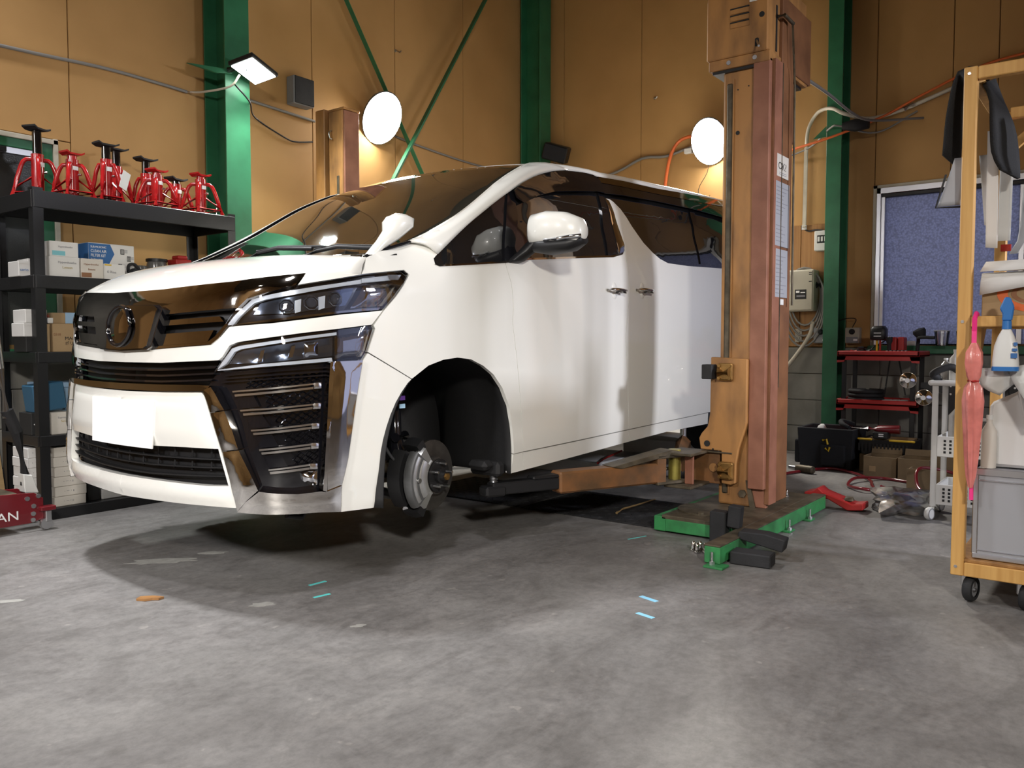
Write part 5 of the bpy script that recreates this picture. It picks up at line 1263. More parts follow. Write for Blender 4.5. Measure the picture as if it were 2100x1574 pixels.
prism('arm', [(3.18, 5.22, 2.895), (3.46, 5.12, 2.90), (3.46, 5.12, 2.875), (3.36, 5.15, 2.86)], (0, -.02, 0), 'green', fl3)
tube('yoke', [(3.43, 5.10, 2.89), (3.46, 5.02, 2.90), (3.50, 4.98, 2.90)], .02, 'black_metal', fl3)
# ------------------------------------------------------------------ cables, conduits, wall boxes on the left wall
tag(tube('conduit', [(1.0, YW - .014, 2.735), (2.1, YW - .014, 2.752), (2.7, YW - .014, 2.78), (3.1, YW - .014, 2.775), (3.30, YW - .02, 2.765)], .011, 'grey_cable', None, curve=4), 'grey cable conduit running along the wall above the rack', 'conduit')
tag(tube('cable', [(3.30, YW - .02, 2.765), (3.36, 5.30, 2.76), (3.44, 5.10, 2.78), (3.48, 5.04, 2.86)], .008, 'pvc', None, curve=5), 'pale cable looping from the conduit up to the slim LED lamp', 'cable')
tag(tube('cable', [(3.46, 5.08, 2.80), (3.62, 5.13, 2.72), (3.85, 5.39, 2.70), (4.15, YW - .012, 2.61), (4.26, YW - .012, 2.60), (4.42, YW - .012, 2.63)], .006, 'black', None, curve=6), 'thin black cable sagging from the slim lamp to the far lift post', 'cable')
tag(tube('conduit', [(3.64, YW - .014, 2.835), (4.1, YW - .014, 2.815), (4.44, YW - .014, 2.80)], .011, 'grey_cable', None, curve=4), 'grey cable conduit between the green column and the far lift post', 'conduit')
tag(tube('cable', [(5.30, YW - .014, 2.865), (5.7, YW - .014, 2.83), (6.3, YW - .014, 2.80), (6.9, YW - .014, 2.79), (7.22, YW - .014, 2.74)], .010, 'grey_cable', None, curve=5), 'grey cable sagging along the wall behind the van roof', 'cable')
db = thing('wall_box', 'dark grey square box on the tan wall above the van', 'junction box', (4.27, 5.38, 2.97))
box('body', (4.17, YW - .10, 2.875), (4.37, YW - .002, 3.095), 'grey_plastic', db, .008); box('lid', (4.175, YW - .108, 2.88), (4.365, YW - .10, 3.09), 'rubber', db, .004)
for i, (x_, z_) in enumerate(((5.38, 3.63), (4.98, 4.35))):
    hk = thing('wall_hook', ['small metal hook on the wall right of the first cross brace', 'small metal hook high on the wall between the braces'][i], 'hook', (x_, YW, z_)); disc('plate', (x_, YW, z_), (0, -1, 0), .014, .006, 'steel', hk, 12); tube('stem', [(x_, YW - .004, z_), (x_ + .03, YW - .03, z_ - .012), (x_ + .045, YW - .03, z_ + .004)], .006, 'steel', hk)
hk = thing('wall_hook', 'small metal hook on the far wall left of the lift head', 'hook', (XW, 3.93, 3.44)); disc('plate', (XW, 3.93, 3.44), (-1, 0, 0), .014, .006, 'steel', hk, 12); tube('stem', [(XW - .004, 3.93, 3.44), (XW - .03, 3.90, 3.43), (XW - .03, 3.89, 3.445)], .006, 'steel', hk)
sp = thing('speaker', 'black loudspeaker tilted on the wall by the corner column', 'speaker', (7.35, 4.93, 2.97))
mt_ = Matrix.Translation((7.30, 4.97, 3.0)) @ Euler((R(18), R(-14), R(20))).to_matrix().to_4x4()
bm = bmesh.new(); bm_box(bm, (-.09, -.13, -.085), (.09, .13, .085), .012, mt_); spb = add_bm('cabinet', bm, 'black', sp)
bm = bmesh.new(); bm_box(bm, (-.096, -.12, -.075), (-.088, .12, .075), .004, mt_); add_bm('grille', bm, 'fabric', spb)
tube('bracket', [(7.38, 5.03, 2.94), (7.42, 5.10, 2.90), (7.44, 5.15, 2.86)], .012, 'steel', sp)
for k in range(3): tube('wire', [(7.36, 5.02 - .03 * k, 2.90), (7.36, 5.05 - .06 * k, 2.80 + .02 * k), (7.38, 5.06 - .08 * k, 2.66)], .0025, 'pvc', sp, 5, curve=5)
# far wall: cables, orange hose, conduit
tag(tube('cable', [(7.50, 4.80, 2.68), (7.50, 4.35, 2.755), (7.50, 4.05, 2.855), (7.50, 3.80, 2.84), (7.50, 3.58, 2.88), (7.46, 3.40, 2.90)], .014, 'grey_cable', None, curve=5), 'bundle of grey cables along the far wall towards the hidden lamp', 'cable')
jb = box('connector', (7.47, 3.50, 2.83), (7.515, 3.58, 2.88), 'white_plastic', None, .004); tag(jb, 'small white cable connector beside the half-hidden lamp', 'connector')
tag(tube('cable', [(7.40, 3.29, 2.74), (7.46, 3.33, 2.62), (7.46, 3.42, 2.46), (7.46, 3.36, 2.30), (7.46, 3.30, 2.40)], .003, 'black', None, 5, curve=4), 'thin black wire dangling under the half-hidden lamp', 'wire')
tag(tube('air_hose', [(7.44, 3.33, 2.96), (7.44, 3.50, 2.98), (7.44, 3.63, 2.94), (7.44, 3.72, 2.78), (7.44, 3.77, 2.45), (7.44, 3.80, 1.8)], .017, 'orange', None, curve=6), 'orange air hose bending down the far wall behind the van', 'hose')
tag(tube('air_hose', [(7.46, 2.9, 2.55), (7.30, 2.55, 2.66), (7.20, 2.10, 2.72), (7.42, 1.75, 2.88), (7.46, 1.45, 3.02), (7.48, 1.0, 3.18), (7.48, .5, 3.22)], .011, 'orange', None, curve=6), 'orange hose strung across the far wall past the green column', 'hose')
cd = thing('conduit', 'ivory pipe conduit rising up the far wall and bending over the green column', 'conduit', (7.45, 2.39, 2.0))
tube('pipe', [(7.48, 2.405, 2.02), (7.48, 2.40, 2.72)], .018, 'pvc', cd, 12); tube('pipe_bend', [(7.48, 2.40, 2.70), (7.48, 2.385, 2.88), (7.47, 2.32, 2.995), (7.35, 2.22, 3.0), (7.22, 2.10, 2.96), (7.22, 2.0, 2.90), (7.40, 1.85, 2.875), (7.48, 1.62, 2.925), (7.49, 1.4, 2.99), (7.49, 1.1, 3.08), (7.49, .6, 3.20)], .016, 'pvc', cd, 10, curve=6)
tube('coupling', [(7.48, 1.60, 2.93), (7.485, 1.53, 2.955)], .024, 'pvc', cd, 12); tube('end_cap', [(7.48, 2.405, 2.00), (7.48, 2.405, 2.04)], .023, 'white_plastic', cd, 12)
tag(tube('cable', [(4.88, 1.62, 2.56), (5.6, 1.66, 2.62), (6.4, 1.72, 2.68), (7.1, 1.75, 2.78), (7.47, 1.45, 2.83)], .010, 'grey_cable', None, curve=8), 'grey cable sagging from the lift head to the far wall', 'cable')
tag(tube('cable', [(7.50, 2.62, 2.66), (7.45, 2.35, 2.72), (7.22, 2.12, 2.80), (7.20, 2.03, 2.80), (7.44, 1.8, 2.76), (7.49, 1.5, 2.90)], .008, 'grey_cable', None, curve=6), 'grey cable strung behind the ivory pipe across the green column', 'cable')
bk = thing('lamp_bracket', 'small green bracket with a black lamp on the far green column', 'bracket', (7.2, 2.0, 2.75)); prism('plate', [(7.25, 2.16, 2.83), (7.25, 2.16, 2.74), (7.25, 2.27, 2.735)], (.006, 0, 0), 'green', bk); ellip('housing', [((7.24, 2.02, 2.80), Vector((1, 0, 0)), Vector((0, 0, 1)), .04, .03), ((7.25, 1.93, 2.80), Vector((1, 0, 0)), Vector((0, 0, 1)), .05, .05), ((7.30, 1.83, 2.81), Vector((1, 0, 0)), Vector((0, 0, 1)), .03, .04)], 'rubber', bk)
# plywood backing with electric gear
ply = thing('plywood_panel', 'vertical-grained plywood backing board on the far wall behind the lift post', 'board', (7.5, 2.4, .95))
for y0, y1 in ((2.17, 2.44), (2.445, 2.72), (2.725, 3.0)): box('plywood_sheet', (XW - .016, y0, .955), (XW - .001, y1, 2.045), 'ply', ply, .002)
eb = thing('control_box', 'beige electric control box with a black lever on the plywood', 'control box', (7.42, 2.4, 1.27))
ebx = box('body', (7.36, 2.275, 1.27), (7.512, 2.515, 1.635), 'beige', eb, .008); box('door', (7.352, 2.285, 1.28), (7.362, 2.505, 1.625), 'beige', ebx, .004)
pl2 = box('name_plate', (7.349, 2.335, 1.375), (7.353, 2.435, 1.46), 'ink', eb, .001); box('plate_print', (7.3475, 2.345, 1.43), (7.3495, 2.385, 1.437), 'white_ink', pl2, 0); box('plate_print', (7.3475, 2.345, 1.395), (7.3495, 2.42, 1.41), 'grey_ink', pl2, 0); box('plate_print', (7.3475, 2.395, 1.432), (7.3495, 2.425, 1.45), 'white_ink', pl2, 0)
for z_ in (1.60, 1.585, 1.525): box('small_print', (7.3495, 2.29, z_), (7.3525, 2.315, z_ + .008), 'ink', ebx, 0)
tube('lever', [(7.36, 2.53, 1.575), (7.28, 2.53, 1.575), (7.20, 2.50, 1.57)], .018, 'rubber', eb, 12); tube('side_knob', [(7.44, 2.275, 1.50), (7.44, 2.235, 1.50)], .03, 'rubber', eb, 14)
cable_loop = []
for k in range(5):
    rr_ = .17 + .018 * k; pts = []
    for a in range(25):
        t = 2 * math.pi * a / 24; pts.append((7.47 - .012 * k, 2.40 - .025 * k * 0 + rr_ * .78 * math.cos(t) - .02, 1.41 - .02 * k + rr_ * 1.35 * math.sin(t) * (1 if math.sin(t) > 0 else 1.15)))
    cable_loop.append(pts)
cc = thing('cable_coil', 'coil of thick grey cable hung behind the beige control box', 'cable', (7.47, 2.4, 1.1))
for pts in cable_loop[::1]:
    bm = bmesh.new(); bm_tube(bm, pts, .0095, 6, cap=False); add_bm('cable_turn', bm, 'grey_cable', cc, 50)
tag(tube('conduit', [(7.44, 2.30, 1.18), (7.44, 2.33, 1.05), (7.40, 2.45, .85), (7.36, 2.60, .66), (7.3, 2.75, .5)], .019, 'pvc', None, curve=5), 'ivory flexible conduit running down behind the lift post', 'conduit')
ol = thing('wall_outlet', 'ivory double wall outlet below the control box', 'outlet', (7.51, 2.45, 1.0)); olp = box('plate', (7.50, 2.415, .995), (7.513, 2.478, 1.115), 'pvc', ol, .003)
for z_ in (1.03, 1.08):
    for y_ in (2.435, 2.455): box('socket_slot', (7.498, y_ - .002, z_ - .006), (7.5015, y_ + .002, z_ + .008), 'ink', olp, 0)
bkx = thing('breaker_box', 'white breaker box with a dark window at the green column', 'breaker box', (7.46, 2.25, 1.8)); bkb = box('body', (7.43, 2.175, 1.80), (7.513, 2.30, 1.975), 'white_plastic', bkx, .006); bw_ = box('window', (7.427, 2.18, 1.865), (7.432, 2.275, 1.935), 'ink', bkx, .002)
for k in range(3): box('breaker_switch', (7.422, 2.195 + k * .028, 1.88), (7.428, 2.212 + k * .028, 1.922), 'white_plastic', bw_, .001)
tag(tube('cable', [(7.49, 2.40, 2.0), (7.49, 2.36, 1.985), (7.48, 2.30, 1.99), (7.47, 2.24, 1.98)], .008, 'black', None, curve=5), 'short black cable between the ivory pipe and the breaker box', 'cable')
for i, (y0, y1) in enumerate(((1.905, 2.022), (2.165, 2.29))):
    sw = thing('switch_box', ['grey push-button switch box right of the green column', 'grey push-button switch box left of the green column'][i], 'switch', (7.46, y0 + .05, .98)); b_ = box('body', (7.43, y0, .985), (7.513, y1, 1.12), 'beige' if i == 0 else 'grey_plastic', sw, .005)
    box('lower_lid', (7.425, y0 + .01, .99), (7.432, y1 - .01, 1.04), 'grey_plastic', b_, .002); box('lid_label', (7.422, y0 + .012, 1.005), (7.4255, y0 + .045, 1.022), 'white_ink', b_, 0)
    lathe('knob', [(0, 0), (.024, 0), (.024, .012), (.016, .03), (0, .032)], (7.43, (y0 + y1) / 2, 1.085), (-1, 0, 0), 'rubber', b_, 18)
tag(tube('cable', [(7.42, 1.96, 1.12), (7.42, 1.93, 1.19), (7.42, 2.0, 1.20), (7.40, 2.10, 1.17), (7.42, 2.20, 1.14)], .004, 'black', None, 5, curve=5), 'thin black cable arching over the green column to the switch box', 'cable')
# ------------------------------------------------------------------ red tool cart
ct = thing('tool_cart', 'two-tier red tray cart with black tubular legs under the window', 'tool cart', (7.1, 1.62, 0))
CX0, CX1, CY0, CY1 = 6.93, 7.33, 1.33, 1.945
for zt, nm in ((.925, 'top_tray'), (.535, 'lower_tray')):
    bm = bmesh.new()
    for lo, hi in (((CX0, CY0, zt - .045), (CX1, CY1, zt - .025)), ((CX0, CY0, zt - .045), (CX0 + .02, CY1, zt)), ((CX1 - .02, CY0, zt - .045), (CX1, CY1, zt)), ((CX0, CY0, zt - .045), (CX1, CY0 + .02, zt)), ((CX0, CY1 - .02, zt - .045), (CX1, CY1, zt))): bm_box(bm, lo, hi, .006)
    bm_prism(bm, [(CX0, CY1, zt - .045), (CX0, CY1 - .07, zt - .045), (CX0, CY1 - .055, zt - .09), (CX0, CY1, zt - .095)], (.012, 0, 0)); bm_prism(bm, [(CX0, CY0, zt - .045), (CX0, CY0 + .07, zt - .045), (CX0, CY0 + .055, zt - .09), (CX0, CY0, zt - .095)], (.012, 0, 0))
    bm_box(bm, (CX0, CY0, zt - .075), (CX0 + .012, CY1, zt - .045))
    add_bm(nm, bm, 'red_plastic', ct)
for x_ in (CX0 + .035, CX1 - .04):
    for y_ in (CY0 + .05, CY1 - .05):
        tube('leg', [(x_, y_, .05), (x_, y_, .885)], .019, 'black_metal', ct, 12); lathe('caster', [(0, -.012), (.028, -.012), (.028, .012), (0, .012)], (x_, y_, .029), (0, 1, 0), 'rubber', ct, 18)
TZ = .9005
def small(name, label, cat): return thing(name, label, cat, (7.1, 1.6, TZ))
ch = small('battery_charger', 'upright black battery charger with yellow prongs on the red cart', 'charger')
ellip('body', [((7.05, 1.655, 1.01), Vector((1, 0, 0)), Vector((0, 1, 0)), .05, .045), ((7.05, 1.655, 1.02), Vector((1, 0, 0)), Vector((0, 1, 0)), .06, .062), ((7.05, 1.655, 1.10), Vector((1, 0, 0)), Vector((0, 1, 0)), .06, .06), ((7.05, 1.655, 1.125), Vector((1, 0, 0)), Vector((0, 1, 0)), .04, .045)], 'black', ch, pw=4)
for y_ in (1.64, 1.665): tube('prong', [(7.03, y_, TZ), (7.03, y_, 1.01)], .008, 'yellow' if y_ > 1.65 else 'red_plastic', ch)
for z_ in (1.04, 1.065): box('charger_print', (6.986, 1.625, z_), (6.992, 1.68, z_ + .006), 'white_ink', ch, 0)
for i, y_ in enumerate((1.475, 1.53)):
    rb = small('red_battery', ['red power tool battery pack on the cart, next to the flashlight', 'red power tool battery pack on the cart, nearer the window middle'][1 - i], 'battery'); box('body', (7.08, y_, TZ), (7.20, y_ + .048, TZ + .135), 'red_plastic', rb, .01, seg=2); box('foot', (7.075, y_ - .004, TZ), (7.205, y_ + .05, TZ + .03), 'black', rb, .004)
fl_ = small('flashlight', 'black cylindrical torch standing on the red cart', 'torch'); lathe('body', [(0, 0), (.015, 0), (.015, .08), (.024, .10), (.024, .135), (0, .135)], (7.0, 1.565, TZ), (0, 0, 1), 'rubber', fl_, 18); disc('lens', (7.0, 1.565, TZ + .135), (0, 0, 1), .02, .003, 'lamp_chrome', fl_, 16)
tl = small('heat_gun', 'black and red hand tool lying at the cart end by the switch box', 'hand tool'); tube('body', [(7.05, 1.72, TZ + .02), (7.05, 1.82, TZ + .022)], .02, 'black', tl); tube('nose', [(7.05, 1.82, TZ + .022), (7.05, 1.87, TZ + .022)], .012, 'red_plastic', tl); tube('grip', [(7.05, 1.76, TZ + .03), (7.02, 1.77, TZ + .05), (7.0, 1.80, TZ + .045)], .012, 'black', tl)
tag(tube('cable', [(7.05, 1.72, TZ + .02), (7.10, 1.70, TZ + .06), (7.15, 1.62, TZ + .12), (7.12, 1.66, 1.08)], .005, 'black', None, 5, curve=6), 'thin black lead from the hand tool to the charger', 'cable')
for k in range(6):
    sk_ = small('socket', f'small chrome socket on the cart tray, {["first", "second", "third", "fourth", "fifth", "sixth"][k]} from the charger', 'socket'); sk_['group'] = 'chrome sockets on the red cart'
    lathe('body', [(.006, 0), (.010, 0), (.010, .028), (.006, .028)], (6.965, 1.575 - k * .028, TZ), (0, 0, 1), 'chrome', sk_, 12)
lp = small('bench_lamp', 'black gooseneck inspection lamp clamped to the cart end', 'lamp'); tube('neck', [(7.20, 1.40, TZ), (7.18, 1.39, 1.00), (7.08, 1.36, 1.03), (7.05, 1.25, 1.03)], .014, 'rubber', lp, curve=6); lathe('head', [(0, 0), (.03, 0), (.05, .05), (.045, .07), (0, .08)], (7.16, 1.36, 1.03), (-.2, .3, .8), 'rubber', lp, 20)
hs_ = thing('hose_coil', 'coiled black hose lying on the lower cart tray', 'hose', (7.08, 1.76, .512))
for k in range(3):
    bm = bmesh.new(); bm_tube(bm, [(7.10 + .11 * math.cos(2 * math.pi * a / 24), 1.755 + .125 * math.sin(2 * math.pi * a / 24), .530 + k * .033) for a in range(25)], .017, 8, cap=False); add_bm('hose_turn', bm, 'rubber', hs_, 50)
for k in range(3):
    b_ = box('paper_packet', (6.96 + .01 * k, 1.555 - .06 * k, .5105), (7.10, 1.605 - .06 * k, .535), 'paper', None, .002); tag(b_, f'white paper packet on the lower cart tray, {["nearest the hose coil", "middle one", "farthest from the hose coil"][k]}', 'packet')
for k, (y0, z0, x1, z1) in enumerate(((1.62, .88, 1.66, .56), (1.56, .88, 1.50, .56))): tag(tube('rod', [(7.30, y0, z0), (7.30, x1, z1)], .006, 'black', None), ['thin bent black rod hanging behind the cart, left one', 'thin bent black rod hanging behind the cart, right one'][k], 'rod')
for i, (y_, z_) in enumerate(((1.405, .70), (1.29, .57))):
    wl_ = thing('work_light', ['round chrome work light hung on the cart leg, upper one', 'round chrome work light behind the cart leg, lower one'][i], 'work light', (6.95, y_, z_)); lathe('reflector', [(0, .03), (.02, .028), (.058, .0), (.062, .0), (.062, -.02), (.03, -.05), (0, -.05)], (6.92 + .0 * i, y_, z_), (-1, -.25, 0), 'chrome', wl_, 24); disc('bulb', (6.89, y_, z_), (-1, -.25, 0), .018, .01, 'lamp_white', wl_, 14)
# things on the window sill
for i, (y_, m, lab) in enumerate(((1.27, 'clear', 'clear plastic cup on the window sill, left one'), (1.11, 'clear', 'clear plastic cup on the window sill, right one'))):
    c_ = thing('plastic_cup', lab, 'cup', (7.48, y_, .966)); lathe('wall', [(.0, 0), (.045, 0), (.06, .12), (.057, .12), (.043, .004), (0, .004)], (7.47, y_, .9655), (0, 0, 1), 'thin_film', c_, 24); lathe('rim', [(.06, .118), (.063, .122), (.06, .126), (.056, .122), (.06, .118)], (7.47, y_, .9655), (0, 0, 1), 'white_plastic', c_, 24)
tag(box('white_block', (7.44, 1.46, .9655), (7.50, 1.56, 1.005), 'white_plastic', None, .004), 'small white box on the window sill', 'box')
# black bench with vise and bottles
bn = thing('workbench', 'black steel bench with a perforated leg at the far wall', 'workbench', (7.2, 1.0, 0))
box('bench_top', (6.98, .65, .70), (7.42, 1.21, .735), 'black_metal', bn, .004); box('paper_sheet', (7.0, .95, .7352), (7.2, 1.18, .738), 'paper', bn, 0)
for y_ in (1.12, .70): 
    lg = box('leg', (7.0, y_ - .035, 0), (7.05, y_ + .04, .70), 'grey_plastic' if False else 'black_metal', bn, .004)
    for z_ in (.66, .60, .32, .26): disc('leg_hole', (6.999, y_, z_), (-1, 0, 0), .008, .002, 'steel', lg, 10)
box('bench_rail', (7.01, .70, .40), (7.04, 1.12, .43), 'steel', bn, .003); prism('bench_bracket', [(7.0, 1.15, .70), (7.0, 1.33, .68), (7.0, 1.33, .64), (7.0, 1.15, .60)], (.02, 0, 0), 'black_metal', bn)
for i, (y_, h_, m, lab) in enumerate(((1.14, .11, 'gloss_black', 'black bottle on the bench'), (1.07, .10, 'dark_red', 'dark red can on the bench'), (.99, .14, 'red', 'red and white spray can on the bench'))):
    b_ = thing('bottle', lab, 'bottle', (7.3, y_, .735)); lathe('body', [(0, 0), (.03, 0), (.03, h_ * .75), (.014, h_ * .85), (.014, h_), (0, h_)], (7.3, y_, .7355), (0, 0, 1), m, b_, 18); disc('cap', (7.3, y_, .7355 + h_), (0, 0, 1), .016, .015, 'white_plastic', b_, 14)
# ------------------------------------------------------------------ tool bag, basket, cartons on the floor
tbg = thing('tool_bag', 'open black canvas tool bag with red lining on the floor', 'tool bag', (6.78, 1.9, 0))
def openbox(name, x0, x1, y0, y1, z0, z1, t, m, par, flare=.0, minner=None):
    bm = bmesh.new(); o_ = [(x0, y0), (x1, y0), (x1, y1), (x0, y1)]
    def ring(off, z, f): return [bm.verts.new((x + (off if i in (0, 3) else -off) + (-f if i in (0, 3) else f), y + (off if i in (0, 1) else -off) + (-f if i in (0, 1) else f), z)) for i, (x, y) in enumerate(o_)]
    a, b, c, d = ring(0, z0, 0), ring(0, z1, flare), ring(t, z1, flare), ring(t, z0 + t, 0)
    for r0, r1 in ((a, b), (b, c), (c, d)):
        for i in range(4): bm.faces.new((r0[i], r0[(i + 1) % 4], r1[(i + 1) % 4], r1[i]))
    bm.faces.new(a[::-1]); bm.faces.new(d)
    bmesh.ops.bevel(bm, geom=[e for e in bm.edges], offset=min(.006, t * .3), segments=1, affect='EDGES')
    return add_bm(name, bm, m, par)
bg = openbox('body', 6.56, 6.9, 1.72, 2.11, .002, .325, .02, 'fabric', tbg, .02)
box('lining', (6.58, 1.74, .26), (6.88, 2.09, .27), 'red_plastic', bg, 0); box('side_pocket', (6.6, 2.12, .03), (6.86, 2.17, .22), 'fabric', tbg, .015, seg=2); box('front_pocket', (6.535, 1.76, .03), (6.57, 1.95, .20), 'fabric', tbg, .012, seg=2)
for pts in (((6.54, 1.93, .23), (6.535, 1.90, .24), (6.535, 1.89, .20)), ((6.535, 1.91, .17), (6.535, 1.885, .15), (6.535, 1.875, .18))): tube('yellow_strap', pts, .008, 'yellow', tbg)
ellip('rag', [((6.68, 1.98, .275), Vector((1, 0, 0)), Vector((0, 1, 0)), .05, .05), ((6.68, 1.98, .33), Vector((1, 0, 0)), Vector((0, 1, 0)), .03, .025), ((6.68, 1.975, .345), Vector((1, 0, 0)), Vector((0, 1, 0)), .01, .01)], 'paper', tbg); tube('handle', [(6.58, 1.74, .33), (6.6, 1.80, .36), (6.73, 1.84, .37), (6.83, 1.78, .34)], .02, 'fabric', tbg, curve=5)
bs = thing('plastic_basket', 'black plastic basket with a yellow rim on a carton behind the small boxes', 'basket', (6.795, 1.5, .13))
bsb = openbox('body', 6.615, 6.915, 1.31, 1.66, .14, .255, .012, 'black', bs, .02); 
for lo, hi in (((6.585, 1.58, .250), (6.6, 1.685, .264)), ((6.585, 1.28, .250), (6.6, 1.46, .264))): box('yellow_rim', lo, hi, 'yellow', bs, .003)
for k in range(14): box('basket_slot', (6.598, 1.33 + k * .026, .165), (6.603, 1.342 + k * .026, .225), 'ink', bsb, 0)
tag(box('carton', (6.635, 1.34, .001), (6.895, 1.68, .139), 'card_dark', None, .004), 'closed brown carton under the black basket', 'box')
cbx = openbox('body', 6.695, 6.895, 1.34, 1.62, .27, .37, .004, 'card', None, .015); cbx.name = 'open_carton'; tag(cbx, 'open cardboard tray lying in the black basket', 'box'); cbx.location.z = -.115
dr = thing('power_drill', 'red and black power drill lying in the basket', 'drill', (6.675, 1.5, .27)); tube('body', [(6.655, 1.62, .33), (6.655, 1.55, .33), (6.665, 1.40, .335)], [.02, .032, .034], 'dark_red', dr, 14); tube('chuck', [(6.655, 1.68, .33), (6.655, 1.62, .33)], [.012, .024], 'steel', dr, 14); tube('bit', [(6.655, 1.76, .335), (6.655, 1.68, .33)], .005, 'steel', dr, 8); box('battery', (6.595, 1.47, .262), (6.695, 1.58, .315), 'black', dr, .01, seg=2); tube('grip', [(6.665, 1.46, .33), (6.655, 1.50, .28)], .022, 'black', dr, 12)
for z_ in (.28, .295): box('battery_print', (6.592, 1.50, z_), (6.595, 1.535, z_ + .008), 'white_ink', dr, 0)
def small_carton(label, x0, x1, y0, y1, h, m='card_dark', flaps=True):
    t = thing('open_carton', label, 'box', ((x0 + x1) / 2, (y0 + y1) / 2, 0)); b = openbox('body', x0, x1, y0, y1, .001, h, .004, m, t)
    if flaps: box('flap', (x1 - .004, y0 + .005, h), (x1, y1 - .005, h + .05), m, t, .001, Matrix.Translation((x1, 0, h)) @ Matrix.Rotation(.35, 4, 'Y') @ Matrix.Translation((-x1, 0, -h)))
    return t
q1 = small_carton('small open brown carton with a printed mark nearest the tool bag', 6.38, 6.59, 1.36, 1.585, .155); box('printed_mark', (6.3785, 1.50, .045), (6.3805, 1.545, .085), 'card', q1, 0)
small_carton('middle open brown carton of the three on the floor', 6.36, 6.56, 1.14, 1.345, .16)
small_carton('open brown carton farthest from the tool bag, behind the white cart', 6.48, 6.70, .90, 1.13, .20)
cw = thing('carton_wall', 'flattened brown carton standing on edge in front of the small cartons', 'box', (6.1, 1.1, 0)); box('panel', (6.06, .98, .001), (6.066, 1.225, .135), 'card_dark', cw, .001); box('panel', (6.066, 1.215, .001), (6.20, 1.222, .13), 'card_dark', cw, .001)
# floor hose and coupler
tag(tube('air_hose', [(5.4, 2.25, .012), (6.25, 2.02, .012), (6.55, 1.86, .012), (6.38, 1.62, .012), (6.15, 1.48, .012), (5.95, 1.42, .012), (5.78, 1.36, .012), (5.70, 1.42, .025), (5.85, 1.55, .012), (6.10, 1.56, .03), (6.30, 1.42, .012), (6.25, 1.25, .012)], .011, 'dark_red', None, 8, curve=8), 'thin red air hose looping over the floor in front of the cartons', 'hose')
tag(tube('air_hose', [(5.95, 1.36, .012), (5.72, 1.18, .012), (5.62, 1.0, .012), (5.85, .88, .02), (6.15, .92, .10), (6.02, 1.13, .15), (5.88, 1.12, .05), (5.75, 1.02, .012)], .011, 'dark_red', None, 8, curve=8), 'thin red air hose curling up against the flattened carton', 'hose')
cp = thing('hose_coupler', 'grey metal air line filter lying on the floor behind the lift post', 'coupler', (6.25, 2.0, 0)); lathe('body', [(0, 0), (.026, 0), (.03, .02), (.03, .14), (.02, .15), (0, .15)], (6.30, 2.05, .031), (-.3, -1, 0), 'grease', cp, 18); lathe('neck', [(0, 0), (.016, 0), (.016, .06), (0, .06)], (6.31, 2.11, .031), (-.3, -1, 0), 'steel', cp, 14)
# ------------------------------------------------------------------ white trolley cart
wc = thing('white_cart', 'white plastic wheeled trolley with basket shelves beside the timber trolley', 'trolley', (5.1, .75, 0))
for x_, y_ in ((5.06, .885), (5.06, .60), (5.36, .885), (5.36, .60)):
    tube('post', [(x_, y_, .08), (x_, y_, .76)], .016, 'white_plastic', wc, 12)
    cs_ = lathe('caster_wheel', [(0, -.014), (.03, -.014), (.036, -.006), (.036, .006), (.03, .014), (0, .014)], (x_ - .02, y_ + .012, .037), (.35, 1, 0), 'white_plastic', wc, 22); lathe('caster_ring', [(.027, -.016), (.031, -.016), (.031, .016), (.027, .016)], (x_ - .02, y_ + .012, .037), (.35, 1, 0), 'grey_plastic', cs_, 22); tube('caster_stem', [(x_, y_, .05), (x_, y_, .1)], .01, 'white_plastic', cs_)
box('top_handle', (5.03, .57, .755), (5.39, .92, .785), 'white_plastic', wc, .012, seg=2)
for z0 in (.36, .09):
    bk_ = openbox('basket', 5.05, 5.37, .58, .87, z0, z0 + .115, .01, 'white_plastic', wc)
    for i in range(9):
        for j in range(4): box('basket_hole', (5.0485, .60 + i * .028, z0 + .02 + j * .021), (5.0515, .612 + i * .028, z0 + .033 + j * .021), 'ink', bk_, 0)
def bottle(label, x, y, z, r_, h, m, name='bottle'):
    t = thing(name, label, 'bottle', (x, y, z)); lathe('body', [(0, 0), (r_, 0), (r_, h * .7), (r_ * .4, h * .85), (r_ * .4, h * .92), (0, h * .92)], (x, y, z), (0, 0, 1), m, t, 20); disc('cap', (x, y, z + h * .92), (0, 0, 1), r_ * .45, h * .08, 'white_plastic', t, 14); return t
bottle('white bottle standing on the white trolley', 5.15, .80, .786, .035, .17, 'white_plastic'); bottle('clear bottle on the white trolley beside the white bottle', 5.2, .86, .786, .026, .12, 'clear_jar')
bottle('clear jug in the upper basket of the white trolley', 5.2, .78, .372, .06, .30, 'clear_jar')
tag(tube('cable', [(5.1, .87, .79), (5.06, .90, .82), (5.08, .82, .86), (5.12, .76, .82)], .02, 'rubber', None, curve=5), 'black strap bundled on the white trolley top', 'strap')
def crumple(name, label, c, rx, ry, rz, m, cat, n=3, seed=1, amp=.25):
    bm = bmesh.new(); bmesh.ops.create_icosphere(bm, subdivisions=n, radius=1); rnd = random.Random(seed); ph = [(Vector((rnd.uniform(-1, 1), rnd.uniform(-1, 1), rnd.uniform(-1, 1))) * rnd.uniform(2, 7), rnd.uniform(0, 6)) for _ in range(9)]
    for v in bm.verts:
        f = 1 + sum(amp / 4 * math.sin(v.co.dot(k) + p_) for k, p_ in ph); v.co = Vector((v.co.x * rx * f + c[0], v.co.y * ry * f + c[1], max(.003, v.co.z * rz * f + c[2])))
    o = add_bm(name, bm, m, None, 20); tag(o, label, cat); return o
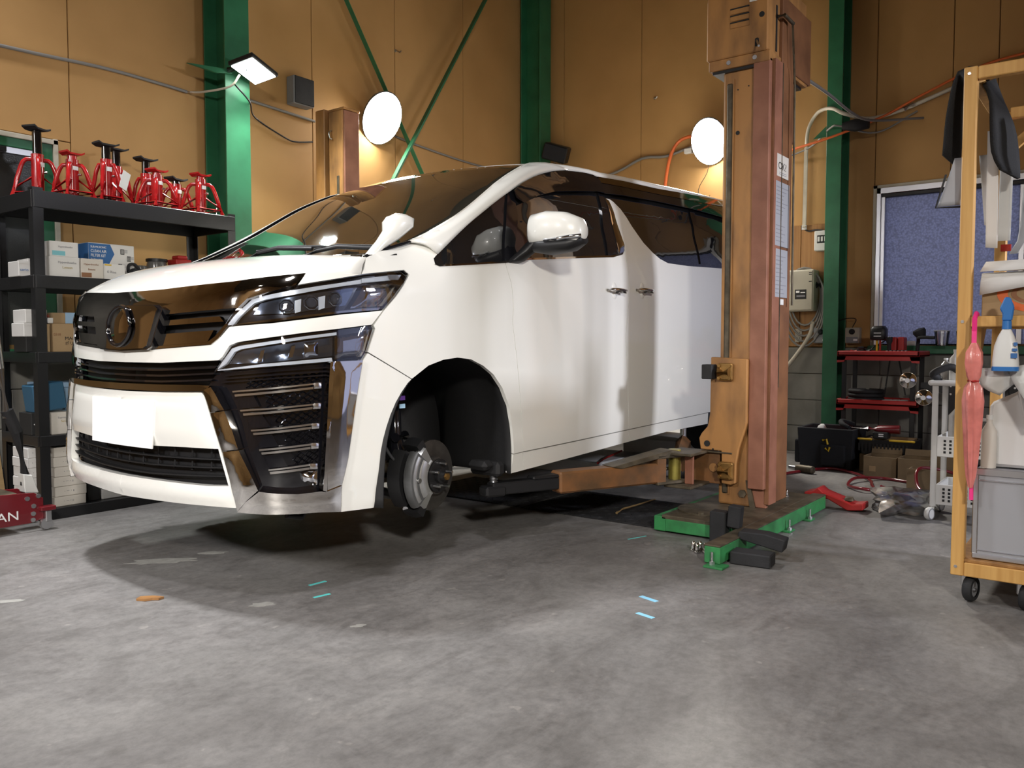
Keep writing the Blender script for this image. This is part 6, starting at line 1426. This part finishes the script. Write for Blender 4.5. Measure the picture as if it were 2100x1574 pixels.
crumple('plastic_bag', 'crumpled clear plastic bag on the floor at the white trolley caster', (5.22, 1.09, .06), .20, .15, .06, 'thin_film', 'bag', 3, 4, .5)

# ------------------------------------------------------------------ timber trolley at the right edge
TX0, TX1, TY0, TY1 = 3.50, 4.24, -.42, .545
tr = thing('timber_trolley', 'tall pine timber trolley on casters at the right edge', 'trolley', ((TX0 + TX1) / 2, .06, 0))
def post(x, y, z0, z1, nm='post', w_=.045): return box(nm, (x, y - w_, z0), (x + w_, y, z1), 'pine', tr, .003)
p1 = post(TX0, TY1, .105, 2.02); post(TX0, TY0 + .045, .105, 2.02); post(TX1 - .045, TY1 - .03, .105, 2.0); post(TX1 - .045, TY0 + .045, .105, 2.0)
for z_ in (1.995, 1.075, .14): disc('screw', (TX0, TY1 - .018, z_), (-1, 0, 0), .006, .002, 'steel', p1, 10)
for z0, z1 in ((1.972, 2.018), (1.055, 1.095), (.105, .158)):
    box('front_rail', (TX0 + .002, TY0 + .045, z0), (TX0 + .04, TY1 - .045, z1), 'pine', tr, .003); box('rear_rail', (TX1 - .04, TY0 + .045, z0), (TX1, TY1 - .075, z1), 'pine', tr, .003)
    box('side_rail', (TX0 + .045, TY1 - .045, z0), (TX1 - .045, TY1 - .01, z1), 'pine', tr, .003); box('side_rail', (TX0 + .045, TY0, z0), (TX1 - .045, TY0 + .04, z1), 'pine', tr, .003)
prism('corner_brace', [(TX1 - .045, TY1 - .075, 1.86), (TX1 - .045, TY1 - .20, 1.97), (TX1 - .045, TY1 - .25, 1.97), (TX1 - .045, TY1 - .075, 1.81)], (.03, 0, 0), 'pine', tr)
box('shelf_board', (TX0 + .02, TY0 + .02, 1.080), (TX1 - .02, TY1 - .02, 1.0945), 'pine', tr, .002); box('bottom_board', (TX0 + .01, TY0 + .01, .158), (TX1 - .01, TY1 - .01, .170), 'ply', tr, .002)
prism('shelf_gusset', [(TX0 + .30, TY1 - .012, 1.055), (TX0 + .30, TY1 - .012, .92), (TX0 + .44, TY1 - .012, 1.055)], (0, -.03, 0), 'pine', tr)
for x_ in (TX0 + .055, TX1 - .08):
    for y_ in ((TY1 - .055, .305, TY0 + .07) if x_ < 3.7 else (TY1 - .055, TY0 + .07)):
        f = box('caster_fork', (x_ - .012, y_ - .025, .055), (x_ + .012, y_ + .025, .105), 'steel', tr, .004); wv = (.25, 1, 0)
        ty = lathe('caster_wheel', [(.03, -.016), (.044, -.016), (.05, -.008), (.05, .008), (.044, .016), (.03, .016)], (x_ - .005, y_ - .01, .0505), wv, 'rubber', f, 30); lathe('caster_disc', [(0, -.012), (.031, -.012), (.031, .012), (0, .012)], (x_ - .005, y_ - .01, .0505), wv, 'grey_plastic', f, 26); disc('caster_bolt', (x_ - .02, y_ - .07 + .04, .0505), wv, .008, .01, 'steel', f, 8)
        box('caster_plate', (x_ - .03, y_ - .035, .099), (x_ + .03, y_ + .035, .1055), 'steel', f, .002)
# floor mats draped over the front corner post
def drape(name, label, pts_l, pts_r, m, cat, thick=.008, rows_n=10):
    """sheet between two edge curves"""
    A = sample(catmull(pts_l, 4), rows_n); B = sample(catmull(pts_r, 4), rows_n)
    o = grid(name, [[a.lerp(b, k / 6) for k in range(7)] for a, b in zip(A, B)], m, None, thick, 50); tag(o, label, cat); return o
drape('floor_mat', 'black ribbed car floor mat hung over the trolley corner, outer half', [(3.60, .50, 2.045), (3.56, .575, 2.03), (3.53, .605, 1.88), (3.52, .615, 1.71)], [(3.80, .50, 2.045), (3.80, .575, 2.03), (3.72, .585, 1.85), (3.66, .585, 1.68)], 'carpet', 'mat', .012)
drape('floor_mat', 'black ribbed car floor mat hanging inside the trolley corner', [(3.56, .492, 1.965), (3.55, .468, 1.90), (3.54, .462, 1.80), (3.55, .455, 1.70), (3.57, .430, 1.64)], [(3.80, .490, 2.04), (3.80, .46, 1.95), (3.78, .415, 1.83), (3.76, .395, 1.70), (3.70, .385, 1.62)], 'carpet', 'mat', .012)
drape('paper_strip', 'long white paper strip hanging below the mats', [(3.62, .478, 1.80), (3.62, .476, 1.55), (3.62, .474, 1.36)], [(3.62, .442, 1.80), (3.62, .436, 1.55), (3.62, .434, 1.355)], 'paper', 'paper', .001)
drape('paper_strip', 'white paper strip hanging behind the longer one', [(3.66, .510, 1.72), (3.66, .500, 1.62), (3.66, .485, 1.45)], [(3.66, .455, 1.72), (3.66, .450, 1.60), (3.66, .46, 1.45)], 'paper', 'paper', .001)
drape('film_strip', 'grey translucent film strip hanging beside the rear post', [(3.80, .455, 1.78), (3.80, .455, 1.58), (3.80, .455, 1.40)], [(3.80, .41, 1.78), (3.80, .41, 1.58), (3.80, .412, 1.40)], 'bag_plastic', 'film', .001)
drape('folded_screen', 'folded grey sun shade panel hanging outside the trolley post', [(3.56, .578, 1.70), (3.555, .600, 1.62), (3.55, .632, 1.52)], [(3.56, .548, 1.70), (3.555, .548, 1.60), (3.55, .553, 1.52)], 'panel_grey', 'shade', .004)
tag(tube('screen_edging', [(3.545, .604, 1.64), (3.542, .636, 1.516), (3.542, .55, 1.513)], .004, 'black', None), 'black edging of the grey sun shade at the trolley post', 'edging')
drape('folded_screen', 'dark grey fabric shade hanging at the rear of the trolley', [(3.95, .37, 1.88), (3.93, .385, 1.62), (3.95, .40, 1.42), (3.95, .43, 1.36)], [(3.95, .20, 1.90), (3.92, .22, 1.70), (3.93, .26, 1.62), (3.94, .40, 1.36)], 'panel_grey', 'shade', .004)
drape('sun_visor', 'white and black curved visor piece hanging under the top rail', [(3.70, .36, 1.86), (3.68, .36, 1.76), (3.68, .30, 1.68)], [(3.70, .20, 1.86), (3.68, .20, 1.68), (3.68, .17, 1.62)], 'paper', 'visor', .006)
drape('sun_visor', 'black curved visor strip below the white visor piece', [(3.66, .335, 1.70), (3.66, .29, 1.655), (3.66, .22, 1.63)], [(3.66, .325, 1.665), (3.66, .27, 1.61), (3.66, .20, 1.585)], 'rubber', 'visor', .006)
rt = box('red_tape', (4.188, .45, 1.395), (4.193, .49, 1.425), 'red', None, .001); tag(rt, 'torn scrap of red tape on the rear trolley post', 'tape')
bottle('clear bottle standing on the trolley shelf behind the paper sheets', 4.18, .33, 1.0955, .03, .36, 'clear_jar')
# shelf: large carton with an orange printed swirl, paper sheets on it
gx = thing('printed_carton', 'tan carton printed with an orange oval swirl on the trolley shelf', 'box', (3.8, .1, 1.095))
gb = box('body', (3.575, -.38, 1.0955), (4.12, .475, 1.256), 'card', gx, .003)
def oval(cx_, cz, a, b, n=36): return [(cx_ + a * math.cos(2 * math.pi * i / n), cz + b * math.sin(2 * math.pi * i / n)) for i in range(n)]
def ringface(name, o_, i_, x, m):
    bm = bmesh.new(); A = [bm.verts.new((x, y_, z_)) for y_, z_ in o_]; B = [bm.verts.new((x, y_, z_)) for y_, z_ in i_]
    for k in range(len(A)):
        k2 = (k + 1) % len(A)
        bm.faces.new((A[k], A[k2], B[k2], B[k]))
    bmesh.ops.delete(bm, geom=[v for v in bm.verts if not v.link_faces], context='VERTS'); return add_bm(name, bm, m, gb)
n_ = 90
ringface('printed_swirl', oval(.26, 1.178, .165, .075, n_), oval(.255, 1.178, .135, .052, n_), 3.5738, 'orange'); ringface('printed_swirl', oval(.252, 1.178, .128, .047, n_), oval(.25, 1.178, .112, .036, n_), 3.5738, 'brown_ink'); ringface('printed_swirl', oval(.24, 1.178, .06, .022, n_), oval(.24, 1.178, .05, .014, n_), 3.5738, 'brown_ink')
for i, (pl_, pr_, lab) in enumerate((([(3.53, .478, 1.262), (3.55, .472, 1.292), (3.62, .455, 1.305), (4.0, .47, 1.295)], [(3.55, .02, 1.27), (3.58, .02, 1.312), (3.64, .02, 1.318), (4.0, .02, 1.30)], 'sheet of white wrapping paper lying over the tan carton, upper one'),
                                  ([(3.548, .480, 1.175), (3.550, .478, 1.21), (3.562, .474, 1.259), (3.9, .47, 1.262)], [(3.530, .16, 1.232), (3.545, .16, 1.250), (3.58, .16, 1.268), (3.9, .16, 1.266)], 'sheet of white wrapping paper folded over the carton front, lower one'))):
    drape('paper_sheet', lab, pl_, pr_, 'paper', 'paper', .001)
# spray bottle hooked on the shelf rail
sb = thing('spray_bottle', 'white spray bottle with blue trigger head hanging on the shelf rail', 'spray bottle', (3.47, .38, .9))
ellip('body', [((3.465, .379, .905), Vector((1, 0, 0)), Vector((0, 1, 0)), .030, .043), ((3.465, .379, .925), Vector((1, 0, 0)), Vector((0, 1, 0)), .030, .043), ((3.465, .379, .985), Vector((1, 0, 0)), Vector((0, 1, 0)), .028, .037), ((3.465, .379, 1.02), Vector((1, 0, 0)), Vector((0, 1, 0)), .020, .026), ((3.465, .378, 1.045), Vector((1, 0, 0)), Vector((0, 1, 0)), .012, .014)], 'white_plastic', sb, pw=3)
ellip('base_band', [((3.465, .379, .893), Vector((1, 0, 0)), Vector((0, 1, 0)), .031, .044), ((3.465, .379, .909), Vector((1, 0, 0)), Vector((0, 1, 0)), .031, .044)], 'blue_plastic', sb, pw=3)
lathe('collar', [(0, 0), (.016, 0), (.015, .03), (0, .03)], (3.465, .378, 1.045), (0, 0, 1), 'blue_plastic', sb, 18)
prism('trigger_head', [(3.455, .362, 1.075), (3.455, .394, 1.075), (3.455, .392, 1.10), (3.455, .402, 1.12), (3.455, .396, 1.135), (3.455, .386, 1.162), (3.455, .370, 1.160), (3.455, .356, 1.125)], (.022, 0, 0), 'blue_plastic', sb, .004)
for k, (z_, h_) in enumerate(((.985, .012), (.965, .010), (.94, .018))): box('label_print', (3.4335, .340, z_), (3.4355, .352 + .004 * k, z_ + h_), 'blue_print', sb, 0)
# pink folded umbrella in a film sleeve, hung on the rail
um = thing('umbrella', 'pink folded umbrella in a film sleeve hanging from the shelf rail', 'umbrella', (3.48, .48, .4))
tube('handle', [(3.452, .480, .99), (3.455, .480, 1.085), (3.475, .478, 1.105), (3.496, .478, 1.10)], .0085, 'pink', um, 10); tube('ferrule', [(3.452, .474, .41), (3.452, .476, .50)], .007, 'pink', um, 10)
bm = bmesh.new(); rings = []
for j, (r_, z_) in enumerate([(.006, .455), (.014, .50), (.021, .58), (.027, .68), (.032, .78), (.028, .83), (.015, .853), (.024, .872), (.030, .92), (.027, .96), (.010, .995)]):
    rings.append([bm.verts.new((3.452 + r_ * (1 + .28 * math.cos(4 * a + j * .35)) * math.cos(a), .478 + r_ * (1 + .28 * math.cos(4 * a + j * .35)) * math.sin(a), z_)) for a in [2 * math.pi * k / 24 for k in range(24)]])
for A_, B_ in zip(rings, rings[1:]):
    for k in range(24): bm.faces.new((A_[k], A_[(k + 1) % 24], B_[(k + 1) % 24], B_[k]))
bm.faces.new(rings[0]); bm.faces.new(rings[-1][::-1]); add_bm('canopy', bm, 'pink_film', um, 50)
tube('tie', [(3.445, .495, .855), (3.432, .478, .853), (3.445, .46, .855)], .004, 'red_plastic', um)
# bags, bottle, aluminium case in the bottom of the trolley
cs = thing('aluminium_case', 'grey panelled case with aluminium edges standing in the trolley', 'case', (3.8, .05, .17))
csb = box('body', (3.545, -.38, .1755), (4.1, .475, .515), 'panel_grey', cs, .003)
for lo, hi in (((3.538, -.385, .492), (3.555, .48, .520)), ((3.538, -.385, .172), (3.555, .48, .192)), ((3.540, .462, .19), (3.556, .482, .495)), ((3.542, -.02, .19), (3.55, .0, .495))): box('edge_profile', lo, hi, 'alu', csb, .003)
box('inner_edge', (3.540, .0, .470), (3.548, .462, .476), 'alu', csb, .002); box('inner_edge', (3.540, .0, .203), (3.548, .462, .208), 'alu', csb, .002)
drape('paper_bag', 'large crumpled white paper bag standing on the case', [(3.72, .44, .52), (3.73, .45, .66), (3.74, .42, .76)], [(3.74, -.10, .52), (3.76, -.10, .70), (3.78, -.10, .92)], 'paper', 'bag', .001)
pb = thing('paper_bag', 'white folded paper sack leaning behind the umbrella on the case', 'bag', (3.6, .36, .52))
prism('sack', [(3.60, .455, .522), (3.60, .26, .522), (3.60, .30, .70), (3.60, .345, .815), (3.60, .44, .765)], (.08, 0, 0), 'paper', pb, .012); prism('fold', [(3.598, .345, .815), (3.590, .325, .72), (3.592, .27, .60), (3.598, .262, .56)], (.004, .006, 0), 'paper', pb)
drape('plastic_bag', 'milky plastic bag tied and hanging under the shelf rail', [(3.50, .47, .90), (3.49, .462, .845), (3.50, .44, .82), (3.52, .40, .80)], [(3.50, .38, .905), (3.49, .37, .88), (3.50, .35, .875), (3.52, .34, .86)], 'bag_plastic', 'bag', .001)
drape('plastic_bag', 'clear plastic bag bunched beside the spray bottle', [(3.50, .37, .905), (3.49, .36, .86), (3.48, .30, .76), (3.48, .27, .70)], [(3.50, .26, .93), (3.49, .25, .88), (3.48, .24, .80), (3.48, .22, .72)], 'bag_plastic', 'bag', .001)
bottle('cream bottle with a pale cap standing on the case behind the umbrella', 3.575, .437, .5205, .026, .20, 'cream_box')

# ------------------------------------------------------------------ loose things on the floor
# rubber grating mats under the van
def tread_mat(label, x0, x1, y0, y1):
    t = thing('rubber_mat', label, 'mat', ((x0 + x1) / 2, (y0 + y1) / 2, 0)); box('base', (x0, y0, .0005), (x1, y1, .008), 'rubber', t, .002)
    bm = bmesh.new(); nx, ny = int((x1 - x0) / .055), int((y1 - y0) / .055)
    for i in range(nx):
        for j in range(ny):
            c_ = Vector((x0 + (i + .5) * (x1 - x0) / nx, y0 + (j + .5) * (y1 - y0) / ny, .008)); a = R(45) if (i + j) % 2 else R(-45); d = Vector((math.cos(a), math.sin(a), 0)) * .02; n = Vector((-d.y, d.x, 0)) * .28
            p = [c_ - d, c_ + n, c_ + d, c_ - n]; q = [bm.verts.new(v) for v in p]; top = bm.verts.new(c_ + Vector((0, 0, .004)))
            for k in range(4): bm.faces.new((q[k], q[(k + 1) % 4], top))
    o = add_bm('tread', bm, 'rubber', t); o['kind'] = 'stuff'; return t
tread_mat('black diamond tread rubber mat beside the green lift base', 3.92, 4.60, 2.02, 2.92)
tread_mat('black diamond tread rubber mat lying deeper under the van', 3.92, 4.60, 2.95, 3.85)
tag(tube('twig', [(4.06, 2.34, .02), (4.14, 2.345, .03), (4.35, 2.36, .02), (4.58, 2.365, .016)], [.008, .006, .005, .004], 'wood_board', None, 6), 'thin pale twig lying on the rubber mat', 'twig')
# pallet boards and white parts beyond the van
for i, (x0, x1, y0, y1, z0, z1, m, lab) in enumerate(((5.2, 5.9, 3.15, 3.9, 0.001, .10, 'white_plastic', 'white flat board on the floor under the van tail'), (6.0, 6.9, 2.75, 3.4, .001, .20, 'white_box', 'white flat carton on the floor beyond the van tail'), (5.15, 5.75, 2.75, 3.05, .001, .06, 'white_plastic', 'pale plank on the floor under the rear of the van'))):
    tag(box('flat_board', (x0, y0, z0), (x1, y1, z1), m, None, .004), lab, 'board')
tag(tube('cable', [(5.1, 3.1, .115), (5.4, 3.2, .115), (5.8, 3.3, .115)], .008, 'red_plastic', None), 'red cable on the white board under the van', 'cable')
pp = thing('pail', 'white pail standing behind the lift carriage', 'pail', (5.2, 2.12, 0)); lathe('body', [(0, 0), (.07, 0), (.085, .31), (.08, .31), (.066, .01), (0, .01)], (5.2, 2.13, .001), (0, 0, 1), 'white_plastic', pp, 26); lathe('rim', [(.084, .30), (.09, .305), (.09, .32), (.082, .32)], (5.2, 2.13, .001), (0, 0, 1), 'white_plastic', pp, 26)
# rubber blocks at the lift base
def block(label, lo, hi, rot=0., tilt=0., chamfer=False):
    c_ = Vector([(a + b) / 2 for a, b in zip(lo, hi)]); h = [(b - a) / 2 for a, b in zip(lo, hi)]; bm = bmesh.new()
    if chamfer:
        bm_prism(bm, [(-h[0], -h[1], -h[2]), (-h[0], h[1], -h[2]), (-h[0], h[1], h[2] * .2), (-h[0], -h[1] * .1, h[2]), (-h[0], -h[1], h[2])][::1], (2 * h[0], 0, 0))
        bmesh.ops.bevel(bm, geom=list(bm.edges), offset=.004, segments=1, affect='EDGES')
    else: bm_box(bm, [-v for v in h], h, .005)
    bmesh.ops.transform(bm, matrix=Matrix.Translation(c_) @ Euler((tilt, 0, rot)).to_matrix().to_4x4(), verts=bm.verts)
    o = add_bm('rubber_block', bm, 'rubber', None); tag(o, label, 'rubber block', 'black rubber lifting blocks by the lift base'); return o
block('black rubber block standing on the green beam, left of the upright pair', (3.78, 1.575, .002), (3.85, 1.655, .165), .05)
block('black rubber block leaning upright in the right of the upright pair', (3.79, 1.505, .093), (3.85, 1.567, .20), .05, .08)
block('ridged black rubber block lying flat on the floor beside the green beam', (3.50, 1.255, .001), (3.60, 1.435, .058), .12)
block('black rubber wedge block resting on the flat block', (3.66, 1.25, .060), (3.75, 1.46, .118), .12, .20, True)
# wheel nuts
def nut(label, x, y, z=0, sc_=1.):
    t = thing('wheel_nut', label, 'wheel nut', (x, y, z), 'chrome wheel nuts on the floor'); lathe('hex', [(0, .001), (.011, .001), (.013, .006), (.013, .012), (.010, .014), (.010, .028)], (x, y, z), (0, 0, 1), 'chrome', t, 6, 20); lathe('dome', [(.010, .026), (.011, .032), (.009, .041), (.004, .046), (0, .047)], (x, y, z), (0, 0, 1), 'chrome', t, 18); lathe('collar', [(.011, .0005), (.0155, .003), (.0155, .007), (.012, .010)], (x, y, z), (0, 0, 1), 'chrome', t, 18); return t
nut('chrome wheel nut leftmost of the cluster by the lift base', 3.612, 1.660); nut('chrome wheel nut at the front of the cluster by the lift base', 3.585, 1.628); nut('chrome wheel nut at the back of the cluster by the lift base', 3.628, 1.632); nut('chrome wheel nut in the middle of the cluster by the lift base', 3.615, 1.600); nut('chrome wheel nut rightmost of the cluster by the lift base', 3.600, 1.590)
nut('single chrome wheel nut on the base plate behind the lift column', 4.74, 1.60, .094)
# red plastic tool tray
rp = thing('red_tray', 'red plastic magnetic parts tray on the floor behind the lift', 'tray', (5.05, 1.45, 0))
prism('tray', [(5.0, 1.58, .09), (5.0, 1.53, .10), (5.0, 1.50, .125), (5.0, 1.47, .10), (5.0, 1.30, .045), (5.0, 1.24, .055), (5.0, 1.24, .015), (5.0, 1.33, .005), (5.0, 1.44, .06), (5.0, 1.58, .065)], (.13, 0, 0), 'red_plastic', rp, .006)
ellip('parts', [((5.05, 1.33, .06), Vector((1, 0, 0)), Vector((0, 1, 0)), .03, .03), ((5.05, 1.33, .08), Vector((1, 0, 0)), Vector((0, 1, 0)), .018, .02)], 'grease', rp)
# tape marks, wood chip, peeled patches
def strip(label, a, b, w_, m, z=.0008):
    a, b = Vector((*a, 0)), Vector((*b, 0)); n = Vector((-(b - a).y, (b - a).x, 0)).normalized() * w_ / 2; o = prism('tape_mark', [a - n, b - n, b + n, a + n], (0, 0, z), m); tag(o, label, 'tape mark'); return o
strip('pale blue tape strip on the floor, the one nearer the lift base', (2.833, 1.522), (2.811, 1.440), .022, 'sky_tape'); strip('pale blue tape strip on the floor, the one nearer the camera', (2.649, 1.437), (2.632, 1.362), .020, 'sky_tape')
strip('aqua tape strip on the floor in the van shadow, nearer the van', (2.134, 2.673), (2.216, 2.667), .016, 'aqua'); strip('aqua tape strip on the floor in the van shadow, nearer the camera', (2.041, 2.531), (2.113, 2.518), .016, 'aqua')
strip('faint aqua scratch mark on the floor before the lift base', (3.62, 2.02), (3.74, 1.98), .008, 'aqua')
bm = bmesh.new(); bm_prism(bm, [(1.60, 3.045, .001), (1.625, 3.06, .001), (1.66, 3.03, .001), (1.68, 2.985, .001), (1.655, 2.98, .001), (1.64, 3.0, .001), (1.615, 3.01, .001)], (0, 0, .008)); tag(add_bm('wood_chip', bm, 'orange_post', None), 'splinter of orange wood lying on the bare floor before the van', 'wood chip')
M['peel'] = mat('old pale floor paint', (.34, .335, .31), .7, var=.2, vscale=20)
def flake(label, cx_, cy_, a, b, rot, seed, m='peel'):
    rnd = random.Random(seed); pts = []
    for k in range(18):
        t = 2 * math.pi * k / 18; r_ = .65 + .45 * rnd.random(); x, y = a * r_ * math.cos(t), b * r_ * math.sin(t); pts.append((cx_ + x * math.cos(rot) - y * math.sin(rot), cy_ + x * math.sin(rot) + y * math.cos(rot), .0003))
    tag(prism('paint_flake', pts, (0, 0, .0007), m), label, 'paint flake')
flake('pale peeled paint patch in the shadow left of the van', 1.965, 3.512, .16, .05, -.72, 1); flake('small peeled paint patch in the shadow nearer the bumper', 2.19, 3.458, .07, .03, -.7, 2)
flake('pale paint patch at the shadow edge on the floor', 1.87, 2.62, .05, .03, -.7, 3); flake('pale paint scrap near the left picture edge', 1.30, 3.43, .06, .025, -.5, 4); flake('tiny pale paint scrap in front of the van shadow', 1.93, 2.15, .03, .015, -.6, 5)

bake_texts()
